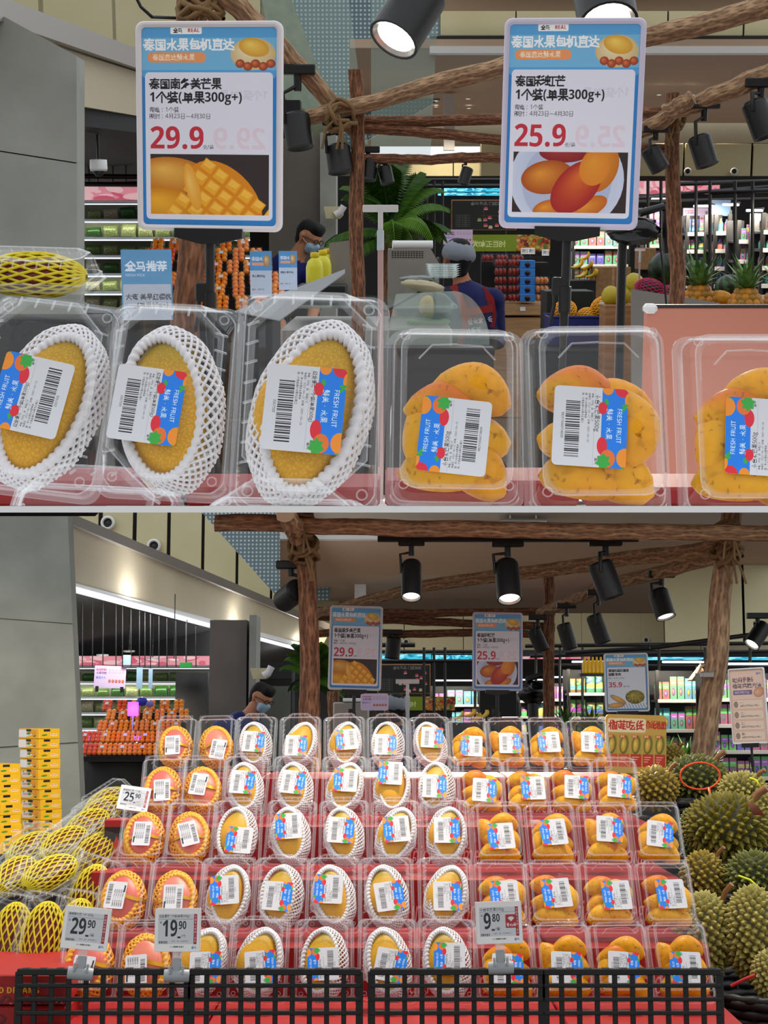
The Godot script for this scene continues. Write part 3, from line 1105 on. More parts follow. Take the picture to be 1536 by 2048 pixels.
func make_materials() -> void:
	M.clear = glass(Color(0.97, 0.98, 1.0), 0.0, 0.0)
	M.clear.metallic_specular = 0.36
	M.clear_edge = glass(Color(0.93, 0.95, 0.97), 0.12, 0.0)
	M.clear_edge.metallic_specular = 0.6
	M.net_cap = mat(Color(0.62, 0.65, 0.70, 0.62), 0.6)
	M.net_cap.transparency = BaseMaterial3D.TRANSPARENCY_ALPHA
	M.pane = glass(Color(0.85, 0.93, 0.90), 0.10, 0.02)
	M.dull_pane = glass(Color(0.75, 0.88, 0.84), 0.16, 0.03)
	M.acrylic = glass(Color(0.93, 0.90, 0.90), 0.38, 0.10)
	M.black = mat(Color(0.035, 0.035, 0.04), 0.45)
	M.black_soft = mat(Color(0.05, 0.05, 0.055), 0.75)
	M.basket = mat(Color(0.055, 0.055, 0.06), 0.42)
	M.white = mat(Color(0.90, 0.90, 0.90), 0.45)
	M.sign_frame = mat(Color(0.87, 0.84, 0.85), 0.4)
	M.sign_frame_lilac = mat(Color(0.80, 0.77, 0.85), 0.4)
	M.grey_plastic = mat(Color(0.66, 0.69, 0.71), 0.4)
	M.steel = mat(Color(0.62, 0.60, 0.58), 0.38, 0.75)
	M.dark_steel = mat(Color(0.22, 0.22, 0.23), 0.45, 0.5)
	M.foam = mat(Color(0.90, 0.89, 0.90), 0.7)
	M.foam_yellow = mat(Color(0.97, 0.70, 0.16), 0.65)
	M.foam_lime = mat(Color(0.86, 0.78, 0.05), 0.65)
	M.gold = mat(Color(0.80, 0.58, 0.12), 0.25, 0.8)
	M.mango = vmat(0.42)
	var sp := FastNoiseLite.new()
	sp.noise_type = FastNoiseLite.TYPE_CELLULAR
	sp.frequency = 0.09
	sp.seed = 11
	var spt := NoiseTexture2D.new()
	spt.width = 256
	spt.height = 256
	spt.seamless = true
	spt.noise = sp
	var g := Gradient.new()
	g.offsets = PackedFloat32Array([0.0, 0.20, 0.36, 1.0])
	g.colors = PackedColorArray([Color(1, 1, 0.95), Color(1, 0.98, 0.86), Color(0.87, 0.81, 0.66), Color(0.84, 0.77, 0.60)])
	spt.color_ramp = g
	M.mango.albedo_texture = spt
	M.mango.uv1_triplanar = true
	M.mango.uv1_scale = Vector3.ONE * 14.0
	M.small_mango = vmat(0.40)
	var fr := FastNoiseLite.new()
	fr.frequency = 0.035
	fr.fractal_octaves = 4
	var frt := NoiseTexture2D.new()
	frt.width = 256
	frt.height = 256
	frt.seamless = true
	frt.noise = fr
	var g2 := Gradient.new()
	g2.offsets = PackedFloat32Array([0.0, 0.16, 0.24, 1.0])
	g2.colors = PackedColorArray([Color(0.45, 0.34, 0.22), Color(0.62, 0.50, 0.36), Color(0.93, 0.91, 0.88), Color(1, 1, 1)])
	frt.color_ramp = g2
	M.small_mango.metallic_specular = 0.32
	M.mango.metallic_specular = 0.35
	M.small_mango.albedo_texture = frt
	M.small_mango.uv1_triplanar = true
	M.small_mango.uv1_scale = Vector3.ONE * 9.0
	M.fruit = vmat(0.4)
	M.durian = vmat(0.6)
	M.leaf = vmat(0.5)
	M.cloth = vmat(0.85)
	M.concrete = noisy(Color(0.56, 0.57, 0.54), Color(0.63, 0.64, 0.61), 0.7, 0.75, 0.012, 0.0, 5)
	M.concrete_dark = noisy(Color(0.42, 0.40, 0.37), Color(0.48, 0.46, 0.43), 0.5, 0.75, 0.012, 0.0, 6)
	M.groove = mat(Color(0.10, 0.10, 0.10), 0.9)
	M.cream = noisy(Color(0.80, 0.77, 0.60), Color(0.84, 0.81, 0.66), 0.2, 0.5, 0.01)
	M.beige = noisy(Color(0.74, 0.69, 0.58), Color(0.79, 0.74, 0.63), 0.2, 0.6, 0.01)
	M.ceiling = mat(Color(0.74, 0.70, 0.64), 0.8)
	M.brown_ceiling = mat(Color(0.76, 0.66, 0.57), 0.8)
	M.floor = noisy(Color(0.34, 0.30, 0.28), Color(0.40, 0.36, 0.33), 0.6, 0.35, 0.02)
	M.slab = mat(Color(1, 1, 1), 0.6)
	M.wood = wood_mat(Color(0.52, 0.35, 0.20), Color(0.62, 0.44, 0.28))
	M.wood_pale = wood_mat(Color(0.62, 0.47, 0.32), Color(0.70, 0.55, 0.38))
	M.bark = bark_mat(Color(0.33, 0.21, 0.14), Color(0.68, 0.48, 0.35), Vector2(2, 3))
	M.bark_pale = bark_mat(Color(0.45, 0.34, 0.25), Color(0.80, 0.66, 0.51), Vector2(2, 3))
	M.rope = noisy(Color(0.42, 0.32, 0.20), Color(0.60, 0.48, 0.32), 20.0, 0.9, 0.05)
	M.red_card = mat(Color(0.56, 0.03, 0.06), 0.5)
	M.red_side = mat(Color(0.66, 0.03, 0.04), 0.5)
	M.tan_card = noisy(Color(0.52, 0.38, 0.24), Color(0.60, 0.46, 0.30), 3.0, 0.8, 0.03)
	M.yellow_card = mat(Color(0.91, 0.70, 0.05), 0.55)
	M.navy = mat(Color(0.03, 0.09, 0.38), 0.5)
	M.pink_metal = mat(Color(0.80, 0.52, 0.44), 0.45, 0.1)
	M.lamp = glow(Color(1.0, 0.96, 0.88), 5.0)
	M.strip = glow(Color(0.95, 0.97, 1.0), 1.1)
	M.reflector = mat(Color(0.85, 0.85, 0.85), 0.25, 0.6)
	M.sticker = tmat(sticker(false), 0.4)
	M.sticker_small = tmat(sticker(true), 0.4)
	M.label_white = tmat(label_white(), 0.4)
	M.sign0 = tmat(sign_price(0), 0.35)
	M.sign1 = tmat(sign_price(1), 0.35)
	M.goods = []
	for i in 14:
		M.goods.append(tmat(goods_print(60 + i), 0.4))


func wood_mat(a: Color, b: Color) -> StandardMaterial3D:
	var m := mat(Color.WHITE, 0.55)
	var im := blank(256, 256, a)
	var nz := FastNoiseLite.new()
	nz.seed = 8
	nz.frequency = 0.02
	for y in 256:
		for x in 256:
			im.set_pixel(x, y, a.lerp(b, clampf(0.5 + nz.get_noise_2d(x * 0.35, y * 6.0) * 1.2, 0, 1)))
	m.albedo_texture = ImageTexture.create_from_image(im)
	m.uv1_triplanar = true
	m.uv1_scale = Vector3(1, 1, 1)
	return m


func bark_mat(a: Color, b: Color, uvs: Vector2) -> StandardMaterial3D:
	var m := mat(Color.WHITE, 0.9)
	var im := blank(256, 256, a)
	var hi := Image.create(256, 256, false, Image.FORMAT_RGB8)
	var nz := FastNoiseLite.new()
	nz.seed = 4
	nz.frequency = 0.03
	nz.fractal_octaves = 5
	var n2 := FastNoiseLite.new()
	n2.noise_type = FastNoiseLite.TYPE_CELLULAR
	n2.seed = 9
	n2.frequency = 0.02
	for y in 256:
		for x in 256:
			var ax := TAU * x / 256.0
			var f := clampf(0.5 + nz.get_noise_3d(cos(ax) * 75.0, sin(ax) * 75.0, absf(y - 128.0) * 0.5) * 1.0 + n2.get_noise_3d(cos(ax) * 60.0, sin(ax) * 60.0, absf(y - 128.0) * 0.5) * 0.12, 0, 1)
			im.set_pixel(x, y, a.lerp(b, f))
			hi.set_pixel(x, y, Color(f, f, f))
	m.albedo_texture = ImageTexture.create_from_image(im)
	m.heightmap_enabled = true
	m.heightmap_scale = 0.35
	m.heightmap_texture = ImageTexture.create_from_image(hi)
	m.uv1_scale = Vector3(uvs.x * 0.5, uvs.y * 0.5, 1)
	return m


# ---- clear packs
func lid_mb(w: float, h: float, deep: float, octagon: bool, edge := false) -> MB:
	var b := MB.new()
	var z := 0.018
	var fl := 1.0 if octagon else 0.0
	var r := 0.028 if octagon else 0.017
	var up := Vector3(0, 0, 1)
	var l0 := corner_loop(w, h, 0.014, 0, z)
	var l1 := corner_loop(w - 0.001, h - 0.001, 0.014, 0, z + 0.0022)
	var l2 := corner_loop(w - 0.008, h - 0.008, 0.012, 0, z + 0.0022)
	var l2b := corner_loop(w - 0.010, h - 0.010, 0.012, 0, z + 0.010)
	var l2c := corner_loop(w - 0.014, h - 0.014, 0.012, fl * 0.5, z + 0.011)
	var l3 := corner_loop(w - 0.019, h - 0.019, r, fl, z + deep - 0.004)
	var l4 := corner_loop(w - 0.027, h - 0.027, r * 0.95, fl, z + deep)
	var l5 := corner_loop(w - 0.034, h - 0.034, r * 0.9, fl, z + deep)
	var l6 := corner_loop(w - 0.038, h - 0.038, r * 0.85, fl, z + deep - 0.0022)
	if not edge:
		b.strip(l2c, l3, up)
		b.strip(l3, l4, up)
		b.fan(l6, up)
		return b
	# the thick, milky edges: flange, shoulder and the ridge round the top
	b.strip(l0, l1, up)
	b.strip(l1, l2, up)
	b.strip(l2, l2b, up)
	b.strip(l2b, l2c, up)
	b.strip(l4, l5, up)
	b.strip(l5, l6, up)
	for q in [l4, l2c]:
		b.tube(Array(q) + [q[0], q[1]], 0.0007, 5, false)
	# stiffening ribs down both long sides, and snap studs in the corners
	if octagon:
		for s in [-1.0, 1.0]:
			for k in 8:
				var y := (k - 3.5) * (h - 0.075) / 7.0
				b.tube([Vector3(s * (w * 0.5 - 0.021), y, z + deep - 0.0002), Vector3(s * (w * 0.5 - 0.011), y, z + deep - 0.010)], 0.0011, 5)
		for k in 5:
			var x := (k - 2.0) * (w - 0.065) / 4.0
			b.tube([Vector3(x, h * 0.5 - 0.022, z + deep), Vector3(x, h * 0.5 - 0.011, z + deep - 0.008)], 0.001, 5)
	else:
		for s in [-1.0, 1.0]:
			b.tube([Vector3(s * (w * 0.5 - 0.030), h * 0.5 - 0.040, z + deep), Vector3(s * (w * 0.5 - 0.042), h * 0.5 - 0.027, z + deep), Vector3(0, h * 0.5 - 0.026, z + deep)], 0.0009, 5)
	for s in [-1.0, 1.0]:
		for e in [-1.0, 1.0]:
			var ring := []
			for k in 13:
				var a := TAU * k / 12
				ring.append(Vector3(s * (w * 0.5 - 0.017) + cos(a) * 0.0042, e * (h * 0.5 - 0.017) + sin(a) * 0.0042, z + (deep * 0.45 if octagon else deep - 0.001)))
			b.tube(ring, 0.0007, 5, false)
	return b


func tray_mb(w: float, h: float, whole := true) -> MB:
	var b := MB.new()
	var dn := Vector3(0, 0, -1)
	var l0 := corner_loop(w, h, 0.014, 0, 0.0175)
	var l1 := corner_loop(w - 0.010, h - 0.010, 0.012, 0, 0.0175)
	var l2 := corner_loop(w - 0.026, h - 0.026, 0.014, 0, 0.0015)
	var l3 := corner_loop(w - 0.034, h - 0.034, 0.012, 0, 0.0)
	b.strip(l0, l1, dn)
	b.strip(l1, l2, dn)
	if whole:
		b.strip(l2, l3, dn)
		b.fan(l3, dn)
	return b


func mango_mb(len: float, wid: float, thick: float, bend: float, a: Color, tip: Color, side: Color, blush := 0.0, nu := 22, nv := 18) -> MB:
	var b := MB.new()
	b.tinted = true
	var rows := []
	var cols := PackedColorArray()
	for j in nv + 1:
		var t := float(j) / nv
		var row := PackedVector3Array()
		var r := pow(sin(PI * clampf(t, 0.0015, 0.9985)), 0.52) * (1.05 - 0.16 * t)
		var cx := bend * (sin(PI * t) - 0.5)
		for i in nu:
			var u := TAU * i / nu
			var e := Vector3(cx + cos(u) * wid * 0.5 * r, (t - 0.5) * len, sin(u) * thick * 0.5 * r)
			row.append(e)
			var k := a.lerp(tip, smoothstep(0.55, 1.0, t)).lerp(side, smoothstep(0.1, 1.0, cos(u + 0.6)) * 0.55)
			if blush > 0.0:
				k = k.lerp(Color(0.82, 0.33, 0.12), blush * smoothstep(-0.2, 0.9, sin(u * 1.0 + t * 2.2)))
			cols.append(k)
		rows.append(row)
	b.surf(rows, true)
	# the skin's own colours
	var q := 0
	for j in nv + 1:
		for i in nu + 1:
			b.c[q] = cols[j * nu + i % nu]
			q += 1
	return b


# a foam sock rolled back round an opening (a0, b0 at o), hugging the fruit down to the outline (a1, b1)
func net_mb(o: Vector2, a0: float, b0: float, a1: float, b1: float, z0: float, strands := 44, seg := 7, rad := 0.0015, rim := 0.0036) -> MB:
	var b := MB.new()
	var at := func(u: float, s: float) -> Vector3:
		var f := sin(s * PI * 0.5)
		var p := Vector2(o.x + cos(u) * a0, o.y + sin(u) * b0).lerp(Vector2(cos(u) * a1, sin(u) * b1), f)
		var bumpy := 1.0 + 0.012 * sin(u * 9.0) * s
		return Vector3(p.x * bumpy, p.y * bumpy, lerpf(0.006, z0, cos(s * PI * 0.5)))
	for fam in [-1.0, 1.0]:
		for k in strands:
			var pts := []
			for i in seg + 1:
				var s := float(i) / seg
				pts.append(at.call(TAU * k / strands + fam * s * 0.55, s) + Vector3(0, 0, 0.0004 * fam))
			b.tube(pts, rad, 5, false)
	var rows := []
	var m := strands * 6
	for i in m:
		var u := TAU * i / m
		var c: Vector3 = at.call(u, 0.06)
		var out := Vector3(cos(u), sin(u) * 0.8, 0).normalized()
		var row := PackedVector3Array()
		for s in 8:
			var a := TAU * s / 8
			var rr := rim * (0.72 + 0.55 * absf(sin(strands * 0.5 * u + a * 0.5)))
			row.append(c + out * cos(a) * rr * 1.25 + Vector3(0, 0, sin(a) * rr))
		rows.append(row)
	b.surf(rows, true, true)
	return b


# a closed foam net: strands winding both ways round an egg shape that lies along y
func egg_net_mb(r: Vector3, strands := 16, seg := 16, turns := 0.62, rad := 0.002) -> MB:
	var b := MB.new()
	for fam in [-1.0, 1.0]:
		for k in strands:
			var pts := []
			for i in seg + 1:
				var t := lerpf(0.03, 0.97, float(i) / seg)
				var a: float = TAU * k / strands + fam * turns * PI * t
				var f := sin(PI * t)
				pts.append(Vector3(cos(a) * r.x * f, -cos(PI * t) * r.y, sin(a) * r.z * f) * (1.0 + 0.01 * fam))
			b.tube(pts, rad, 5, false)
	return b


func sticker_mb(w: float, h: float, r := 0.004) -> MB:
	return MB.new().extrude(rrect(w, h, r, 4), 0.0, 0.0004)


func ribbon_mb(a: float, b: float, y: float, wide: float) -> MB:
	var m := MB.new()
	var r0 := PackedVector3Array()
	var r1 := PackedVector3Array()
	for i in 17:
		var u := PI * (0.02 + 0.96 * i / 16.0)
		var p := Vector3(cos(u) * a, y + 0.003 * sin(u * 5.0), 0.004 + sin(u) * b)
		r0.append(p + Vector3(0, -wide * 0.5, 0))
		r1.append(p + Vector3(0, wide * 0.5, 0.0004 * sin(u * 11.0)))
	m.surf([r0, r1], false, false, true)
	return m


func pack_parts(kind: String, v: int, cutter = null) -> Array:
	# [name, builder, material, transform] of every part; cutter trims them where they meet the shelf
	var out := []
	var trim := func(b: MB, t: Transform3D) -> MB:
		if cutter == null:
			return b
		var pl: Plane = t.affine_inverse() * cutter
		return b.cut(pl)
	var r := rng(v * 77 + kind.length())
	var yel := Color(0.99, 0.79, 0.22)
	var grn := Color(0.66, 0.62, 0.16)
	if kind == "mango":
		out.append(["tray", tray_mb(MW, MH, cutter != null), M.clear, Transform3D()])
		var lean: float = [6.0, -4.0, -14.0, 9.0, -8.0][v % 5]
		var ox: float = [-0.008, -0.010, 0.005, -0.005, 0.007][v % 5]
		var tt := T(Vector3(0.001, -0.007, 0.006), Vector3(0, 0, lean))
		var k0 := yel if v % 2 else Color(0.97, 0.76, 0.19)
		var side := grn if v % 5 in [0, 2] else Color(0.92, 0.67, 0.15)
		out.append(["mango", mango_mb(0.146, 0.083, 0.052, 0.010 * (1 if v % 2 else -1), k0, k0.lerp(grn, 0.5 if v % 3 else 0.9), side), M.mango, tt * T(Vector3(0, 0, 0.021))])
		out.append(["foam_net", net_mb(Vector2(ox, -0.004), 0.0335, 0.066, 0.0490, 0.0815, 0.034), M.foam, tt])
		out.append(["lid", lid_mb(MW, MH, DEEP, true), M.clear, Transform3D()])
		out.append(["lid_rim", lid_mb(MW, MH, DEEP, true, true), M.clear_edge, Transform3D()])
	elif kind == "small":
		out.append(["tray", tray_mb(SW, SH, cutter != null), M.clear, Transform3D()])
		var sets := [
			[[-0.022, 0.022, 78], [0.032, -0.008, 8], [0.016, 0.012, 95], [-0.024, -0.026, 66], [-0.016, -0.056, 92], [0.030, -0.057, 80]],
			[[-0.034, -0.010, -6], [0.020, 0.024, 74], [0.022, -0.022, 108], [-0.010, 0.006, 80], [-0.016, -0.057, 84], [0.028, -0.054, 66]],
			[[-0.022, 0.020, 86], [0.030, 0.004, 14], [-0.020, -0.018, 100], [0.028, -0.050, 80], [-0.022, -0.056, 92], [0.006, -0.004, 40]],
			[[-0.033, 0.006, 14], [0.016, 0.026, 88], [0.033, -0.016, -12], [-0.004, -0.026, 62], [-0.024, -0.058, 96], [0.028, -0.058, 76]]]
		var st: Array = sets[v % 4]
		for i in st.size():
			var q: Array = st[i]
			var k := Color(0.98, 0.73, 0.08).lerp(Color(0.95, 0.63, 0.06), r.randf())
			var b := mango_mb(0.078, 0.051, 0.046, 0.008, k, k.lerp(Color(0.72, 0.58, 0.14), r.randf() * 0.6), k.darkened(0.08), 0.6 if (v * 3 + i) % 6 == 0 else 0.0, 16, 12)
			# nothing pokes through the walls
			var tn: float = deg_to_rad(q[2])
			var ex := sqrt(pow(0.040 * sin(tn), 2.0) + pow(0.027 * cos(tn), 2.0))
			var ey := sqrt(pow(0.040 * cos(tn), 2.0) + pow(0.027 * sin(tn), 2.0))
			q = [clampf(q[0], ex - 0.0545, 0.0545 - ex), clampf(q[1], ey - 0.078, 0.070 - ey), q[2]]
			out.append(["mango", b, M.small_mango, T(Vector3(q[0], q[1], 0.027 + 0.009 * sin(i * 2.3)), Vector3(r.randf_range(-12, 12), r.randf_range(-14, 14), q[2] + r.randf_range(-9, 9)))])
		out.append(["lid", lid_mb(SW, SH, DEEP, false), M.clear, Transform3D()])
		out.append(["lid_rim", lid_mb(SW, SH, DEEP, false, true), M.clear_edge, Transform3D()])
	elif kind == "apple":
		out.append(["tray", tray_mb(AW, AH, cutter != null), M.clear, Transform3D()])
		var tt := T(Vector3(0, -0.008, 0.006), Vector3(0, 0, [4.0, -6.0, 8.0][v % 3]))
		var pk: Color = [Color(0.86, 0.34, 0.32), Color(0.80, 0.27, 0.26), Color(0.90, 0.46, 0.38)][v % 3]
		out.append(["mango", mango_mb(0.124, 0.086, 0.056, 0.004, pk.lerp(Color(0.90, 0.55, 0.42), 0.3), pk, Color(0.88, 0.50, 0.36)), M.fruit, tt * T(Vector3(0, 0, 0.021))])
		out.append(["foam_net", net_mb(Vector2([-0.004, -0.008, 0.006][v % 3], -0.006), 0.0345, 0.054, 0.0500, 0.0720, 0.033, 28, 6, 0.0024, 0.0046), M.foam_yellow, tt])
		out.append(["ribbon", ribbon_mb(0.0525, 0.0480, -0.012, 0.009), M.gold, tt])
		out.append(["lid", lid_mb(AW, AH, DEEP, false), M.clear, Transform3D()])
		out.append(["lid_rim", lid_mb(AW, AH, DEEP, false, true), M.clear_edge, Transform3D()])
	for e in out:
		e[1] = trim.call(e[1], e[3])
	return out


const MW := 0.126
const MH := 0.190
const SW := 0.130
const SH := 0.176
const AW := 0.124
const AH := 0.182
const DEEP := 0.040


func pack(kind: String, v: int, label: String, t: Transform3D, group: String, st: Transform3D, flip: bool, cutter = null) -> Node3D:
	var names := {"mango": "mango_pack", "small": "small_mango_pack", "apple": "apple_mango_pack"}
	var n := thing(names[kind], label, "fruit pack", t, group)
	var key := kind + str(v % (5 if kind == "mango" else 4 if kind == "small" else 3))
	if cutter == null:
		if not G.has(key):
			var ps := pack_parts(kind, v)
			for e in ps:
				e[1] = e[1].mesh()
			G[key] = ps
		for e in G[key]:
			part(e[0], e[1], e[2], n, e[3])
	else:
		for e in pack_parts(kind, v, cutter):
			if e[1].idx.size():
				part(e[0], e[1], e[2], n, e[3])
	if not G.has("sticker"):
		G.sticker = sticker_mb(0.064, 0.071).mesh()
		G.label = sticker_mb(0.044, 0.066, 0.003).mesh()
	var turn := T(Vector3(0, 0, 0.018 + DEEP + 0.0002), Vector3(0, 0, 180.0 if flip else 0.0))
	var lb := part("label_sticker", G.label if kind == "apple" else G.sticker, M.label_white if kind == "apple" else M.sticker_small if kind == "small" else M.sticker, n, st * turn)
	lb.set_meta("label", "white barcode sticker" if kind == "apple" else "white and blue fruit sticker with barcode")
	return n


# ---- a log: bumpy tube
func log_mb(pts: Array, r0: float, r1: float, sd: int, sides := 14, seg := 26) -> MB:
	var nz := FastNoiseLite.new()
	nz.seed = sd
	nz.frequency = 1.0
	var line := []
	var len := 0.0
	for i in pts.size() - 1:
		len += (pts[i + 1] - pts[i]).length()
	var cv := Curve3D.new()
	for p in pts:
		cv.add_point(p)
	for i in seg + 1:
		line.append(cv.sample_baked(cv.get_baked_length() * i / seg))
	var rows := []
	var u: Vector3 = (line[1] - line[0]).cross(Vector3(0.3, 0.5, 1)).normalized()
	for i in seg + 1:
		var t: Vector3 = (line[mini(i + 1, seg)] - line[maxi(i - 1, 0)]).normalized()
		u = (u - t * u.dot(t)).normalized()
		var w := t.cross(u)
		var row := PackedVector3Array()
		var rr := lerpf(r0, r1, float(i) / seg)
		var sway: Vector3 = (u * nz.get_noise_2d(i * 0.13, 9.0) + w * nz.get_noise_2d(i * 0.13, 31.0)) * rr * 0.5
		for s in sides:
			var a := TAU * s / sides
			var f := 1.0 + 0.16 * nz.get_noise_3d(cos(a) * 1.6, sin(a) * 1.6, i * 0.35)
			row.append(line[i] + sway + (u * cos(a) + w * sin(a)) * rr * f)
		rows.append(row)
	var b := MB.new()
	b.uvk = Vector2(1.0, len / (r0 * 12.0))
	b.surf(rows, true)
	b.uvk = Vector2.ONE
	b.fan(rows[0], line[0] - line[1])
	b.fan(rows[seg], line[seg] - line[seg - 1])
	return b


func lashing_mb(o: Vector3, r: float, sd: int) -> MB:
	var b := MB.new()
	var g := rng(sd)
	for k in 6:
		var ax := Vector3(g.randf_range(-0.6, 0.6), g.randf_range(0.2, 1), g.randf_range(-0.6, 0.6)).normalized()
		var u := ax.cross(Vector3(0.2, 0.1, 1)).normalized()
		var w := ax.cross(u)
		var ring := []
		for i in 15:
			var a := TAU * i / 14
			ring.append(o + ax * (g.randf_range(-0.2, 0.2) * r + (k - 2.5) * r * 0.25) + (u * cos(a) + w * sin(a)) * r * g.randf_range(1.0, 1.12))
		b.tube(ring, r * 0.16, 6, false)
	for k in 3:
		var e := o + Vector3(g.randf_range(-1, 1) * r, -r, r)
		b.tube([o + Vector3(0, 0, r), e, e + Vector3(g.randf_range(-0.5, 0.5) * r, -r * 1.4, 0)], r * 0.10, 5)
	return b


# ---- track spotlight: aim is the direction it shines
func spotlight(label: String, at: Vector3, aim: Vector3, r: float, len: float, up: float, lit: float, group: String, cone := 32.0) -> Node3D:
	var d := aim.normalized()
	var n := thing("track_spotlight", label, "spotlight", T(at), group)
	var u := d.cross(Vector3.UP).normalized()
	var ax := Basis(u, -d, u.cross(-d))
	var tf := Transform3D(ax, Vector3.ZERO)
	part("housing", MB.new().at(tf).lathe([Vector2(0.0, len * 0.5), Vector2(r * 0.86, len * 0.5), Vector2(r * 0.98, len * 0.44), Vector2(r, len * 0.40), Vector2(r, -len * 0.5), Vector2(r * 0.90, -len * 0.5), Vector2(r * 0.80, -len * 0.38)], 24, true), M.black, n)
	part("reflector", MB.new().at(tf).lathe([Vector2(r * 0.90, -len * 0.49), Vector2(r * 0.7, -len * 0.42), Vector2(r * 0.62, -len * 0.40)], 24), M.reflector if lit > 0.0 else M.dark_steel, n)
	part("lens", MB.new().at(tf).lathe([Vector2(0, -len * 0.425), Vector2(r * 0.5, -len * 0.43), Vector2(r * 0.84, -len * 0.44)], 24), M.lamp if lit > 0.0 else M.dark_steel, n)
	var top := Vector3(0, up, 0)
	part("yoke", MB.new().tube([-d * len * 0.2 + u * r * 1.0, -d * len * 0.25 + u * r * 1.12 + top * 0.5, top * 0.8], r * 0.16, 6).tube([top * 0.7, top], r * 0.28, 8), M.black, n)
	part("adapter", MB.new().box(top + Vector3(0, r * 0.3, 0), Vector3(r * 2.6, r * 0.7, r * 0.8), r * 0.08), M.black, n)
	if lit > 0.0:
		var l := SpotLight3D.new()
		l.name = "spot_beam"
		l.light_energy = lit
		l.light_color = Color(1.0, 0.95, 0.86)
		l.light_size = r * 0.7
		l.spot_angle = cone
		l.spot_angle_attenuation = 0.6
		l.spot_range = 30.0
		l.spot_attenuation = 2.0
		l.shadow_enabled = true
		n.add_child(l)
		l.transform = Transform3D(Basis(u, u.cross(d) * -1.0, -d).orthonormalized(), d * (len * 0.5 + 0.005))
		l.look_at_from_position(l.position, l.position + d, Vector3.UP) if false else null
		l.basis = Basis.looking_at(d, Vector3.UP if absf(d.y) < 0.98 else Vector3.RIGHT)
	return n


# ---- A4 frame on a stand
func price_sign(label: String, at: Transform3D, w: float, h: float, print_mat: Material, frame_mat: Material, pole: float, category := "price sign") -> Node3D:
	var n := thing("price_sign", label, category, at)
	var b := MB.new()
	var r := w * 0.055
	var l0 := loop3(rrect(w, h, r, 5), -0.004)
	var l1 := loop3(rrect(w, h, r, 5), 0.004)
	var l2 := loop3(rrect(w * 0.985, h * 0.99, r, 5), 0.007)
	var l3 := loop3(rrect(w * 0.955, h * 0.968, r * 0.8, 5), 0.0075)
	var l4 := loop3(rrect(w * 0.92, h * 0.942, r * 0.5, 5), 0.0035)
	b.strip(l0, l1, Vector3(0, 0, 1))
	b.strip(l1, l2, Vector3(0, 0, 1))
	b.strip(l2, l3, Vector3(0, 0, 1))
	b.strip(l3, l4, Vector3(0, 0, 1))
	b.fan(l0, Vector3(0, 0, -1))
	part("frame", b, frame_mat, n)
	part("printed_sheet", MB.new().extrude(rrect(w * 0.925, h * 0.945, r * 0.3, 3), 0.0, 0.003), print_mat, n)
	var c := MB.new()
	var hw := w * 0.235
	c.extrude(PackedVector2Array([Vector2(-hw, -h * 0.5 + 0.004), Vector2(-hw, -h * 0.5 - 0.010), Vector2(-hw * 0.25, -h * 0.5 - w * 0.085), Vector2(hw * 0.25, -h * 0.5 - w * 0.085), Vector2(hw, -h * 0.5 - 0.010), Vector2(hw, -h * 0.5 + 0.004)]), -0.010, 0.012)
	part("bracket", c, M.black, n)
	if pole > 0.0:
		var y := -h * 0.5 - w * 0.05
		part("pole", MB.new().tube([Vector3(0, y, 0), Vector3(0, y - pole * 0.38, 0)], w * 0.033, 12).tube([Vector3(0, y - pole * 0.38, 0), Vector3(0, y - pole, 0)], w * 0.026, 12), M.black, n)
		part("clamp", MB.new().tube([Vector3(0, y - w * 0.36, 0), Vector3(0, y - w * 0.55, 0)], w * 0.046, 12).box(Vector3(-w * 0.05, y - w * 0.36, 0), Vector3(w * 0.10, w * 0.13, w * 0.05), w * 0.01).tube([Vector3(-w * 0.08, y - w * 0.38, 0), Vector3(-w * 0.075, y - w * 0.5, 0.004), Vector3(-w * 0.10, y - w * 0.63, 0.006)], w * 0.016, 6), M.black, n)
		part("base", MB.new().lathe([Vector2(0, y - pole), Vector2(w * 0.4, y - pole), Vector2(w * 0.4, y - pole + 0.006), Vector2(w * 0.06, y - pole + 0.012), Vector2(0, y - pole + 0.012)], 20), M.black, n)
	return n


func shelf_tag(label: String, t: Transform3D, w: float, h: float, pm: Material, stem: bool) -> Node3D:
	var n := thing("price_tag", label, "price tag", t)
	part("case", MB.new().extrude(rrect(w, h, w * 0.025, 4), -0.010, 0.0), M.white, n)
	part("screen", MB.new().extrude(rrect(w * 0.985, h * 0.985, w * 0.02, 3), 0.0, 0.0008), pm, n)
	if stem:
		part("stem", MB.new().box(Vector3(0, -h * 0.5 - 0.012, -0.010), Vector3(w * 0.20, 0.034, 0.004), 0.001), M.acrylic, n)
		var c := MB.new()
		c.box(Vector3(0, -h * 0.5 - 0.028, -0.006), Vector3(w * 0.20, 0.032, 0.006), 0.002)
		c.at(T(Vector3(0, -h * 0.5 - 0.045, -0.010), Vector3(0, 0, 90))).lathe([Vector2(0, -w * 0.27), Vector2(0.012, -w * 0.27), Vector2(0.0125, 0), Vector2(0.012, w * 0.27), Vector2(0, w * 0.27)], 16)
		c.at(Transform3D())
		for s in [-1.0, 1.0]:
			c.box(Vector3(s * w * 0.14, -h * 0.5 - 0.034, 0.0), Vector3(w * 0.05, 0.018, 0.010), 0.002)
		part("clip", c, M.grey_plastic, n)
	return n


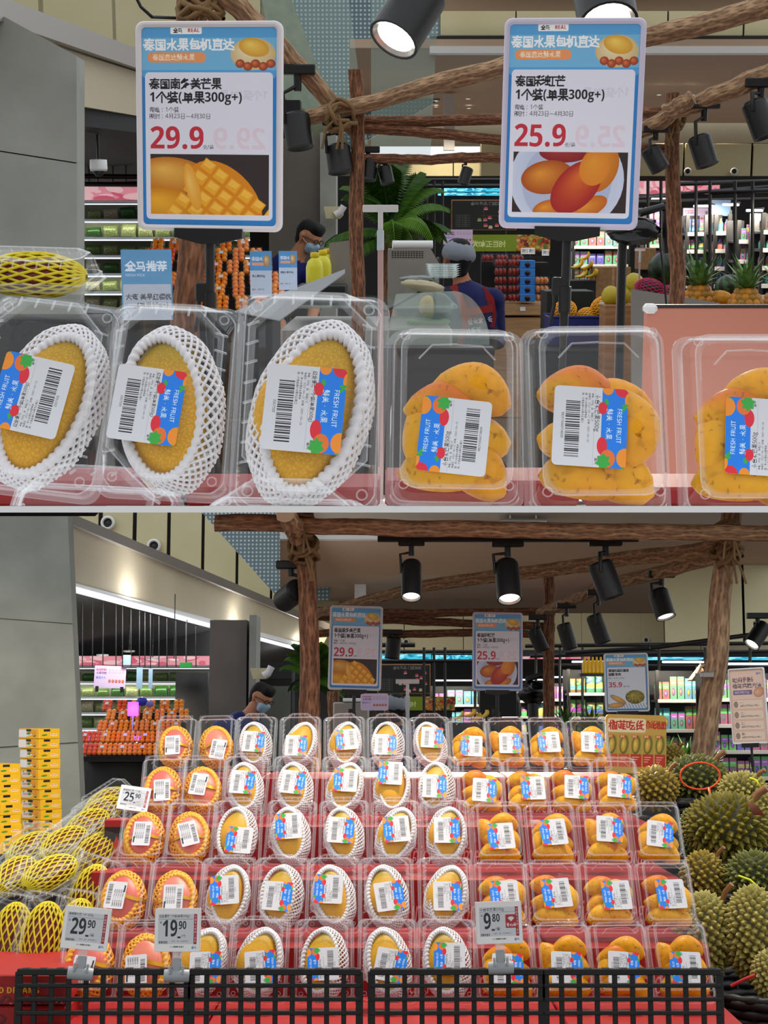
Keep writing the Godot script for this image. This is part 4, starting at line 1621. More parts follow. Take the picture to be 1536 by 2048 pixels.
# ---- durian
func durian_mb(sd: int, r: Vector3, k0: Color, k1: Color, spikes := 240, long := 0.16) -> MB:
	var b := MB.new()
	b.tint(k0)
	var g := rng(sd)
	b.ball(Vector3.ZERO, r, 20, 12)
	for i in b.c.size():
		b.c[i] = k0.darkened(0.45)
	for i in spikes:
		var y := 1.0 - 2.0 * (i + 0.5) / spikes
		var a := i * 2.39996 + g.randf_range(-0.06, 0.06)
		var d := Vector3(sqrt(1 - y * y) * cos(a), y, sqrt(1 - y * y) * sin(a))
		var p := d * r
		var nn := (d / r).normalized()
		var u := nn.cross(Vector3(0.31, 0.9, 0.2)).normalized().rotated(nn, g.randf() * TAU)
		var w := nn.cross(u)
		var e := sqrt(4.0 * PI / spikes) * (r.x + r.y + r.z) / 3.0 * 0.62
		var tip := p + nn * r.x * long * g.randf_range(0.8, 1.2) + (u * g.randf_range(-1, 1) + w * g.randf_range(-1, 1)) * e * 0.25
		var base := []
		for q in 5:
			var f := TAU * q / 5
			base.append(p - nn * r.x * 0.03 + (u * cos(f) + w * sin(f)) * e)
		for q in 5:
			var s := b.v.size()
			b.tri3(base[q], base[(q + 1) % 5], tip, base[q] + base[(q + 1) % 5] - p * 2.0 + nn * e)
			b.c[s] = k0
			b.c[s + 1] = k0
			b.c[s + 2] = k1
	return b


# ---- palm frond along +x that droops
func frond_mb(len: float, rise: float, k: Color, pairs := 26) -> MB:
	var b := MB.new()
	b.tint(k)
	var at := func(t: float) -> Vector3: return Vector3(t * len, rise * sin(t * 2.0) * len - t * t * len * 0.32, 0)
	var pts := []
	for i in 9:
		pts.append(at.call(i / 8.0))
	b.tube(pts, [0.012, 0.011, 0.010, 0.009, 0.008, 0.006, 0.005, 0.004, 0.003], 5)
	for s in [-1.0, 1.0]:
		for i in pairs:
			var t := 0.12 + 0.88 * i / pairs
			var o: Vector3 = at.call(t)
			var l := len * 0.34 * sin(PI * (0.12 + 0.80 * t)) + 0.02
			var d := Vector3(0.75, -0.28, s).normalized()
			var w := Vector3(0.014, 0.004, 0)
			var m := o + d * l * 0.5 + Vector3(0, 0.012, 0)
			var e := o + d * l - Vector3(0, l * 0.22, 0)
			b.tint(k.lerp(Color(0.40, 0.50, 0.10), 0.5 * fposmod(i * 0.37, 1.0)))
			b.quad(o - w * 0.5, o + w * 0.5, m + w, m - w, Vector3.UP)
			b.tri3(m - w, m + w, e, Vector3.UP)
	return b


# ---- bodies: tapered capsules joined smoothly and skinned with surface nets
# bone = [from, to, r from, r to, colour, flatten z]
func body_mb(bones: Array, cell: float, k := 0.03) -> MB:
	var lo := Vector3(1e9, 1e9, 1e9)
	var hi := -lo
	for q in bones:
		var r: float = maxf(q[2], q[3]) + k + cell * 2
		lo = lo.min(q[0] - Vector3.ONE * r).min(q[1] - Vector3.ONE * r)
		hi = hi.max(q[0] + Vector3.ONE * r).max(q[1] + Vector3.ONE * r)
	var sz := Vector3i(((hi - lo) / cell).ceil()) + Vector3i.ONE
	var field := PackedFloat32Array()
	field.resize(sz.x * sz.y * sz.z)
	field.fill(1e3)
	for q in bones:
		var a: Vector3 = q[0]
		var ab: Vector3 = q[1] - a
		var l2 := maxf(ab.length_squared(), 1e-9)
		var ra: float = q[2]
		var rb: float = q[3]
		var m := maxf(ra, rb) + k + cell * 2
		var i0 := Vector3i(((a.min(q[1]) - Vector3.ONE * m - lo) / cell).floor()).clamp(Vector3i.ZERO, sz - Vector3i.ONE)
		var i1 := Vector3i(((a.max(q[1]) + Vector3.ONE * m - lo) / cell).ceil()).clamp(Vector3i.ZERO, sz - Vector3i.ONE)
		for z in range(i0.z, i1.z + 1):
			for y in range(i0.y, i1.y + 1):
				for x in range(i0.x, i1.x + 1):
					var p := lo + Vector3(x, y, z) * cell
					var t := clampf((p - a).dot(ab) / l2, 0, 1)
					var d := (p - a - ab * t).length() - lerpf(ra, rb, t)
					var at := (z * sz.y + y) * sz.x + x
					var f := field[at]
					var h := maxf(k - absf(f - d), 0.0) / k
					field[at] = minf(f, d) - h * h * k * 0.25
	var b := MB.new()
	b.tinted = true
	var ids := {}
	var step := [1, sz.x, sz.x * sz.y]
	for z in sz.z - 1:
		for y in sz.y - 1:
			for x in sz.x - 1:
				var at := (z * sz.y + y) * sz.x + x
				var neg := 0
				for q in 8:
					if field[at + (q & 1) + (q >> 1 & 1) * step[1] + (q >> 2) * step[2]] < 0.0:
						neg += 1
				if neg == 0 or neg == 8:
					continue
				var sum := Vector3.ZERO
				var m := 0
				for q in 8:
					for e in 3:
						if q >> e & 1:
							continue
						var o := Vector3(q & 1, q >> 1 & 1, q >> 2)
						var f0 := field[at + (q & 1) + (q >> 1 & 1) * step[1] + (q >> 2) * step[2]]
						var f1: float = field[at + (q & 1) + (q >> 1 & 1) * step[1] + (q >> 2) * step[2] + step[e]]
						if (f0 < 0.0) != (f1 < 0.0):
							var d := Vector3.ZERO
							d[e] = f0 / (f0 - f1)
							sum += o + d
							m += 1
				var p := lo + (Vector3(x, y, z) + sum / m) * cell
				var gr := Vector3(field[at + 1] - field[at], field[at + step[1]] - field[at], field[at + step[2]] - field[at])
				var best := 1e9
				var kc := Color.WHITE
				for q in bones:
					var ab: Vector3 = q[1] - q[0]
					var t := clampf((p - q[0]).dot(ab) / maxf(ab.length_squared(), 1e-9), 0, 1)
					var d: float = (p - q[0] - ab * t).length() - lerpf(q[2], q[3], t)
					if d < best:
						best = d
						kc = q[4]
				b.col = kc
				ids[at] = b.add(p, gr)
	for at in ids:
		for e in 3:
			if (field[at] < 0.0) == (field[at + step[e]] < 0.0):
				continue
			var s1: int = step[(e + 1) % 3]
			var s2: int = step[(e + 2) % 3]
			if ids.has(at - s1) and ids.has(at - s2) and ids.has(at - s1 - s2):
				b.tri(ids[at], ids[at - s1], ids[at - s1 - s2])
				b.tri(ids[at], ids[at - s1 - s2], ids[at - s2])
	return b


# a rack of shelves with posts; returns the heights of its boards
func rack(label: String, t: Transform3D, w: float, h: float, deep: float, boards: int, frame_m: Material, board_m: Material, back: Material) -> Array:
	var n := thing("shelf_rack", label, "shelf", t)
	for s in [-1.0, 1.0]:
		for z in [-1.0, 1.0]:
			part("post", MB.new().box(Vector3(s * (w * 0.5 - 0.02), h * 0.5, z * (deep * 0.5 - 0.02)), Vector3(0.04, h, 0.04)), frame_m, n)
	if back:
		part("back_panel", MB.new().box(Vector3(0, h * 0.5, -deep * 0.5 + 0.01), Vector3(w - 0.04, h - 0.02, 0.015)), back, n)
	var ys := []
	for i in boards:
		var y := h * (i + 0.12) / boards
		part("shelf_board", MB.new().box(Vector3(0, y - 0.015, 0), Vector3(w - 0.04, 0.03, deep - 0.04), 0.004), board_m, n)
		part("price_rail", MB.new().box(Vector3(0, y - 0.015, deep * 0.5 - 0.005), Vector3(w - 0.05, 0.045, 0.012), 0.003), M.rail, n)
		ys.append(y)
	return ys


func goods_mesh(kind: int, w: float, h: float, d: float) -> ArrayMesh:
	var b := MB.new()
	if kind == 0:
		b.box(Vector3(0, h * 0.5, 0), Vector3(w, h, d), minf(w, d) * 0.06)
	elif kind == 1:
		b.lathe([Vector2(0, 0), Vector2(w * 0.45, 0), Vector2(w * 0.48, h * 0.06), Vector2(w * 0.48, h * 0.62), Vector2(w * 0.18, h * 0.84), Vector2(w * 0.18, h), Vector2(0, h)], 12)
	else:
		var rows := []
		for j in 7:
			var t := j / 6.0
			var row := PackedVector3Array()
			var fat := d * 0.5 * pow(sin(PI * clampf(t, 0.03, 0.97)), 0.5)
			for s in 12:
				var a := TAU * s / 12
				row.append(Vector3(clampf(cos(a) * 1.3, -1, 1) * w * 0.5 * (1.0 - 0.06 * sin(PI * t)), t * h, sin(a) * fat))
			rows.append(row)
		b.surf(rows, true)
	return b.mesh()
# ---------------------------------------------------------------- shared by both places
func make_materials_more() -> void:
	M.rail = mat(Color(0.72, 0.72, 0.70), 0.5)
	M.sign2 = tmat(sign_durian(), 0.35)
	M.ripe = tmat(sign_ripe(), 0.4)
	M.map = tmat(durian_map(), 0.5)
	M.poster = tmat(green_poster(), 0.5)
	M.chalk = tmat(blackboard_print(), 0.6)
	M.guide = tmat(guide_print(), 0.4)
	M.recommend = tmat(sign_recommend(), 0.3)
	M.mini0 = tmat(sign_small(0), 0.3)
	M.mini1 = tmat(sign_small(1), 0.3)
	M.carton = tmat(carton_side(), 0.5)
	M.carton_end = tmat(carton_end(), 0.5)
	M.pome = tmat(pomegranate_print(), 0.5)
	M.red_print = tmat(red_carton_print(false), 0.45)
	M.dreams = tmat(red_carton_print(true), 0.45)
	M.script = tmat(script_print(), 0.45)
	M.mall = tmat(mall_print(), 0.4)
	M.screen_pink = lit_print(screen_print(true), 0.9)
	M.screen_cyan = lit_print(screen_print(false), 1.3)
	M.tag29 = tmat(price_tag("海南爱文芒 1个 500g", "29", "90", "份", false), 0.3)
	M.tag19 = tmat(price_tag("红金煌芒 1个装(单果500g)", "19", "90", "个", false), 0.3)
	M.tag9 = tmat(price_tag("小台农芒果530g", "9", "80", "盒", true), 0.3)
	M.tag25 = tmat(price_tag("泰国南芒果 1个装", "25", "90", "个", false), 0.3)
	M.tag28 = tmat(price_tag("红小果 1盒", "28", "80", "盒", false), 0.3)
	M.perf = mat(Color.WHITE, 0.3)
	var im := blank(128, 128, Color(0.40, 0.50, 0.54))
	for y in 8:
		for x in 8:
			blob(im, x * 16 + 8, y * 16 + 8, 4.5, 4.5, Color(0.75, 0.82, 0.86))
	M.perf.albedo_texture = ImageTexture.create_from_image(im)
	M.perf.uv1_triplanar = true
	M.perf.uv1_scale = Vector3.ONE * 1.4
	M.veg = []
	var vk := [[0.10, 0.20, 0.05, 0.52, 0.62, 0.34], [0.26, 0.30, 0.14, 0.80, 0.80, 0.62], [0.30, 0.28, 0.18, 0.88, 0.86, 0.74], [0.03, 0.16, 0.04, 0.26, 0.48, 0.16], [0.16, 0.22, 0.08, 0.74, 0.76, 0.52]]
	for q in vk:
		M.veg.append(noisy(Color(q[0], q[1], q[2]), Color(q[3], q[4], q[5]), 5.0, 0.3, 0.05))
	M.palm_trunk = M.bark
	M.wicker = mat(Color(0.07, 0.055, 0.045), 0.5)


func lit_print(im: Image, e: float) -> StandardMaterial3D:
	var m := tmat(im, 0.4)
	m.emission_enabled = true
	m.emission_texture = m.albedo_texture
	m.emission_operator = BaseMaterial3D.EMISSION_OP_MULTIPLY
	m.emission = Color.WHITE
	m.emission_energy_multiplier = e
	return m


# the box whose front fills that rectangle of the picture at distance d
func pan_t(x0: float, y0: float, x1: float, y1: float, d: float, deep: float) -> Array:
	var a := P(x0, y1, d)
	var b := P(x1, y0, d)
	return [Vector3((a.x + b.x) * 0.5, (a.y + b.y) * 0.5, -d - deep * 0.5), Vector3(absf(b.x - a.x), absf(b.y - a.y), deep)]


func pan(x0: float, y0: float, x1: float, y1: float, d: float, deep: float, bev := 0.0) -> MB:
	var q := pan_t(x0, y0, x1, y1, d, deep)
	return MB.new().box(q[0], q[1], bev)


# a flat slab through four points of the picture, each with its own distance
func sheet(q: Array, thick: float) -> MB:
	var p := []
	for e in q:
		p.append(P(e[0], e[1], e[2]))
	var n: Vector3 = (p[1] - p[0]).cross(p[3] - p[0]).normalized() * thick
	if n.z > 0:
		n = -n
	var b := MB.new()
	b.quad(p[0], p[1], p[2], p[3], -n)
	b.quad(p[0] + n, p[1] + n, p[2] + n, p[3] + n, n)
	for i in 4:
		var j := (i + 1) % 4
		b.quad(p[i], p[j], p[j] + n, p[i] + n, p[i] + p[j] - p[(i + 2) % 4] - p[(j + 2) % 4])
	return b


# a wall of upright panels with open joints in front of a backing
func panel_wall(called: String, x0: float, y0: float, x1: float, y1: float, d: float, n: int, m: Material, rows := 1) -> Node3D:
	var w := struct(called, pan(x0, y0, x1, y1, d + 0.08, 0.1), M.groove)
	for r in rows:
		for k in n:
			var dx := (x1 - x0) / n
			var dy := (y1 - y0) / rows
			part("panel", pan(x0 + dx * k + 0.9, y0 + dy * r + 0.9, x0 + dx * (k + 1) - 0.9, y0 + dy * (r + 1) - 0.9, d, 0.07, 0.006), m, w)
	return w


func downlights(where: Array, d: float, r: float, label: String, group: String, e := 1.5) -> void:
	var o := where.duplicate()
	o.sort_custom(func(a, b): return a[0] < b[0])
	for q in where:
		var n := thing("downlight", (label % (nths[o.find(q)] + " from left")) if "%s" in label else label, "ceiling light", T(P(q[0], q[1], q[2] if q.size() > 2 else d)), group)
		part("trim_ring", MB.new().lathe([Vector2(r * 0.8, 0.0), Vector2(r * 1.15, 0.0), Vector2(r * 1.15, r * 0.3), Vector2(r * 0.8, r * 0.3)], 14), M.white, n)
		if "produce wall" in label:
			part("rod", MB.new().tube([Vector3(0, 0.01, 0), Vector3(0, 0.75, 0)], 0.006, 5), M.black, n)
		part("diffuser", MB.new().lathe([Vector2(0, 0.01), Vector2(r * 0.85, 0.01), Vector2(r * 0.85, r * 0.3), Vector2(0, r * 0.3)], 14), M.lamp, n)
		var l := SpotLight3D.new()
		l.name = "downlight_beam"
		l.spot_angle = 62.0
		l.spot_angle_attenuation = 0.8
		l.light_energy = e
		l.light_size = r
		l.light_color = Color(1, 0.93, 0.82)
		l.spot_range = 40.0
		l.spot_attenuation = 2.0
		l.shadow_enabled = true
		l.basis = Basis(Vector3.RIGHT, -PI / 2)
		l.position = Vector3(0, -0.03 - r * 0.2, 0)
		n.add_child(l)


func portholes(where: Array, d: float, r: float, label: String, group: String) -> void:
	for q in where:
		var n := thing("round_wall_lamp", (label % (nths[where.find(q)] + " from left")) if "%s" in label else label, "wall lamp", T(P(q[0], q[1], d), Vector3(90, 0, 0)), group)
		part("ring", MB.new().lathe([Vector2(r * 0.62, 0), Vector2(r * 0.66, r * 0.5), Vector2(r, r * 0.35), Vector2(r, 0)], 20), M.white, n)
		part("lens", MB.new().lathe([Vector2(0, r * 0.22), Vector2(r * 0.3, r * 0.2), Vector2(r * 0.62, 0.0)], 20), M.dark_steel, n)


var row_words := ["back row, under the hanging signs", "second row from the back", "middle row", "second row from the front", "front row, behind the black basket fence"]
var nths := ["first", "second", "third", "fourth", "fifth", "sixth", "seventh", "eighth", "ninth", "tenth", "eleventh", "twelfth", "thirteenth", "fourteenth", "fifteenth", "sixteenth", "seventeenth", "eighteenth", "nineteenth", "twentieth", "next", "next", "next", "next"]
var nth := ["leftmost", "second", "third", "fourth", "rightmost"]


func lower_shell() -> void:
	struct("floor", MB.new().box(Vector3(0, -0.05, -22), Vector3(40, 0.1, 52)), M.floor)
	# grey pillar on the left, faced with big concrete panels
	var w := struct("wall_left_pillar", sheet([[-420, 1022, 11.05], [134, 1022, 11.05], [166, 1740, 11.05], [-420, 1740, 11.05]], 0.2), M.concrete)
	part("panel", sheet([[-420, 1021, 11], [135, 1021, 11], [145, 1247, 11], [-420, 1205, 11]], 0.06), M.concrete, w)
	part("panel", sheet([[-420, 1207, 11], [145, 1249, 11], [156, 1484, 11], [-420, 1520, 11]], 0.06), M.concrete, w)
	part("panel", sheet([[-420, 1523, 11], [156, 1487, 11], [168, 1766, 11], [-420, 1766, 11]], 0.06), M.concrete, w)
	# second pillar behind the man
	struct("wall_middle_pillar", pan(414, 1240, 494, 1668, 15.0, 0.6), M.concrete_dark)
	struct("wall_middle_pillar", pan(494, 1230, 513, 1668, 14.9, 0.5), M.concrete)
	# upper galleries of the mall
	panel_wall("wall_back_gallery", 60, 1021, 680, 1330, 36.0, 9, M.cream)
	struct("wall_left_soffit", sheet([[90, 1012, 13.0], [660, 1262, 30.0], [640, 1302, 30.0], [90, 1152, 13.0]], 0.2), M.beige)
	struct("trim_1", sheet([[90, 1150, 12.95], [640, 1296, 29.9], [640, 1303, 29.9], [90, 1160, 12.95]], 0.1), M.white)
	cove_light([[100, 1166, 12.95], [640, 1310, 29.8]], "glowing light strip along the left gallery's lower edge, lower picture")
	struct("trim_2", sheet([[90, 1004, 12.9], [660, 1248, 29.9], [660, 1262, 29.9], [90, 1026, 12.9]], 0.1), M.steel)
	struct("ceiling_left_store", sheet([[100, 1160, 14.0], [640, 1300, 30.0], [560, 1322, 30.0], [100, 1308, 20.6]], 0.1), M.black_soft)
	struct("wall_back_store", pan(90, 1240, 440, 1660, 21.5, 0.3), M.black_soft)
	struct("wall_back_perforated", sheet([[400, 1021, 34.0], [660, 1021, 34.0], [660, 1200, 34.0], [560, 1200, 34.0]], 0.1), M.perf)
	struct("ceiling_brown_store", sheet([[560, 1075, 28.0], [1560, 1075, 28.0], [1560, 1225, 38.0], [560, 1225, 38.0]], 0.15), M.brown_ceiling)
	struct("wall_back_brown", pan(560, 1180, 1560, 1300, 38.3, 0.2), M.beige)
	struct("trim_3", pan(560, 1060, 1560, 1078, 27.9, 0.3), M.white)
	struct("ceiling_front", sheet([[560, 1021, 27.0], [1600, 1021, 27.0], [1600, 1062, 28.0], [560, 1062, 28.0]], 0.2), M.ceiling)
	panel_wall("wall_back_cream", 690, 1225, 1400, 1308, 33.0, 6, M.cream)
	panel_wall("wall_right_cream", 1330, 1021, 1640, 1290, 31.0, 2, M.cream)
	struct("wall_back_dark", pan(500, 1300, 1700, 1700, 34.5, 0.3), M.black_soft)
	struct("trim_4", pan(960, 1300, 1600, 1312, 32.8, 0.3), M.dark_steel)
	portholes([[812, 1284], [1012, 1282], [1100, 1282], [1292, 1280]], 32.98, 0.07, "%s round grey porthole lamp on the cream gallery wall, lower picture", "portholes on the lower cream wall")
	portholes([[216, 1046], [308, 1092], [424, 1164], [466, 1190]], 35.9, 0.17, "%s round white porthole lamp on the left gallery wall, lower picture", "portholes on the lower left gallery")
	var duct := MB.new().tube([P(1000, 1053, 27.2), P(1092, 1053, 27.2)], 0.15, 20)
	for x in [1020, 1072]:
		duct.tube([P(x, 1053, 27.2), P(x, 1030, 27.2)], 0.02, 6)
	solo("air_duct", "silver round air duct above the top log of the lower picture", "duct", duct, M.steel)
	struct("wall_back_column", pan(709, 1122, 732, 1230, 33.5, 0.3), M.white)


func cove_light(q: Array, label: String) -> void:
	var a := P(q[0][0], q[0][1], q[0][2])
	var b := P(q[1][0], q[1][1], q[1][2])
	var n := thing("light_strip", label, "light strip", T(a))
	part("diffuser", MB.new().tube([Vector3.ZERO, b - a], 0.03, 6), M.strip, n)
	for k in 3:
		var l := OmniLight3D.new()
		l.name = "light_strip_beam"
		l.light_energy = 1.8
		l.light_size = 0.1
		l.omni_range = 40.0
		l.omni_attenuation = 2.0
		l.shadow_enabled = true
		l.position = (b - a) * (k + 0.5) / 3.0 + Vector3(0.1, -0.12, 0.1)
		n.add_child(l)


func lower_lights() -> void:
	downlights([[683, 1108, 30.0], [752, 1108, 30.0], [752, 1128, 31.5], [754, 1144, 33.0], [1060, 1120, 31], [1250, 1120, 31], [870, 1122, 31]], 30.0, 0.05, "%s small round downlight in the brown ceiling of the lower picture", "downlights in the lower brown ceiling", 80.0)
	downlights([[258, 1304, 18.0], [305, 1318, 17.5], [348, 1321, 17.0], [205, 1312, 17.0]], 17.0, 0.06, "%s warm round downlight over the produce wall of the lower picture", "downlights over the lower produce wall", 6.0)
	var g := "track spotlights over the lower stall"
	var rl := thing("light_track", "black lighting track under the top log of the lower picture", "lighting track", T(P(1016, 1078, 5.6)))
	part("rail", MB.new().box(Vector3.ZERO, Vector3(0.98, 0.022, 0.03), 0.003), M.black, rl)
	for x in [-0.36, 0.36]:
		part("hanger", MB.new().tube([Vector3(x, 0, 0), Vector3(x, 0.03, 0.12)], 0.006, 6), M.black, rl)
	spotlight("lit black spotlight nearest the left sign of the lower picture", P(823, 1160, 5.6), Vector3(-0.02, -0.86, 0.42), 0.038, 0.15, 0.13, 5.0, g, 44)
	spotlight("lit black spotlight above the right sign of the lower picture", P(1016, 1162, 5.6), Vector3(0.03, -0.86, 0.42), 0.046, 0.16, 0.13, 5.0, g, 44)
	spotlight("dark black spotlight tilted right, above the right sign of the lower picture", P(1212, 1160, 5.6), Vector3(0.30, -0.9, 0.10), 0.048, 0.14, 0.13, 0.0, g)
	spotlight("small lit spotlight on the right, under the diagonal log of the lower picture", P(1324, 1208, 6.18), Vector3(0.2, -0.9, 0.3), 0.042, 0.12, 0.11, 3.0, g)
	spotlight("left one of three dark spotlights over the thin post of the lower picture", P(1076, 1280, 7.05), Vector3(0.38, -0.9, 0.1), 0.034, 0.11, 0.095, 0.0, g)
	spotlight("middle one of three dark spotlights over the thin post of the lower picture", P(1134, 1273, 6.85), Vector3(0.25, -0.95, 0.1), 0.034, 0.12, 0.13, 0.0, g)
	spotlight("right one of three dark spotlights over the thin post of the lower picture", P(1197, 1258, 6.6), Vector3(0.30, -0.92, 0.1), 0.036, 0.13, 0.15, 0.0, g)
	spotlight("lit spotlight high on the left, behind the left post of the lower picture", P(582, 1190, 5.62), P(60, 1600, 8.9) - P(582, 1190, 5.62), 0.044, 0.135, 0.10, 14.0, g, 22)
	spotlight("dark spotlight against the far black frames, left of the right sign", P(786, 1296, 7.22), Vector3(-0.1, -0.95, 0.1), 0.036, 0.10, 0.065, 0.0, g)
	spotlight("lit spotlight at the right edge of the lower picture", P(1516, 1270, 9.0), Vector3(-0.55, -0.7, 0.3), 0.05, 0.16, 0.10, 3.0, g)


func pack_label(kind: String, row: int, i: int, n: int) -> String:
	var what: String = {"mango": "yellow mango pack in white foam net", "small": "clear box of small yellow mangoes", "apple": "pink mango pack in yellow foam net"}[kind]
	var w: String = nth[i] if i < n - 1 else "rightmost"
	return w + " " + what + ", " + row_words[row]


var step_y := []
var step_d := []


func lower_display() -> void:
	var D := [4.5, 4.1, 3.77, 3.47, 3.2]
	var lean := 35.0
	var tops := [1415, 1494, 1582, 1697, 1821]
	var nrm := Vector3(0, sin(deg_to_rad(lean)), cos(deg_to_rad(lean)))
	var xs := [
		{"apple": [351, 432], "mango": [511, 600, 689, 775, 860], "small": [937, 1012, 1092, 1176]},
		{"apple": [326, 405], "mango": [491, 590, 689, 783, 873], "small": [963, 1052, 1141, 1231]},
		{"apple": [288, 379], "mango": [474, 581, 688, 791, 892], "small": [996, 1103, 1209, 1314]},
		{"apple": [247, 350], "mango": [455, 563, 667, 773, 891], "small": [1003, 1107, 1215, 1332]},
		{"apple": [178, 292], "mango": [402, 517, 648, 775, 893], "small": [1012, 1126, 1240, 1360]}]
	# label places: pixel offset from the pack's middle, tilt, 1 = blue side left
	var lab := {
		"mango": [[[-4, -8, 4, 0], [-8, 0, 3, 0], [4, -12, -5, 1], [-4, -2, 3, 0], [4, -16, 5, 0]], [[-6, -8, 3, 0], [-4, -8, 6, 0], [2, -12, 4, 1], [-2, -26, 4, 1], [-4, 0, 2, 0]],
			[[4, 10, 5, 1], [-4, -18, -6, 1], [-6, -10, 5, 0], [2, -12, -6, 1], [2, -10, 1, 0]], [[-6, -20, -4, 1], [-8, -8, 4, 0], [-10, -22, 3, 1], [6, -8, -8, 0], [4, -8, 0, 0]],
			[[8, 4, -3, 0], [4, 2, -6, 0], [-2, -4, -2, 1], [6, -2, 10, 0], [6, -14, 0, 1]]],
		"small": [[[6, 0, 4, 1], [8, -6, 2, 0], [6, -8, -2, 1], [8, -8, 4, 0]], [[6, -4, 6, 0], [14, -8, -2, 1], [12, -10, 4, 0], [8, -12, 6, 0]],
			[[6, -2, -3, 1], [4, -10, -4, 1], [10, -16, 5, 0], [6, -6, 8, 0]], [[6, -6, -3, 1], [6, -10, -5, 1], [18, -6, -3, 1], [10, -8, -2, 1]],
			[[4, 8, 3, 0], [8, 4, 3, 0], [8, 4, 6, 0], [12, 4, 3, 1]]],
		"apple": [[[-6, 4, -4, 0], [4, 12, 8, 1]], [[-2, 0, -4, 0], [-8, -12, 8, 1]], [[-4, -10, 1, 0], [-2, -10, -18, 0]], [[-16, -10, 4, 1], [-4, -4, -2, 0]], [[-14, 16, 8, 1], [-20, 14, -5, 0]]],
	}
	var base := {"mango": [1491, 1572, 1670, 1800, 1932], "small": [1492, 1584, 1674, 1796, 1932], "apple": [1486, 1580, 1677, 1800, 1926]}
	var half := {"mango": MH, "small": SH, "apple": AH}
	var grp := {"mango": "netted mango packs of the lower stall", "small": "small mango boxes of the lower stall", "apple": "pink mango packs of the lower stall"}
	for r in 5:
		var d: float = D[r]
		var eff := deg_to_rad(lean) - atan((tops[r] + 60 - 1400.0) / F)
		for kind in ["apple", "mango", "small"]:
			var n: int = xs[r][kind].size()
			var seen: float = half[kind] * cos(eff) + 0.05 * sin(eff)
			var cy: float = tops[r] + seen * 0.5 / d * F + ({"mango": 0, "small": 10, "apple": 8}[kind] if r != 0 else {"mango": 0, "small": 10, "apple": 8}[kind])
			for i in n:
				var px: float = xs[r][kind][i]
				var o := P(px, cy, d) - nrm * 0.03
				if r < step_y.size():
					pass
				var g := rng(r * 100 + i * 7 + n)
				var up := Vector3(0, cos(deg_to_rad(lean)), -sin(deg_to_rad(lean)))
				# the foot of every pack rests on its step
				var foot: float = o.y - half[kind] * 0.5 * up.y + 0.004
				if kind == "apple" and i == 0:
					step_y.append(foot - 0.012)
					step_d.append(d)
				var rest: float = step_y[r] + half[kind] * 0.5 * up.y + 0.004 - o.y
				o += up * (rest / up.y)
				var t := Transform3D(Basis.from_euler(Vector3(-deg_to_rad(lean), 0, deg_to_rad(g.randf_range(-1.5, 1.5)))), o)
				var q: Array = lab[kind][r][i]
				var ray := P(px + q[0], base[kind][r] + q[1], 3.0) - Vector3(0, EYE, 0)
				var lo := t * Vector3(0, 0, 0.018 + DEEP) - Vector3(0, EYE, 0)
				var loc := t.affine_inverse() * (Vector3(0, EYE, 0) + ray * lo.dot(nrm) / ray.dot(nrm))
				var st := T(Vector3(loc.x, loc.y, 0), Vector3(0, 0, -q[2]))
				st.origin = st.origin.clamp(Vector3(-0.034, -0.062, 0), Vector3(0.034, 0.05, 0))
				pack(kind, r * 3 + i * 2 + (1 if kind == "small" else 0), pack_label(kind, r, i, n), t, grp[kind], st, q[3] == 1)
	# red cartons that make the steps
	var grp_c := "red cartons that carry the lower stall's packs"
	for r in 5:
		var front: float = step_d[r] - 0.125
		var back: float = step_d[r - 1] - 0.13 if r > 0 else step_d[r] + 0.22
		if r == 4:
			front = 2.985
		for c in 4:
			var x0 := -0.70 + c * 0.352
			var hgt := 0.150 if r < 4 else 0.20
			var words := ["leftmost", "second", "third", "rightmost"]
			var n := thing("red_carton", "%s red cardboard carton, %s" % [words[c], ["under the back row of packs", "under the second row from the back", "under the middle row of packs", "under the second row from the front", "under the front fence"][r]], "carton", T(Vector3(x0 + 0.176, step_y[r] - hgt * 0.5, -(front + back) * 0.5)), grp_c)
			var dp := back - front
			part("body", MB.new().box(Vector3.ZERO, Vector3(0.348, hgt, dp), 0.003), M.red_card if r < 4 else M.red_side, n)
			var pm: Material = M.red_print if r == 4 else M.pome if c == 0 and r == 2 else M.script if c >= 2 else null
			if pm:
				var w: float = 0.34 if pm != M.pome else 0.075
				var x: float = 0.0 if pm != M.pome else -0.135
				part("printed_front", MB.new().box(Vector3(x, 0, dp * 0.5 + 0.001), Vector3(w, hgt * 0.96, 0.0015)), pm, n)
			if r == 4:
				part("hand_hole", MB.new().box(Vector3(0.07 if c % 2 else -0.06, hgt * 0.5 - 0.008, dp * 0.5 + 0.0022), Vector3(0.06, 0.016, 0.002), 0.0008), M.black, n)
	for q in [[208, 262, 90, 3.90, 0.065, 2, "pome", "dark carton with a red pomegranate picture at the middle row's left end"], [184, 262, 112, 3.575, 0.062, 3, "", "plain bright red carton behind the pink mangoes, second row from the front"]]:
		var k: float = q[3] / F
		var n := thing("pomegranate_carton", q[7], "carton", T(Vector3(P((q[0] + q[1]) * 0.5, 1700, q[3]).x, step_y[q[5]] + 0.0005, -q[3])))
		part("body", MB.new().box(Vector3(0, q[2] * k * 0.5, -q[4] * 0.5), Vector3((q[1] - q[0]) * k, q[2] * k, q[4]), 0.003), M.red_side, n)
		if q[6]:
			part("printed_front", MB.new().box(Vector3(0, q[2] * k * 0.5, 0.0008), Vector3((q[1] - q[0]) * k * 0.97, q[2] * k * 0.97, 0.0012)), M.pome, n)
	var b := MB.new()
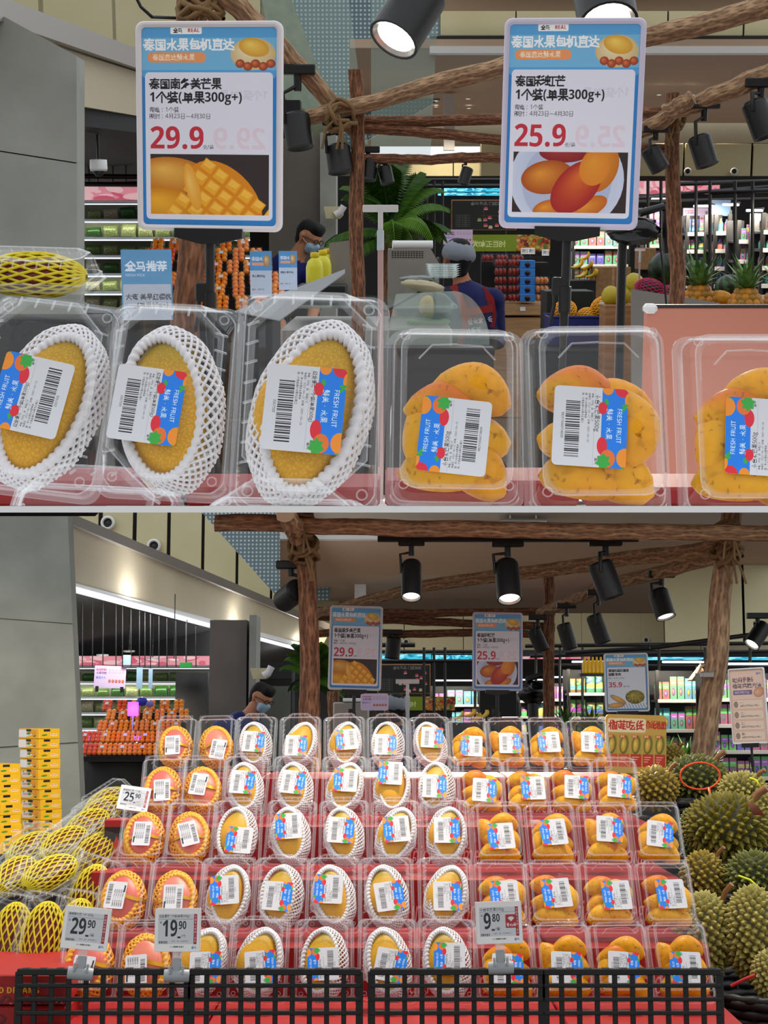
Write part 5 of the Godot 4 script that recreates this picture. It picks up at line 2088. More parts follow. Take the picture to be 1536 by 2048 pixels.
	for r in 5:
		var top: float = step_y[r] - (0.150 if r < 4 else 0.20)
		var front: float = (step_d[r] - 0.13) if r < 4 else 2.99
		var back: float = step_d[r - 1] - 0.13 if r > 0 else step_d[r] + 0.22
		b.box(Vector3(0.004, top * 0.5, -(front + back) * 0.5), Vector3(1.40, top, back - front - 0.002))
	solo("display_stand", "stepped black display stand under the red cartons of the lower stall", "display stand", b, M.black_soft)
	# basket fence: four moulded grids along the front edge
	var fences := [[36, 379, "leftmost black grid panel of the fence before the lower stall"], [380, 722, "second black grid panel, under the 19.90 price tag"], [740, 1086, "third black grid panel, under the 9.80 price tag"], [1087, 1441, "rightmost black grid panel beside the durian basket"]]
	for q in fences:
		var d := 3.0
		var y0: float = step_y[4] + 0.002
		var a := P(q[0], 1930, d)
		var e := P(q[1], 1930, d)
		var w: float = e.x - a.x
		var h := 0.106
		var n := thing("basket_fence", q[2], "basket fence", T(Vector3(a.x, y0, -d)), "black grid panels along the stall's front")
		for k in 11:
			part("bar", MB.new().box(Vector3(w * k / 10.0 + (0.003 if k == 0 else -0.003 if k == 10 else 0.0), h * 0.5, 0), Vector3(0.0095 if k % 10 else 0.014, h, 0.010), 0.0012), M.basket, n)
		for k in 5:
			part("bar", MB.new().box(Vector3(w * 0.5, h * k / 4.0 * 0.97 + 0.0025, 0.001), Vector3(w, 0.0075 if k < 4 else 0.012, 0.012), 0.0012), M.basket, n)
		for k in 10:
			part("lug", MB.new().box(Vector3(w * (k + 0.5) / 10.0, h + 0.004, 0.0), Vector3(w * 0.045, 0.005, 0.012), 0.001), M.basket, n)
	# price tags on the fence, one behind the stall
	var yf: float = step_y[4] + 0.106
	for q in [[172, 1857, 90, 80, -6.0, "tag29", "white price tag reading 29.90 clipped over the pink mangoes"], [355, 1860, 89, 82, 0.0, "tag19", "white price tag reading 19.90 clipped on the black fence"], [998, 1845, 90, 80, 2.0, "tag9", "white price tag reading 9.80 with a red badge"]]:
		var d := 2.985
		var w: float = q[2] * d / F
		var h: float = q[3] * d / F
		var c := P(q[0], q[1], d)
		shelf_tag(q[6], Transform3D(Basis.from_euler(Vector3(-0.10, 0.12 if q[0] < 200 else 0.0, deg_to_rad(q[4]))), c), w, h, M[q[5]], true)
	var t25 := shelf_tag("tilted price tag reading 25.90 at the left end of the second row", Transform3D(Basis.from_euler(Vector3(-0.5, 0.1, deg_to_rad(-9.0))), P(268, 1597, 4.05)), 0.082, 0.070, M.tag25, false)
	part("stem", MB.new().tube([Vector3(0, -0.03, -0.012), Vector3(0.0, -0.06, -0.03), Vector3(0.01, -0.10, -0.05)], 0.004, 6), M.grey_plastic, t25)


func lower_signs() -> void:
	var ct := thing("service_counter", "dark service counter behind the lower stall, carrying the hanging signs' poles", "counter", T(Vector3(0.06, 0, -6.25)))
	part("body", MB.new().box(Vector3(0, 0.41, 0), Vector3(1.74, 0.82, 0.9), 0.01), M.black_soft, ct)
	part("top", MB.new().box(Vector3(0, 0.84, 0), Vector3(1.80, 0.04, 0.96), 0.006), M.steel, ct)
	var k := 6.5 / F
	price_sign("framed sign reading 29.9 with a diced mango photo, lower picture", T(P(711, 1296, 6.5), Vector3(0, 0, -1.5)), 106 * k, 168 * k, M.sign0, M.sign_frame, pole_to(P(711, 1296, 6.5).y, 168 * k, 106 * k, 0.86))
	price_sign("framed sign reading 25.9 with a red mango photo, lower picture", T(P(995, 1303, 6.5), Vector3(0, 0, -0.7)), 100 * k, 156 * k, M.sign1, M.sign_frame_lilac, pole_to(P(995, 1303, 6.5).y, 156 * k, 100 * k, 0.86))
	price_sign("framed sign reading 35.9 with an open durian photo", T(P(1253, 1365, 6.3), Vector3(0, 0, 1.0)), 88 * 6.3 / F, 116 * 6.3 / F, M.sign2, M.white, pole_to(P(1253, 1365, 6.3).y, 116 * 6.3 / F, 88 * 6.3 / F, 0.98))
	price_sign("pinkish durian ripeness guide sign on a black pole at the right", T(P(1497, 1412, 5.0), Vector3(0, -32, 2.5)), 74 * 5.0 / F, 150 * 5.0 / F, M.ripe, M.white, pole_to(P(1497, 1412, 5.0).y, 150 * 5.0 / F, 74 * 5.0 / F, 0.0))
	var n := thing("picking_guide_sign", "small white picking guide sign beside the hairnet lady, lower picture", "sign", T(P(749, 1404, 9.0)))
	part("panel", MB.new().extrude(rrect(0.165, 0.10, 0.012, 4), -0.006, 0.0), M.white, n)
	part("printed_sheet", MB.new().extrude(rrect(0.160, 0.096, 0.010, 4), 0.0, 0.001), M.guide, n)
	part("post", MB.new().tube([Vector3(0, -0.05, -0.003), Vector3(0, -P(749, 1404, 9.0).y, -0.003)], 0.008, 8), M.black, n)
	# acrylic T-shaped sign holder
	t_holder("clear acrylic T-shaped sign holder in front of the blackboard, lower picture", P(815, 1363, 6.0), 47 * 6.0 / F, P(815, 1363, 6.0).y - 0.86)
	# cardboard durian map
	var b := thing("durian_map_board", "yellow cardboard board with red title above five durian pictures", "display board", T(P(1272, 1488, 5.35), Vector3(0, 8, -1.5)))
	var w := 0.222
	var h := 0.205
	part("board", MB.new().extrude(rrect(w, h, 0.014, 4), -0.006, 0.0), M.tan_card, b)
	part("printed_sheet", MB.new().extrude(rrect(w * 0.995, h * 0.995, 0.013, 4), 0.0, 0.001), M.map, b)
	part("easel", MB.new().box(Vector3(0, -0.46, -0.03), Vector3(0.06, 1.10, 0.02), 0.003), M.tan_card, b)


# the pole that carries a sign of that height, hung at y, down to what it stands on
func pole_to(y: float, h: float, w: float, rest: float) -> float:
	return y - h * 0.5 - w * 0.05 - rest


func t_holder(label: String, at: Vector3, w: float, pole: float) -> void:
	var n := thing("sign_holder", label, "sign holder", T(at))
	part("clip_bar", MB.new().box(Vector3(0, 0, 0), Vector3(w, w * 0.20, w * 0.10), w * 0.02), M.acrylic, n)
	part("inner_tube", MB.new().tube([Vector3(0, -w * 0.1, 0), Vector3(0, -w * 0.75, 0)], w * 0.075, 10), M.acrylic, n)
	part("sleeve", MB.new().tube([Vector3(0, -w * 0.60, 0), Vector3(0, -w * 1.15, 0)], w * 0.105, 10), M.grey_plastic, n)
	part("tube", MB.new().tube([Vector3(0, -w * 1.1, 0), Vector3(0, -pole, 0)], w * 0.085, 10), M.pole_pink if M.has("pole_pink") else M.grey_plastic, n)
	part("foot", MB.new().lathe([Vector2(0, -pole), Vector2(w * 0.7, -pole), Vector2(w * 0.7, -pole + 0.006), Vector2(0, -pole + 0.008)], 18), M.acrylic, n)
func dragon_pack(label: String, t: Transform3D, v: int) -> void:
	if not G.has("dragon"):
		var w := 0.118
		var h := 0.20
		var inner := T(Vector3(0, -0.004, 0.006))
		G.dragon = [
			["tray", tray_mb(w, h, false).mesh(), M.clear, Transform3D()],
			["dragon_fruit", MB.new().tint(Color(0.48, 0.05, 0.14)).ball(Vector3(0, 0, 0.024), Vector3(0.040, 0.074, 0.030), 18, 12).mesh(), M.fruit, inner],
			["foam_net", egg_net_mb(Vector3(0.0435, 0.079, 0.032), 18, 16, 0.7, 0.0021).mesh(), M.foam_lime, inner * T(Vector3(0, 0, 0.024))],
			["lid", lid_mb(w, h, 0.044, true).mesh(), M.clear, Transform3D()],
			["lid_rim", lid_mb(w, h, 0.044, true, true).mesh(), M.clear_edge, Transform3D()]]
	var n := thing("dragon_fruit_pack", label, "fruit pack", t, "dragon fruit packs in yellow nets")
	for e in G.dragon:
		part(e[0], e[1], e[2], n, e[3] * (T(Vector3.ZERO, Vector3(0, 0, 180)) if v % 2 and e[0] != "lid" and e[0] != "tray" and e[0] != "lid_rim" else Transform3D()))


func lower_left() -> void:
	# dragon fruit packs piled up the left side of the stall
	var list := [
		[20, 1880, 3.42, -12, 20, 22, "at the left picture edge, over the red cartons"], [82, 1880, 3.36, -14, 18, 24, "nearest the 29.90 tag's left side, front of the heap"], [150, 1872, 3.46, -12, 14, 24, "upright behind the 29.90 tag, front of the heap"],
		[28, 1772, 3.66, -38, 24, 62, "lying flat at the left edge, middle of the heap"], [102, 1768, 3.60, -40, 10, 66, "lying flat with its fruit's red skin bare, middle of the heap"], [178, 1798, 3.62, -20, 12, 22, "standing between the heap's flat packs and the red carton"],
		[128, 1706, 3.98, -46, 18, 58, "lying flat near the yellow carton stack's foot"], [186, 1722, 3.92, -40, 8, 28, "half upright beside the pomegranate carton, lower one"],
		[172, 1668, 4.25, -48, 16, 48, "lying flat, third from the top of the heap"], [200, 1640, 4.5, -50, 14, 44, "second from the top of the heap"], [212, 1618, 4.8, -52, 12, 40, "topmost of the heap, farthest back"],
		[60, 1716, 4.05, -46, 20, 58, "lying flat before the short yellow carton stack"]]
	var i := 0
	for q in list:
		var t := Transform3D(Basis.from_euler(Vector3(deg_to_rad(-q[5]), deg_to_rad(q[4]), deg_to_rad(q[3])), EULER_ORDER_YXZ), P(q[0], q[1], q[2]))
		dragon_pack("yellow-netted dragon fruit pack " + q[6], t, i)
		i += 1
	var b := MB.new()
	for k in 5:
		var y: float = P(100, [1960, 1870, 1790, 1730, 1690][k], 3.4 + k * 0.3).y - 0.06
		b.box(Vector3(-0.99, y * 0.5, -(3.50 + k * 0.32)), Vector3(0.54 + 0.0 * k, y, 0.31))
	solo("heap_stand", "dark stepped stand under the heap of yellow-netted dragon fruit packs", "display stand", b, M.black_soft)
	for k in 2:
		var d := 3.03
		var y1: float = P(0, [1950, 2013][k], d).y
		var y0: float = P(0, [2010, 2075][k], d).y
		var n := thing("cherry_carton", ["red cherry carton with yellow lettering, at the left end of the fence", "lower red cherry carton under the lettered one, left picture edge"][k], "carton", T(Vector3(-0.93, (y0 + y1) * 0.5, -d - 0.14)))
		part("body", MB.new().box(Vector3(0.06, 0, 0), Vector3(0.50, y1 - y0, 0.28), 0.004), M.red_side, n)
		part("printed_front", MB.new().box(Vector3(0.23 if k == 0 else 0.1, 0, 0.141), Vector3(0.16 if k == 0 else 0.24, (y1 - y0) * 0.94, 0.002)), M.dreams if k == 0 else M.red_print, n)
	var yb: float = P(0, 2075, 3.0).y
	solo("carton_plinth", "black plinth under the red cherry cartons at the left end of the fence", "display stand", MB.new().box(Vector3(-0.93, yb * 0.5, -3.15), Vector3(0.46, yb, 0.30)), M.black_soft)
	# yellow cartons
	var d := 9.0
	var ch := 20.1 * d / F
	var body := MB.new().box(Vector3(0, ch * 0.5, 0), Vector3(0.20, ch * 0.95, 0.15), 0.003).mesh()
	var front := MB.new().box(Vector3(-0.002, ch * 0.5, 0.0756), Vector3(0.185, ch * 0.90, 0.001)).mesh()
	var side := MB.new().box(Vector3(0.1006, ch * 0.5, 0), Vector3(0.001, ch * 0.90, 0.14)).mesh()
	var hole := MB.new().box(Vector3(0, ch * 0.82, 0.0764), Vector3(0.045, ch * 0.22, 0.001)).mesh()
	var hole2 := MB.new().box(Vector3(0.1013, ch * 0.82, 0.02), Vector3(0.001, ch * 0.22, 0.045)).mesh()
	var slip := MB.new().box(Vector3(-0.06, ch * 0.5, 0.0772), Vector3(0.07, ch * 0.72, 0.001)).mesh()
	var tall := ["topmost", "second from the top", "third from the top", "fourth from the top", "fifth from the top", "sixth from the top", "seventh from the top", "eighth from the top", "ninth from the top", "tenth from the top", "eleventh from the top", "twelfth from the top", "thirteenth from the top", "bottommost visible one"]
	for q in [[78, 1457, 14, "tall yellow stack before the grey pillar"], [-2, 1528, 11, "shorter yellow stack at the left picture edge"]]:
		var g := rng(int(q[1]))
		for k in q[2]:
			var t := T(P(q[0] + k * 0.55, q[1] + 20.0 + k * 20.1, d - (0.35 if q[2] == 11 else 0.0)) + Vector3(g.randf_range(-0.004, 0.004), 0, 0), Vector3(0, -42 + g.randf_range(-3, 3), 0))
			var n := thing("fruit_carton", "yellow fruit carton, " + tall[k] + " of the " + ("tall stack" if q[2] == 14 else "short stack at the left edge"), "carton", t, "yellow fruit cartons stacked on the left")
			part("body", body, M.yellow_card, n)
			part("printed_side", front, M.carton, n)
			part("printed_end", side, M.carton_end, n)
			part("hand_hole", hole, M.black, n)
			part("hand_hole", hole2, M.black, n)
			if q[2] == 14 and k < 4:
				part("shipping_label", slip, M.white, n)
		var yb2: float = P(q[0], q[1] + 20.0 + (q[2] - 1) * 20.1, d).y - 0.002
		var at := P(q[0] + 4, 1700, d - (0.35 if q[2] == 11 else 0.0))
		solo("pallet_crate", "wooden crate under the " + q[3], "crate", MB.new().at(T(Vector3(at.x, yb2 * 0.5, at.z), Vector3(0, -42, 0))).box(Vector3.ZERO, Vector3(0.22, yb2, 0.17), 0.004), M.wood)
	# produce wall far left
	produce_wall("long lit produce wall behind the orange heap, lower picture", "bagged vegetables on the lower produce wall", "lower picture", 120, 420, 1332, 1520, 20.0, 6)
	citrus_heap([[1498, 0, 8, 165, 305], [1474, 1, 9, 172, 330], [1452, 2, 8, 205, 352], [1430, 3, 7, 222, 368], [1411, 4, 6, 215, 358]], 14.0, 0.42, "lower")
	var st := thing("heap_table", "dark round-fronted table under the orange heap, lower picture", "display table", T(P(258, 1520, 14.6) * Vector3(1, 0, 1)))
	var yt: float = P(258, 1526, 14.0).y
	part("skirt", MB.new().lathe([Vector2(0.46, 0.26), Vector2(0.52, yt), Vector2(0, yt)], 24), M.black_soft, st)
	part("plinth", MB.new().box(Vector3(-0.1, 0.13, 0.1), Vector3(1.6, 0.26, 0.9), 0.01), M.wood, st)
	var vs := thing("violet_sign", "violet glowing price card standing on the orange heap of the lower picture", "price sign", T(P(266, 1418, 14.0)))
	part("screen", MB.new().extrude(rrect(0.10, 0.13, 0.006, 3), -0.006, 0.0), glow(Color(0.62, 0.30, 1.0), 2.2), vs)
	part("stem", MB.new().tube([Vector3(0, -0.065, -0.003), Vector3(0, -0.20, -0.003)], 0.006, 6), M.grey_plastic, vs)
	var vl := OmniLight3D.new()
	vl.name = "screen_glow"
	vl.light_color = Color(0.62, 0.30, 1.0)
	vl.light_energy = 0.12
	vl.light_size = 0.05
	vl.shadow_enabled = true
	vl.position = Vector3(0, 0, 0.06)
	vs.add_child(vl)
	for q in [[284, 1403, 0.045, "blue wrapped fruit on top of the orange heap, lower picture"], [299, 1408, 0.035, "pale lilac wrapped fruit on top of the orange heap, lower picture"]]:
		solo("wrapped_fruit", q[3], "fruit", MB.new().lathe([Vector2(0, -q[2]), Vector2(q[2] * 0.8, -q[2] * 0.7), Vector2(q[2] * 1.2, 0), Vector2(q[2] * 0.9, q[2] * 0.7), Vector2(q[2] * 0.2, q[2] * 0.9), Vector2(0, q[2])], 14), mat(Color(0.16, 0.20, 0.72) if q[2] > 0.04 else Color(0.50, 0.50, 0.80), 0.5), T(P(q[0], q[1], 14.5)))
	# cards hanging over the produce wall
	var n := thing("hanging_guide_card", "pink hanging fruit guide card above the produce wall, lower picture", "sign", T(P(220, 1354, 16.0), Vector3(0, 14, -2)))
	part("printed_sheet", MB.new().extrude(rrect(0.33, 0.235, 0.012, 4), -0.004, 0.004), M.guide, n)
	for s in [-1.0, 1.0]:
		part("hook", MB.new().box(Vector3(s * 0.13, -0.13, 0), Vector3(0.035, 0.06, 0.01)), M.black, n)
	for q in [[279, 1356, 12, 42, "left one of two pale hanging cards right of the guide card"], [301, 1357, 8, 40, "right one of two pale hanging cards right of the guide card"], [254, 1320, 15, 20, "small grey card hanging above the guide card"]]:
		solo("hanging_card", q[4], "sign", MB.new().extrude(rrect(q[2] * 16.0 / F, q[3] * 16.0 / F, 0.006, 3), -0.003, 0.003), mat(Color(0.55, 0.66, 0.74), 0.3), T(P(q[0], q[1], 16.0), Vector3(0, 10, 0)))
	var rods := thing("hanging_rod_set", "thin dark hanging rods under the left store ceiling, lower picture", "rods", T(Vector3.ZERO))
	for x in [165, 185, 206, 232, 245, 262, 279, 290, 301, 318, 334, 352, 372, 392]:
		part("rod", MB.new().tube([P(x, 1174 + (x - 100) * 0.267, 16.03), P(x, 1334 if x != 279 and x != 301 else 1340, 16.03)], 0.006, 5), M.black, rods)
	solo("header_band", "colourful picture band along the top of the produce wall, lower picture", "header band", pan(120, 1312, 420, 1330, 19.88, 0.05), M.screen_pink)
	var ex := thing("exit_sign", "small green glowing exit sign under the dark ceiling, lower picture", "exit sign", T(P(372, 1330, 16.0)))
	part("panel", MB.new().box(Vector3.ZERO, Vector3(0.13, 0.055, 0.02), 0.003), glow(Color(0.05, 0.42, 0.16), 0.8), ex)
	part("hanger", MB.new().tube([Vector3(0, 0.02, -0.012), Vector3(0, 0.48, -0.012)], 0.006, 5), M.black, ex)
	# dark doorway between produce wall and pillar
	struct("door_1", pan(346, 1345, 416, 1660, 18.0, 0.2), M.black)
	# the man in blue
	man("man in a blue sweater with face mask and glasses, bent over behind the lower stall", P(521, 1397, 14.0), 1.0)
	# wall dispenser and fridge behind the man
	var ds := thing("wall_bracket", "cream wall bracket fixed on the pale pillar edge, lower picture", "bracket", T(P(513, 1346, 14.8)))
	part("tray", MB.new().extrude(PackedVector2Array([Vector2(-0.05, 0.045), Vector2(0.14, 0.045), Vector2(0.14, -0.03), Vector2(0.10, -0.06), Vector2(-0.02, -0.06)]), 0.0, 0.16), M.cream, ds)
	part("rolled_lip", MB.new().tube([Vector3(0.08, -0.03, 0.17), Vector3(0.13, 0.0, 0.17), Vector3(0.16, 0.06, 0.17)], 0.035, 12), M.white, ds)
	var fr := thing("upright_fridge", "dark upright fridge with a lit glass door, left of the palm", "fridge", T(P(552, 1400, 15.5) * Vector3(1, 0, 1)))
	var ftop: float = P(552, 1335, 15.5).y
	part("case", MB.new().box(Vector3(0, ftop * 0.5, -0.2), Vector3(0.34, ftop, 0.4), 0.01), M.black, fr)
	part("header", MB.new().box(Vector3(0, ftop - 0.06, 0.005), Vector3(0.32, 0.11, 0.02)), M.dark_steel, fr)
	part("door", MB.new().box(Vector3(0, ftop * 0.5 - 0.08, 0.006), Vector3(0.30, ftop - 0.22, 0.015), 0.003), mat(Color(0.40, 0.42, 0.40), 0.2), fr)


func produce_wall(label: String, group: String, bag: String, x0: float, x1: float, y0: float, y1: float, d: float, boards: int) -> void:
	var a := P(x0, y1, d)
	var b := P(x1, y0, d)
	var w: float = b.x - a.x
	var n := thing("produce_rack", label, "shelf", T(Vector3((a.x + b.x) * 0.5, 0, -d - 0.25)))
	part("back_panel", MB.new().box(Vector3(0, b.y * 0.5, -0.22), Vector3(w, b.y, 0.04)), mat(Color(0.62, 0.63, 0.55), 0.5), n)
	part("canopy", MB.new().box(Vector3(0, b.y + 0.03, 0.02), Vector3(w, 0.08, 0.52), 0.01), M.grey_plastic, n)
	part("base", MB.new().box(Vector3(0, a.y * 0.5 - 0.03, 0.05), Vector3(w, maxf(a.y - 0.06, 0.1), 0.5), 0.01), M.black_soft, n)
	var step: float = (b.y - a.y) / boards
	var bags := []
	for k in 3:
		bags.append(goods_mesh(2, step * 0.85, step * 0.62, step * 0.5))
	var g := rng(int(x0 + y0))
	for i in boards:
		var y: float = a.y + step * i
		var z := 0.10 - 0.05 * i
		part("shelf_board", MB.new().box(Vector3(0, y - 0.012, z * 0.5), Vector3(w, 0.02, 0.40 + z), 0.003), M.rail, n)
		part("price_rail", MB.new().box(Vector3(0, y - 0.01, z + 0.20), Vector3(w, 0.035, 0.01), 0.002), M.grey_plastic, n)
		part("light_tube", MB.new().tube([Vector3(-w * 0.49, y + step * 0.86, z + 0.17), Vector3(w * 0.49, y + step * 0.86, z + 0.17)], 0.008, 6), M.strip, n)
		if i % 3 == 1:
			var al := AreaLight3D.new()
			al.name = "light_tube_beam"
			al.area_size = Vector2(w * 0.96, 0.03)
			al.light_energy = 0.6
			al.light_color = Color(0.98, 1.0, 0.90)
			al.area_range = 20.0
			al.shadow_enabled = true
			n.add_child(al)
			al.position = Vector3(0, y + step * 0.84, z + 0.16)
			al.basis = Basis(Vector3.RIGHT, -PI / 2 + 0.5)
		var m := int(w / (step * 0.92))
		for k in m:
			var x: float = a.x + w * (k + 0.5) / m
			var hue: int = (g.randi() + i) % 5
			solo("vegetable_bag", "%s vegetable bag, %s from left on %s board up, %s" % [["leafy green", "pale green", "cream white", "dark green", "light green"][hue], nths[k], nths[i], bag], "vegetable bag", bags[(i + k) % 3], M.veg[hue], T(Vector3(x, y + 0.012, -d - 0.25 + z + 0.06), Vector3(-8, g.randf_range(-12, 12), g.randf_range(-5, 5)), Vector3(1, g.randf_range(0.75, 1.12), 1)), group)


func citrus_heap(rows: Array, d: float, rise: float, where: String) -> void:
	var w := 22.0 * 14.0 / F
	var h := w * 1.15
	var trays := []
	for v in 4:
		var b := MB.new()
		b.tinted = true
		var g := rng(v + 40)
		for j in 3:
			for i in 2:
				b.tint([Color(1.0, 0.58, 0.10), Color(1.0, 0.62, 0.14), Color(1.0, 0.54, 0.10), Color(0.90, 0.22, 0.10)][v].lerp(Color(0.98, 0.48, 0.08), g.randf() * 0.5))
				b.ball(Vector3((i - 0.5) * w * 0.46, (j - 1.0) * h * 0.31, 0.0), Vector3.ONE * w * 0.235, 10, 7)
		trays.append(b.mesh())
	var lid := MB.new().box(Vector3(0, 0, 0.004), Vector3(w, h, w * 0.52), w * 0.08).mesh()
	var tab := MB.new().box(Vector3(0, h * 0.1, w * 0.27), Vector3(w * 0.34, h * 0.22, 0.001)).mesh()
	var c := 0
	for q in rows:
		for k in q[2]:
			var px := lerpf(q[3], q[4], float(k) / (q[2] - 1))
			var dd: float = d + q[1] * 0.16
			var red: bool = k < 2 and q[1] < 2 or (q[1] == 4 and k < 2)
			var n := thing("citrus_pack", "clear pack of %s, %s from left in %s row up, %s picture's heap" % ["red tomatoes" if red else "oranges", nths[k], nths[q[1]], where], "fruit pack", T(P(px, q[0], dd), Vector3(-28, (k - q[2] * 0.5) * 3.0, 0)), ("tomato" if red else "orange") + " packs of the " + where + " heap")
			part("fruit", trays[3 if red else c % 3], M.fruit, n)
			part("box", lid, M.clear, n)
			if c % 2 == 0:
				part("label", tab, M.white, n)
			c += 1
	# the dark stepped core that the packs lie on
	var b := MB.new()
	for q in rows:
		var dd: float = d + q[1] * 0.16
		var a := P(q[3], q[0], dd)
		var e := P(q[4], q[0], dd)
		var y0: float = P(0, rows[0][0] + 26, d).y
		b.box(Vector3((a.x + e.x) * 0.5, (a.y - 0.07 + y0) * 0.5, -dd - 0.10), Vector3(e.x - a.x, maxf(a.y - 0.07 - y0, 0.02), 0.155))
	solo("heap_core", "dark stepped core under the fruit packs of the " + where + " picture's orange heap", "display stand", b, M.black_soft)


func man(label: String, head: Vector3, s: float) -> void:
	# leaning forward and looking down to the right; head is the middle of the head, s = 1 for a head 0.235 m tall
	var n := thing("person", label, "person", T(Vector3(head.x, 0, head.z)))
	var hy := head.y
	var skin := Color(0.72, 0.50, 0.38)
	var blue := Color(0.02, 0.09, 0.36)
	var o := Vector3(0, hy, 0)
	var V := func(x: float, y: float, z: float) -> Vector3: return o + Vector3(x, y, z) * s
	var hip := Vector3(-0.16 * s, minf(0.92, hy * 0.58), -0.12)
	var bones := [
		[V.call(-0.14, -0.22, -0.02), V.call(-0.05, -0.07, 0.0), 0.075 * s, 0.06 * s, skin, 1],
		[V.call(-0.19, -0.27, -0.03), hip + Vector3(0, 0.1, 0), 0.155 * s, 0.15, blue, 1],
		[V.call(-0.36, -0.27, -0.02), V.call(-0.02, -0.29, -0.03), 0.085 * s, 0.085 * s, blue, 1],
		[V.call(-0.37, -0.28, -0.02), V.call(-0.40, -0.56, 0.06), 0.072 * s, 0.055 * s, blue, 1],
		[V.call(-0.40, -0.56, 0.06), V.call(-0.22, -0.68, 0.26), 0.050 * s, 0.036 * s, skin, 1],
		[V.call(-0.01, -0.30, -0.02), V.call(0.05, -0.56, 0.08), 0.072 * s, 0.055 * s, blue, 1],
		[V.call(0.05, -0.56, 0.08), V.call(0.02, -0.70, 0.28), 0.050 * s, 0.036 * s, skin, 1],
		[hip + Vector3(-0.09, 0, 0), Vector3(hip.x - 0.10, 0.48, hip.z + 0.02), 0.095, 0.065, Color(0.05, 0.05, 0.08), 1],
		[hip + Vector3(0.09, 0, 0), Vector3(hip.x + 0.10, 0.48, hip.z + 0.02), 0.095, 0.065, Color(0.05, 0.05, 0.08), 1],
		[Vector3(hip.x - 0.10, 0.48, hip.z + 0.02), Vector3(hip.x - 0.10, 0.09, hip.z), 0.062, 0.045, Color(0.05, 0.05, 0.08), 1],
		[Vector3(hip.x + 0.10, 0.48, hip.z + 0.02), Vector3(hip.x + 0.10, 0.09, hip.z), 0.062, 0.045, Color(0.05, 0.05, 0.08), 1],
		[Vector3(hip.x - 0.10, 0.05, hip.z), Vector3(hip.x - 0.11, 0.04, hip.z + 0.17), 0.05, 0.04, Color(0.02, 0.02, 0.02), 1],
		[Vector3(hip.x + 0.10, 0.05, hip.z), Vector3(hip.x + 0.11, 0.04, hip.z + 0.17), 0.05, 0.04, Color(0.02, 0.02, 0.02), 1]]
	for q in [[V.call(-0.22, -0.68, 0.26), -1.0], [V.call(0.02, -0.70, 0.28), 1.0]]:
		bones.append([q[0], q[0] + Vector3(0.0, -0.03, 0.07) * s, 0.034 * s, 0.036 * s, skin, 1])
		for f in 4:
			var r: Vector3 = q[0] + Vector3((f - 1.5) * 0.021, -0.03, 0.09) * s
			var l: float = [0.055, 0.066, 0.070, 0.062][f] * s
			bones.append([r, r + Vector3(0, -0.3, 0.8) * l, 0.0095 * s, 0.009 * s, skin, 1])
			bones.append([r + Vector3(0, -0.3, 0.8) * l, r + Vector3(0, -1.0, 1.0) * l, 0.009 * s, 0.0075 * s, skin, 1])
		bones.append([q[0] + Vector3(q[1] * -0.03, -0.01, 0.03) * s, q[0] + Vector3(q[1] * -0.06, -0.04, 0.08) * s, 0.011 * s, 0.009 * s, skin, 1])
	part("body", body_mb(bones, 0.016 * s, 0.03), M.cloth, n)
	# the head: turned to the right and bowed
	var ht := Transform3D(Basis.from_euler(Vector3(0.42, 0.95, -0.10)), o)
	var hd := [
		[Vector3(0, 0.035, -0.01), Vector3(0, 0.03, 0.02), 0.088, 0.086, skin, 1],
		[Vector3(0, -0.02, 0.03), Vector3(0, -0.085, 0.055), 0.066, 0.040, skin, 1],
		[Vector3(0, 0.005, 0.095), Vector3(0, -0.032, 0.118), 0.010, 0.014, skin, 1],
		[Vector3(-0.035, 0.018, 0.088), Vector3(0.035, 0.018, 0.088), 0.014, 0.014, skin, 1],
		[Vector3(0.088, 0.015, -0.01), Vector3(0.092, -0.03, -0.005), 0.016, 0.010, skin, 1],
		[Vector3(-0.088, 0.015, -0.01), Vector3(-0.092, -0.03, -0.005), 0.016, 0.010, skin, 1]]
	var hb := body_mb(hd, 0.006, 0.02)
	part("head", hb, M.cloth, n, ht * T(Vector3.ZERO, Vector3.ZERO, Vector3.ONE * s))
	var hh := ht * T(Vector3.ZERO, Vector3.ZERO, Vector3.ONE * s)
	var black := Color(0.012, 0.012, 0.015)
	part("hair", body_mb([[Vector3(0, 0.062, -0.03), Vector3(0, 0.075, 0.03), 0.088, 0.076, black, 1], [Vector3(0, 0.02, -0.055), Vector3(0, -0.04, -0.06), 0.072, 0.055, black, 1], [Vector3(-0.04, 0.10, 0.07), Vector3(0.04, 0.105, 0.06), 0.035, 0.035, black, 1]], 0.007, 0.025), M.cloth, n, hh)
	var eyes := MB.new()
	for x in [-0.034, 0.034]:
		eyes.ball(Vector3(x, 0.008, 0.093), Vector3(0.013, 0.006, 0.008), 8, 6)
	part("eye", eyes, M.black, n, hh)
	var mk := Color(0.62, 0.74, 0.82)
	part("face_mask", body_mb([[Vector3(-0.045, -0.045, 0.072), Vector3(0.045, -0.045, 0.072), 0.032, 0.032, mk, 1], [Vector3(0, -0.03, 0.11), Vector3(0, -0.09, 0.085), 0.026, 0.024, mk, 1], [Vector3(-0.035, -0.08, 0.06), Vector3(0.035, -0.08, 0.06), 0.026, 0.026, mk, 1]], 0.006, 0.03), M.cloth, n, hh)
	part("mask_strap", MB.new().tube([Vector3(0.068, -0.03, 0.06), Vector3(0.088, -0.01, 0.02), Vector3(0.094, 0.01, -0.012)], 0.0025, 5).tube([Vector3(-0.068, -0.03, 0.06), Vector3(-0.088, -0.01, 0.02), Vector3(-0.094, 0.01, -0.012)], 0.0025, 5), M.white, n, hh)
	var gl := MB.new()
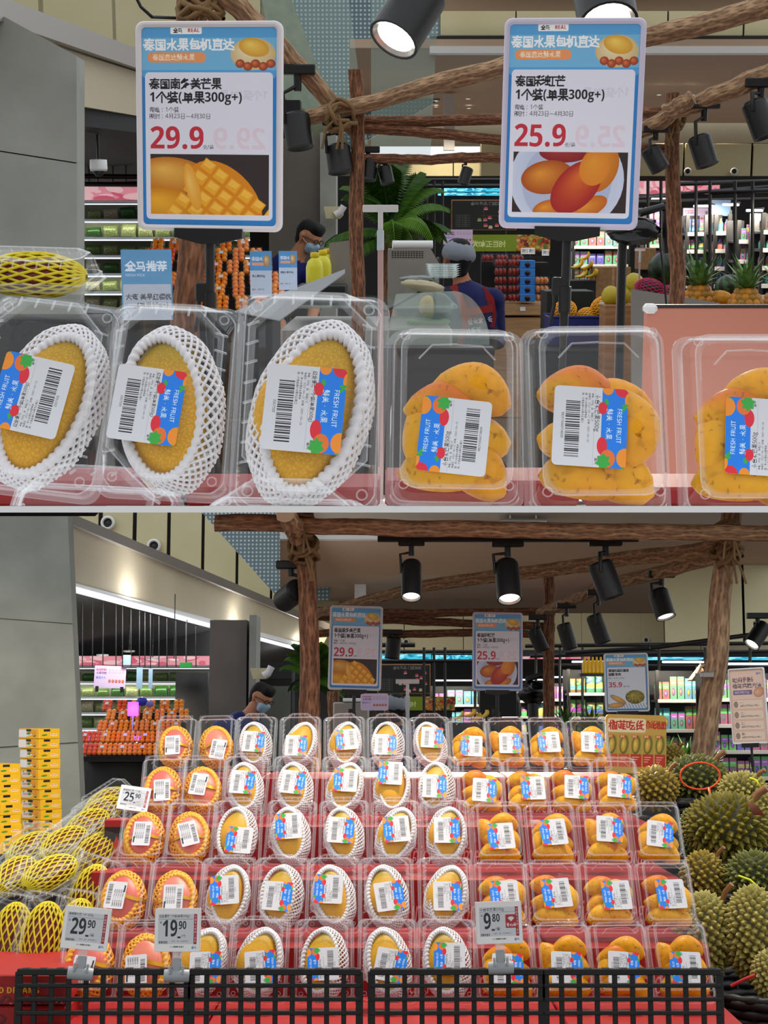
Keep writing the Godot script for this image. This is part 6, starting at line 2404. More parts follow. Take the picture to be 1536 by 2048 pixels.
	for x in [-0.036, 0.036]:
		var ring := []
		for k in 13:
			var a := TAU * k / 12
			ring.append(Vector3(x + cos(a) * 0.029, 0.008 + sin(a) * 0.021, 0.112))
		gl.tube(ring, 0.0030, 5, false)
		gl.tube([Vector3(x * 1.8, 0.012, 0.110), Vector3(signf(x) * 0.092, 0.015, 0.03), Vector3(signf(x) * 0.095, 0.01, -0.01)], 0.0028, 5)
	gl.tube([Vector3(-0.008, 0.012, 0.114), Vector3(0.008, 0.012, 0.114)], 0.003, 5)
	part("glasses", gl, M.black, n, hh)


func basket(label: String, c: Vector3, r: float, h: float) -> void:
	var n := thing("wicker_basket", label, "basket", T(c))
	var b := MB.new()
	for k in 9:
		var y := -h * k / 9.0
		var rr := r * (1.0 - 0.16 * k / 9.0)
		var ring := []
		for i in 49:
			var a := TAU * i / 48
			ring.append(Vector3(cos(a), 0, sin(a)) * (rr + 0.004 * (1 if (i + k) % 2 else -1)) + Vector3(0, y - 0.01, 0))
		b.tube(ring, h / 15.0, 5, false)
	for i in 24:
		var a := TAU * i / 24
		b.tube([Vector3(cos(a), 0, sin(a)) * r, Vector3(cos(a), 0, sin(a)) * r * 0.84 + Vector3(0, -h, 0)], 0.006, 5)
	part("weave", b, M.wicker, n)
	var rows := []
	for i in 120:
		var a := TAU * i / 120
		var row := PackedVector3Array()
		for s in 8:
			var f := TAU * s / 8
			var q := r * 0.05 * (1.0 + 0.16 * sin(i * PI / 2.0 + f))
			row.append(Vector3(cos(a), 0, sin(a)) * (r + cos(f) * q) + Vector3(0, sin(f) * q, 0))
		rows.append(row)
	part("rim", MB.new().surf(rows, true, true), M.wicker, n)
	part("bottom", MB.new().lathe([Vector2(0, -h * 0.35), Vector2(r * 0.94, -h * 0.3), Vector2(r * 0.84, -h), Vector2(0, -h)], 24), M.black_soft, n)


func lower_right() -> void:
	var list := [
		[1312, 1576, 46, 44, 4.80, 0, "yellowish durian left in the rear basket, beside the third small mango box"], [1392, 1556, 66, 46, 4.86, 1, "dark green durian inside the orange tie loop"], [1486, 1578, 48, 34, 4.62, 3, "pale durian behind the black sign pole"], [1545, 1606, 40, 28, 4.5, 3, "pale durian cut by the right edge, over the big one"],
		[1455, 1654, 88, 68, 4.15, 2, "biggest olive green durian, at the right of the middle row"], [1382, 1664, 24, 50, 4.45, 1, "narrow slice of a dark durian left of the biggest one"], [1406, 1756, 46, 54, 4.0, 0, "brownish green durian under the biggest one, left"], [1508, 1752, 58, 50, 3.95, 1, "green durian under the biggest one, with a yellow tie"],
		[1408, 1870, 62, 88, 3.55, 3, "pale green durian standing beside the front mango boxes"], [1506, 1868, 56, 98, 3.5, 3, "tall pale green durian at the right edge, lower basket"], [1542, 1950, 40, 50, 3.38, 3, "lowest durian in the front basket, right edge"], [1340, 1512, 30, 22, 5.6, 0, "small yellow durian behind the durian map board"]]
	var tones := [[Color(0.42, 0.36, 0.10), Color(0.74, 0.62, 0.22)], [Color(0.26, 0.29, 0.10), Color(0.55, 0.55, 0.24)], [Color(0.36, 0.34, 0.06), Color(0.56, 0.50, 0.14)], [Color(0.50, 0.47, 0.20), Color(0.80, 0.74, 0.42)]]
	for q in list:
		var k: float = q[4] / F
		var rx: float = q[2] * k * 0.90
		var ry: float = q[3] * k * 0.90
		var rz := minf(rx, ry) * 1.02
		var n := thing("durian", q[6], "durian", T(P(q[0], q[1], q[4])), "durians in the baskets")
		var num := int(clampf(260.0 * maxf(q[2], q[3]) / 80.0, 130, 300))
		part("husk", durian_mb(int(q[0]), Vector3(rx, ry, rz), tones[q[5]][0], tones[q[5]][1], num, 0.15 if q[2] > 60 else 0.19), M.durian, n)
		part("stem", MB.new().tube([Vector3(rx * 0.6, ry * 0.7, 0), Vector3(rx * 0.75, ry * 1.05, 0.01), Vector3(rx * 0.95, ry * 1.25, 0.02)], rx * 0.10, 8), M.wood, n)
	var orange := mat(Color(0.95, 0.30, 0.06), 0.5)
	var lime := mat(Color(0.85, 0.90, 0.05), 0.5)
	var ring := []
	for i in 25:
		var a := TAU * i / 24
		ring.append(P(1400 + cos(a) * 40, 1552 - sin(a) * 27, 4.70))
	var lp := MB.new().tube(ring, 0.0032, 6, false).tube([P(1418, 1576, 4.69), P(1420, 1588, 4.66), P(1430, 1600, 4.62)], 0.004, 6)
	solo("tie_loop", "orange plastic tie looped round the dark green durian", "tie", lp, orange)
	solo("tie_strap", "yellow tie lying over the green durian under the biggest one", "tie", MB.new().tube([P(1478, 1752, 3.80), P(1500, 1760, 3.76), P(1516, 1774, 3.76), P(1532, 1796, 3.78)], 0.003, 6), lime)
	solo("tie_strap", "yellow tie arching over the pale durian behind the sign pole", "tie", MB.new().tube([P(1500, 1556, 4.5), P(1512, 1560, 4.46), P(1520, 1572, 4.46), P(1525, 1586, 4.48)], 0.003, 6), lime)
	solo("tie_strap", "red tie strap lying low between the two pale green durians", "tie", MB.new().tube([P(1462, 1972, 3.34), P(1490, 1958, 3.33), P(1510, 1950, 3.33)], 0.004, 6), mat(Color(0.75, 0.08, 0.05), 0.5))
	var lf := MB.new().surf([PackedVector3Array([P(1494, 1602, 3.88), P(1500, 1604, 3.87)]), PackedVector3Array([P(1500, 1618, 3.85), P(1516, 1612, 3.84)]), PackedVector3Array([P(1508, 1630, 3.85), P(1530, 1632, 3.84)])], false, false, true)
	solo("dry_leaf", "curled brown dry leaf on the biggest durian's shoulder", "leaf", lf, mat(Color(0.42, 0.18, 0.05), 0.5))
	basket("dark wicker basket at the back, under the orange-tied durian", P(1352, 1594, 4.95), 0.155, 0.22)
	basket("dark wicker basket in the middle, under the biggest durian", P(1478, 1815, 4.15), 0.20, 0.20)
	basket("dark wicker basket at the front right, under the pale durians", P(1556, 1972, 3.5), 0.20, 0.18)
	var tier := MB.new()
	for q in [[P(1352, 1594, 4.95), 0.23, 0.42], [P(1478, 1815, 4.15), 0.21, 0.46], [P(1556, 1972, 3.5), 0.19, 0.46]]:
		var top: float = q[0].y - q[1]
		tier.box(Vector3(q[0].x + 0.05, top * 0.5, q[0].z), Vector3(q[2], top, 0.40))
	solo("basket_tiers", "black tiers under the wicker durian baskets", "display stand", tier, M.black_soft)
	# pineapple tops behind the durians
	for q in [[1325, 1478, 6.2, "second pineapple crown, right of the durian map board"], [1375, 1500, 6.0, "pineapple crown left of the leaning bark post"], [1130, 1434, 7.6, "pineapple crown behind the last small mango box of the back row"], [1180, 1440, 7.4, "pineapple crown under the 35.9 sign"], [1420, 1535, 5.7, "pineapple crown right of the leaning bark post"]]:
		var sp: float = 42.0 * q[2] / F
		var pp := P(q[0], q[1] + 20, q[2])
		pp.y = (1.046 if q[2] > 7.0 else 0.98) + sp * 1.5
		pineapple(q[3], pp, sp, int(q[0]))
	solo("pineapple_table", "dark table under the pineapples behind the durians, lower picture", "table", MB.new().box(Vector3(1.34, 0.49, -6.2), Vector3(0.72, 0.98, 0.94), 0.01), M.black_soft)
	solo("pineapple_table", "dark rear table under two pineapple crowns left of the 35.9 sign", "table", MB.new().box(Vector3(0.97, 0.523, -7.55), Vector3(0.5, 1.046, 0.7), 0.01), M.black_soft)
	# shelves of goods
	goods_rack("black goods rack right of the leaning post, blue packs", 1318, 1402, 1340, 1640, 13.5, 5, [0, 3, 6, 9], "packaged goods right of the leaning post, lower picture", "packaged good on the rack right of the leaning post", 0)
	goods_rack("goods rack at the right edge behind the ripeness guide", 1418, 1600, 1345, 1660, 12.5, 6, [1, 4, 7, 10], "packaged goods behind the ripeness guide", "boxed good on the rack behind the ripeness guide", 0)
	goods_rack("lit snack rack left of the leaning post", 1138, 1212, 1338, 1580, 15.0, 5, [2, 5, 8, 11], "snack bags left of the leaning post", "snack bag on the lit rack", 2)
	goods_rack("goods rack between the thin post and the 35.9 sign", 1100, 1160, 1366, 1560, 18.0, 6, [3, 12, 13, 1], "small packs between thin post and 35.9 sign", "small pack on the rack beside the 35.9 sign", 0)
	goods_rack("dark goods rack left of the thin post", 1040, 1092, 1370, 1560, 20.0, 6, [5, 12, 4], "small packs left of the thin post", "bottle on the dark rack behind the thin post", 1)
	goods_rack("rack of drinks behind the bananas, lower picture", 862, 960, 1372, 1560, 19.0, 5, [9, 6, 13], "drink cartons behind the bananas, lower picture", "drink carton on the rack behind the lower bananas", 0)
	for i in 8:
		solo("yellow_bottle", nths[i] + " from left yellow drink bottle in the row above the snack rack", "bottle", goods_mesh(1, 0.055, 0.16, 0.055), mat(Color(0.93, 0.72, 0.03), 0.3), T(P(1170 + i * 8, 1340 + 7, 14.6)), "yellow bottles above the snack rack")
	solo("bottle_tray", "thin dark tray under the yellow bottles above the snack rack", "tray", pan(1160, 1347, 1236, 1352, 14.45, 0.3), M.black)
	var hs := thing("toy_house", "small pale slatted house roof beside the leaning post", "display house", T(P(1398, 1346, 13.2)))
	for k in 6:
		part("slat", MB.new().at(T(Vector3(0.02 - k * 0.018, 0.06 - k * 0.022, 0), Vector3(0, 0, 50))).box(Vector3.ZERO, Vector3(0.035, 0.008, 0.2)), M.wood_pale, hs)
	part("gable", MB.new().extrude(PackedVector2Array([Vector2(0.03, 0.08), Vector2(-0.09, -0.07), Vector2(0.12, -0.07)]), -0.09, -0.08), M.wood_pale, hs)


func pineapple(label: String, at: Vector3, s: float, sd: int) -> void:
	var n := thing("pineapple", label, "pineapple", T(at), "")
	var b := MB.new()
	b.tinted = true
	var rows := 9
	for j in rows:
		for i in 12:
			var y := -s * 1.5 * (j + 0.5) / rows
			var f := sin(PI * (0.12 + 0.80 * (j + 0.5) / rows))
			var a := TAU * (i + (j % 2) * 0.5) / 12
			b.tint(Color(0.80, 0.50, 0.06).lerp(Color(0.55, 0.40, 0.08), fposmod(i * 0.37 + j * 0.21, 1.0)))
			b.ball(Vector3(cos(a), 0, sin(a)) * s * 0.50 * f + Vector3(0, y, 0), Vector3.ONE * s * 0.16, 7, 5)
	part("fruit_skin", b, M.fruit, n)
	var l := MB.new()
	var g := rng(sd)
	for k in 34:
		var t := k / 34.0
		var a := k * 2.39996
		var tilt := lerpf(1.15, 0.08, t)
		var len := s * lerpf(0.75, 1.35, t) * g.randf_range(0.85, 1.1)
		var out := Vector3(cos(a), 0, sin(a))
		var side := Vector3(-sin(a), 0, cos(a)) * s * 0.10
		l.tint(Color(0.20, 0.34, 0.12).lerp(Color(0.42, 0.55, 0.28), g.randf()))
		var p0 := out * s * 0.10
		var p1 := p0 + (out * sin(tilt) + Vector3.UP * cos(tilt)) * len * 0.5
		var p2 := p1 + (out * sin(tilt + 0.35) + Vector3.UP * cos(tilt + 0.35)) * len * 0.5
		l.quad(p0 - side, p0 + side * 0.1 + out * s * 0.03, p1 + out * s * 0.02, p1 - side * 0.85, Vector3.UP)
		l.quad(p0 + side, p0 - side * 0.1 + out * s * 0.03, p1 + out * s * 0.02, p1 + side * 0.85, Vector3.UP)
		l.tri3(p1 - side * 0.85, p1 + side * 0.85, p2, Vector3.UP)
	part("crown", l, M.leaf, n)


func goods_rack(label: String, x0: float, x1: float, y0: float, y1: float, d: float, boards: int, look: Array, group: String, item: String, shape: int) -> void:
	var a := P(x0, y1, d)
	var b := P(x1, y0, d)
	var w: float = b.x - a.x
	var n := thing("shelf_rack", label, "shelf", T(Vector3((a.x + b.x) * 0.5, 0, -d - 0.2)))
	for s in [-1.0, 1.0]:
		part("post", MB.new().box(Vector3(s * (w * 0.5 - 0.015), b.y * 0.5, 0.17), Vector3(0.03, b.y, 0.03)), M.black, n)
	part("back_panel", MB.new().box(Vector3(0, b.y * 0.5, -0.18), Vector3(w, b.y, 0.02)), M.dark_steel, n)
	var step: float = (b.y - maxf(a.y, 0.1)) / boards
	var y00: float = maxf(a.y, 0.1)
	var m := maxi(3, int(w / ((15.0 if shape != 2 else 18.0) * d / F)))
	var each := w / m
	var gm := []
	for k in 3:
		gm.append(goods_mesh(shape, each * 0.88, step * [0.72, 0.60, 0.78][k], minf(each * 0.8, 0.2)))
	for i in boards:
		var y := y00 + step * i
		part("shelf_board", MB.new().box(Vector3(0, y - 0.012, 0), Vector3(w - 0.03, 0.022, 0.36), 0.003), M.dark_steel, n)
		part("price_rail", MB.new().box(Vector3(0, y - 0.012, 0.187), Vector3(w - 0.03, 0.032, 0.008), 0.002), M.rail, n)
		for k in m:
			solo("shelf_good", "%s, %s from left, %s board up" % [item, nths[k], nths[i]], "packaged good", gm[(i + k / 2) % 3], M.goods[look[(i * 2 + k / 2) % look.size()]], T(Vector3(a.x + each * (k + 0.5), y, -d - 0.10)), group)
	if true:
		var al := AreaLight3D.new()
		al.name = "light_tube_beam"
		al.area_size = Vector2(w * 0.9, 0.04)
		al.light_energy = 1.0
		al.light_color = Color(1.0, 0.95, 0.86)
		al.area_range = 20.0
		al.shadow_enabled = true
		n.add_child(al)
		al.position = Vector3(0, b.y + 0.05, 0.42)
		al.basis = Basis(Vector3.RIGHT, -PI / 2 + 0.35)
		part("light_tube", MB.new().box(Vector3(0, b.y + 0.066, 0.42), Vector3(w * 0.9, 0.02, 0.04), 0.004), M.strip, n)
		part("light_arm", MB.new().box(Vector3(w * 0.42, b.y + 0.08, 0.28), Vector3(0.015, 0.015, 0.34)).box(Vector3(w * 0.42, b.y * 0.97, 0.17), Vector3(0.015, b.y * 0.1, 0.015)), M.black, n)


func log_thing(called: String, label: String, pts: Array, r0: float, r1: float, sd: int, m: Material, lash := []) -> void:
	var n := thing(called, label, "log", T(pts[0]))
	var q := []
	for p in pts:
		q.append(p - pts[0])
	part("bark", log_mb(q, r0, r1, sd), m, n)
	for l in lash:
		part("rope_lashing", lashing_mb(l[0] - pts[0], l[1], sd + 5), M.rope, n)


func lower_back() -> void:
	# rustic frame of logs
	var d := 5.55
	log_thing("bark_post", "thick reddish bark post left of the 29.9 sign, lower picture", [P(606, 1024, d), P(612, 1240, d), P(621, 1500, d), P(624, 1640, d) * Vector3(1, 0, 1)], 0.034, 0.044, 3, M.bark, [[P(607, 1100, d - 0.03), 0.05]])
	log_thing("top_log", "long horizontal log along the top of the lower picture", [P(430, 1043, d - 0.12), P(768, 1054, d - 0.12), P(1160, 1061, d - 0.12), P(1560, 1066, d - 0.12)], 0.031, 0.030, 11, M.bark_pale, [[P(602, 1050, d - 0.10), 0.045], [P(1456, 1066, d - 0.08), 0.042]])
	log_thing("log_stub", "short slanting log with sawn end at the top left, lower picture", [P(572, 1030, d - 0.30), P(596, 1074, d - 0.10)], 0.034, 0.030, 17, M.bark_pale)
	log_thing("leaning_post", "leaning bark post on the right with a metal clamp, lower picture", [P(1462, 1024, d + 0.1), P(1434, 1300, d + 0.1), P(1400, 1520, d + 0.1), P(1372, 1720, d + 0.1) * Vector3(1, 0, 1)], 0.038, 0.047, 23, M.bark_pale, [[P(1452, 1106, d + 0.07), 0.05]])
	solo("post_clamp", "grey metal clamp on the leaning bark post", "clamp", pan(1405, 1343, 1428, 1356, 5.56, 0.05, 0.004), M.steel)
	log_thing("diagonal_log", "log rising to the right behind both signs, lower picture", [P(618, 1232, 7.17), P(830, 1176, 6.75), P(1100, 1140, 6.4), P(1456, 1092, 5.69)], 0.024, 0.034, 29, M.bark_pale)
	log_thing("thin_post", "thin dark post behind the right sign, lower picture", [P(1098, 1150, 7.2), P(1098, 1440, 7.2), P(1098, 1440, 7.2) * Vector3(1, 0, 1)], 0.027, 0.032, 31, M.bark)
	log_thing("thin_post", "thin dark post hidden behind the thick bark post, lower picture", [P(620, 1206, 7.25), P(621, 1440, 7.25), P(621, 1440, 7.25) * Vector3(1, 0, 1)], 0.026, 0.03, 33, M.bark)
	log_thing("cross_log", "upper thin cross log between the two signs, lower picture", [P(618, 1222, 7.2), P(850, 1226, 7.24), P(1110, 1222, 7.2)], 0.021, 0.019, 37, M.bark)
	log_thing("cross_log", "lower thin cross log between the two signs, lower picture", [P(618, 1232, 7.24), P(850, 1242, 7.28), P(1110, 1256, 7.22)], 0.020, 0.020, 41, M.bark)
	log_thing("cross_log", "lowest straight cross log over the black frames, lower picture", [P(618, 1266, 7.22), P(850, 1266, 7.25), P(1104, 1267, 7.22)], 0.019, 0.019, 43, M.bark)
	log_thing("long_diagonal_log", "second log rising right from the thin post, lower picture", [P(1080, 1228, 7.15), P(1200, 1176, 6.6), P(1456, 1108, 5.70)], 0.026, 0.030, 47, M.bark_pale)
	# black lighting track frames
	var tr := thing("light_track", "black lighting track frames across the far store, lower picture", "lighting track", T(Vector3.ZERO))
	for q in [[690, 1303, 960, 1303, 16], [690, 1322, 960, 1322, 15], [690, 1290, 830, 1290, 12], [1050, 1292, 1560, 1286, 14], [1060, 1312, 1560, 1302, 15], [1100, 1330, 1560, 1334, 16], [1300, 1296, 1560, 1262, 12], [1130, 1306, 1300, 1296, 13]]:
		part("rail", MB.new().tube([P(q[0], q[1], q[4]), P(q[2], q[3], q[4])], 0.018, 4), M.black, tr)
	for q in [[704, 15], [848, 15], [868, 15], [890, 15], [950, 16], [1072, 15], [1120, 15], [1165, 15], [1318, 14.4], [1410, 14.4], [1500, 13.3]]:
		part("post", MB.new().tube([P(q[0], 1295, q[1]), P(q[0], 1400, q[1]), P(q[0], 1400, q[1]) * Vector3(1, 0, 1)], 0.014, 4), M.black, tr)
	for q in [[700, 1308, 862, 1320, true, "cyan glowing screen strip above the blackboard, lower picture"], [864, 1310, 944, 1320, true, "second cyan glowing screen strip, left of the right sign"], [1040, 1303, 1180, 1318, false, "pink glowing picture strip right of the right sign, lower picture"], [1290, 1314, 1560, 1320, true, "thin cyan glowing strip at the far right, lower picture"]]:
		var n := solo("screen_strip", q[5], "screen", pan(q[0], q[1], q[2], q[3], 34.42, 0.07), M.screen_cyan if q[4] else M.screen_pink)
		var al := AreaLight3D.new()
		al.name = "screen_beam"
		var z := pan_t(q[0], q[1], q[2], q[3], 34.38, 0.0)
		al.area_size = Vector2(z[1].x, z[1].y)
		al.light_energy = 0.25
		al.light_color = Color(0.5, 0.85, 0.95) if q[4] else Color(1.0, 0.7, 0.75)
		al.area_range = 40.0
		al.shadow_enabled = true
		al.position = z[0]
		al.basis = Basis(Vector3.UP, PI)
		n.add_child(al)
	solo("perch_banner", "white banner with black lettering on the far gallery, lower picture", "banner", pan(752, 1190, 836, 1222, 38.24, 0.05), M.mall)
	# blackboard, posters, hairnet lady, bananas
	var bb := thing("blackboard", "black menu board with small fruit pictures behind the T-shaped holder, lower picture", "menu board", T(P(808, 1358, 17.0)))
	part("frame", MB.new().box(Vector3(0, 0, -0.012), Vector3(0.60, 0.335, 0.02), 0.004), M.wood, bb)
	part("printed_face", MB.new().box(Vector3(0, 0, 0.001), Vector3(0.575, 0.31, 0.006)), M.chalk, bb)
	part("leg", MB.new().tube([Vector3(-0.2, 0.16, -0.03), Vector3(-0.2, -P(0, 1358, 17.0).y, -0.03)], 0.012, 5).tube([Vector3(0.2, 0.16, -0.03), Vector3(0.2, -P(0, 1358, 17.0).y, -0.03)], 0.012, 5), M.black, bb)
	var ps := thing("fruit_poster", "green poster with a band of fruit photos behind the hairnet lady, lower picture", "poster", T(P(838, 1407, 16.0)))
	part("printed_sheet", MB.new().box(Vector3.ZERO, Vector3(0.76, 0.145, 0.02)), M.poster, ps)
	part("stand", MB.new().box(Vector3(0, -0.07 - P(838, 1421, 16.0).y * 0.5, -0.02), Vector3(0.7, P(838, 1421, 16.0).y, 0.02)), M.black_soft, ps)
	lady("hairnet lady seen from behind over the lower stall's back row", P(789, 1419, 13.5), 1.0)
	for q in [[915, 1430, 0], [938, 1426, 1], [964, 1428, 2], [948, 1434, 3]]:
		bananas(["left", "middle", "right", "lower middle"][int(q[2])] + " bunch of bananas over the back row's small mangoes, lower picture", P(q[0], q[1], 13.0), 0.066, int(q[0]))
	solo("banana_stand", "dark stand under the bananas, lower picture", "display stand", MB.new().box(P(940, 1448, 13.1) * Vector3(1, 0, 1) + Vector3(0, P(940, 1446, 13.0).y * 0.5, 0), Vector3(0.5, P(940, 1446, 13.0).y, 0.3)), M.black_soft)
	palm("green palm plant between the bark post and the 29.9 sign, lower picture", P(634, 1345, 12.5), 0.30, 7)
	log_thing("round_post", "dark round trunk right of the palm, lower picture", [P(670, 1382, 12.0), P(672, 1440, 12.0), P(672, 1440, 12.0) * Vector3(1, 0, 1)], 0.05, 0.05, 53, M.bark)
	var sc := thing("slicer_machine", "grey vented machine left of the hairnet lady, lower picture", "machine", T(P(702, 1416, 9.2) * Vector3(1, 0, 1)))
	var sy: float = P(702, 1404, 9.2).y
	part("case", MB.new().box(Vector3(0, sy * 0.5, -0.1), Vector3(0.22, sy, 0.2), 0.01), M.steel, sc)
	part("tray", MB.new().box(Vector3(0.01, sy + 0.012, -0.06), Vector3(0.12, 0.022, 0.12), 0.004), M.white, sc)
	var wr := thing("wrapped_machine", "machine under black plastic wrap right of the right sign, lower picture", "machine", T(P(1066, 1385, 8.5)))
	part("wrap", crumpled_mb(Vector3(0.09, 0.065, 0.08), 5), mat(Color(0.015, 0.015, 0.017), 0.22), wr)
	part("handle", MB.new().tube([Vector3(-0.04, 0.07, 0.02), Vector3(0.05, 0.10, 0.0), Vector3(0.09, 0.05, 0)], 0.016, 8).tube([Vector3(0.08, 0.08, 0), Vector3(0.085, -0.09, 0.0)], 0.02, 8), M.black, wr)
	part("stand", MB.new().tube([Vector3(0, -0.05, 0), Vector3(0, -P(1066, 1385, 8.5).y, 0)], 0.03, 10), M.black, wr)


func crumpled_mb(r: Vector3, sd: int) -> MB:
	var nz := FastNoiseLite.new()
	nz.seed = sd
	nz.frequency = 1.7
	var rows := []
	for j in 17:
		var b := PI * j / 16.0
		var row := PackedVector3Array()
		for i in 26:
			var a := TAU * i / 26
			var d := Vector3(sin(b) * cos(a), -cos(b), sin(b) * sin(a))
			row.append(d * r * (1.0 + 0.34 * absf(nz.get_noise_3dv(d * 2.0)) - 0.08) + Vector3(cos(a), 0, sin(a)) * 1e-4)
		rows.append(row)
	return MB.new().surf(rows, true)


func bananas(label: String, at: Vector3, s: float, sd: int) -> void:
	var g := rng(sd)
	var n := thing("banana_bunch", label, "bananas", T(at, Vector3(0, g.randf_range(-30, 30), 0)), "banana bunches")
	var m := mat(Color(0.88, 0.72, 0.16), 0.45)
	for k in 5:
		var pts := []
		for i in 7:
			var t := i / 6.0
			var a := -0.3 + t * 2.2
			pts.append(Vector3(sin(a) * s - s * 0.3, -cos(a) * s * 0.7 + s * 0.3, (k - 2) * s * 0.25 * (0.5 + t)))
		part("banana", MB.new().tube(pts, [s * 0.05, s * 0.14, s * 0.18, s * 0.19, s * 0.18, s * 0.13, s * 0.04], 7), m, n)


func palm(label: String, at: Vector3, s: float, sd: int) -> void:
	var n := thing("palm_plant", label, "palm", T(Vector3(at.x, 0, at.z)))
	var g := rng(sd)
	part("trunk", log_mb([Vector3(0, 0, 0), Vector3(0.01, at.y * 0.5, 0), Vector3(0, at.y - s * 0.2, 0)], s * 0.13, s * 0.10, sd), M.bark, n)
	var ms := []
	for k in 4:
		ms.append(frond_mb(s, [0.15, 0.35, 0.5, 0.7][k], [Color(0.16, 0.32, 0.07), Color(0.22, 0.38, 0.08), Color(0.28, 0.44, 0.09), Color(0.12, 0.26, 0.06)][k]).mesh())
	for k in 22:
		var b := Basis.from_euler(Vector3(0, k * 2.4, g.randf_range(-0.5, 1.1)))
		part("frond", ms[k % 4], M.leaf, n, Transform3D(b, Vector3(0, at.y - s * 0.15 + g.randf_range(-0.05, 0.05), 0)))


func lady(label: String, head: Vector3, s: float) -> void:
	# seen from behind, leaning a little to the left
	var n := thing("person", label, "person", T(Vector3(head.x, 0, head.z)))
	var o := Vector3(0, head.y, 0)
	var skin := Color(0.66, 0.44, 0.33)
	var blue := Color(0.02, 0.07, 0.30)
	var dark := Color(0.04, 0.04, 0.06)
	var V := func(x: float, y: float, z: float) -> Vector3: return o + Vector3(x, y, z) * s
	var hip := Vector3(0.10 * s, head.y * 0.56, 0.06)
	var bones := [
		[V.call(0.05, -0.20, 0.03), V.call(0.01, -0.06, 0.0), 0.062 * s, 0.055 * s, skin, 1],
		[V.call(0.08, -0.29, 0.04), hip + Vector3(0, 0.12, 0), 0.150 * s, 0.165 * s, blue, 1],
		[V.call(-0.08, -0.25, 0.02), V.call(0.24, -0.26, 0.04), 0.075 * s, 0.075 * s, blue, 1],
		[V.call(-0.10, -0.27, 0.02), V.call(-0.20, -0.50, -0.06), 0.072 * s, 0.060 * s, blue, 1],
		[V.call(-0.20, -0.50, -0.06), V.call(-0.20, -0.60, -0.28), 0.056 * s, 0.040 * s, blue, 1],
		[V.call(0.25, -0.27, 0.04), V.call(0.28, -0.54, -0.01), 0.072 * s, 0.060 * s, blue, 1],
		[V.call(0.28, -0.54, -0.01), V.call(0.10, -0.62, -0.22), 0.056 * s, 0.040 * s, blue, 1],
		[hip + Vector3(-0.08, 0, 0), Vector3(hip.x - 0.09, 0.48, hip.z), 0.10 * s, 0.065 * s, dark, 1],
		[hip + Vector3(0.08, 0, 0), Vector3(hip.x + 0.09, 0.48, hip.z), 0.10 * s, 0.065 * s, dark, 1],
		[Vector3(hip.x - 0.09, 0.48, hip.z), Vector3(hip.x - 0.09, 0.09, hip.z + 0.02), 0.062, 0.045, dark, 1],
		[Vector3(hip.x + 0.09, 0.48, hip.z), Vector3(hip.x + 0.09, 0.09, hip.z + 0.02), 0.062, 0.045, dark, 1],
		[Vector3(hip.x - 0.09, 0.05, hip.z + 0.02), Vector3(hip.x - 0.10, 0.04, hip.z - 0.15), 0.05, 0.04, Color(0.02, 0.02, 0.02), 1],
		[Vector3(hip.x + 0.09, 0.05, hip.z + 0.02), Vector3(hip.x + 0.10, 0.04, hip.z - 0.15), 0.05, 0.04, Color(0.02, 0.02, 0.02), 1]]
	for q in [[V.call(-0.20, -0.60, -0.28), -1.0], [V.call(0.10, -0.62, -0.22), 1.0]]:
		bones.append([q[0], q[0] + Vector3(0.0, -0.03, -0.07) * s, 0.034 * s, 0.036 * s, skin, 1])
		for f in 4:
			var r: Vector3 = q[0] + Vector3((f - 1.5) * 0.021, -0.03, -0.09) * s
			var l: float = [0.055, 0.066, 0.070, 0.062][f] * s
			bones.append([r, r + Vector3(0, -0.4, -0.8) * l, 0.0095 * s, 0.009 * s, skin, 1])
			bones.append([r + Vector3(0, -0.4, -0.8) * l, r + Vector3(0, -1.1, -0.9) * l, 0.009 * s, 0.0075 * s, skin, 1])
		bones.append([q[0] + Vector3(q[1] * -0.03, -0.01, -0.03) * s, q[0] + Vector3(q[1] * -0.06, -0.04, -0.08) * s, 0.011 * s, 0.009 * s, skin, 1])
	part("body", body_mb(bones, 0.016 * s, 0.03), M.cloth, n)
	var ht := Transform3D(Basis.from_euler(Vector3(-0.15, PI + 0.45, 0.08)), o) * T(Vector3.ZERO, Vector3.ZERO, Vector3.ONE * s)
	part("head", body_mb([
		[Vector3(0, 0.03, -0.01), Vector3(0, 0.025, 0.02), 0.088, 0.084, skin, 1], [Vector3(0, -0.02, 0.03), Vector3(0, -0.085, 0.055), 0.064, 0.036, skin, 1], [Vector3(0, 0.005, 0.095), Vector3(0, -0.032, 0.116), 0.009, 0.013, skin, 1],
		[Vector3(-0.02, -0.066, 0.088), Vector3(0.02, -0.066, 0.088), 0.009, 0.009, Color(0.55, 0.25, 0.22), 1],
		[Vector3(0.088, 0.01, -0.01), Vector3(0.092, -0.035, -0.005), 0.017, 0.011, skin, 1], [Vector3(-0.088, 0.01, -0.01), Vector3(-0.092, -0.035, -0.005), 0.017, 0.011, skin, 1]], 0.006, 0.02), M.cloth, n, ht)
	var eyes := MB.new()
	for x in [-0.034, 0.034]:
		eyes.ball(Vector3(x, 0.008, 0.088), Vector3(0.013, 0.006, 0.008), 8, 6)
	part("eye", eyes, M.black, n, ht)
	var black := Color(0.03, 0.022, 0.018)
	part("hair", body_mb([[Vector3(0, 0.01, -0.05), Vector3(0, -0.055, -0.055), 0.078, 0.058, black, 1], [Vector3(0, 0.06, -0.02), Vector3(0, 0.06, 0.02), 0.090, 0.085, black, 1]], 0.007, 0.025), M.cloth, n, ht)
	part("hairnet", crumpled_dome(0.121), M.net_cap, n, ht)
	return


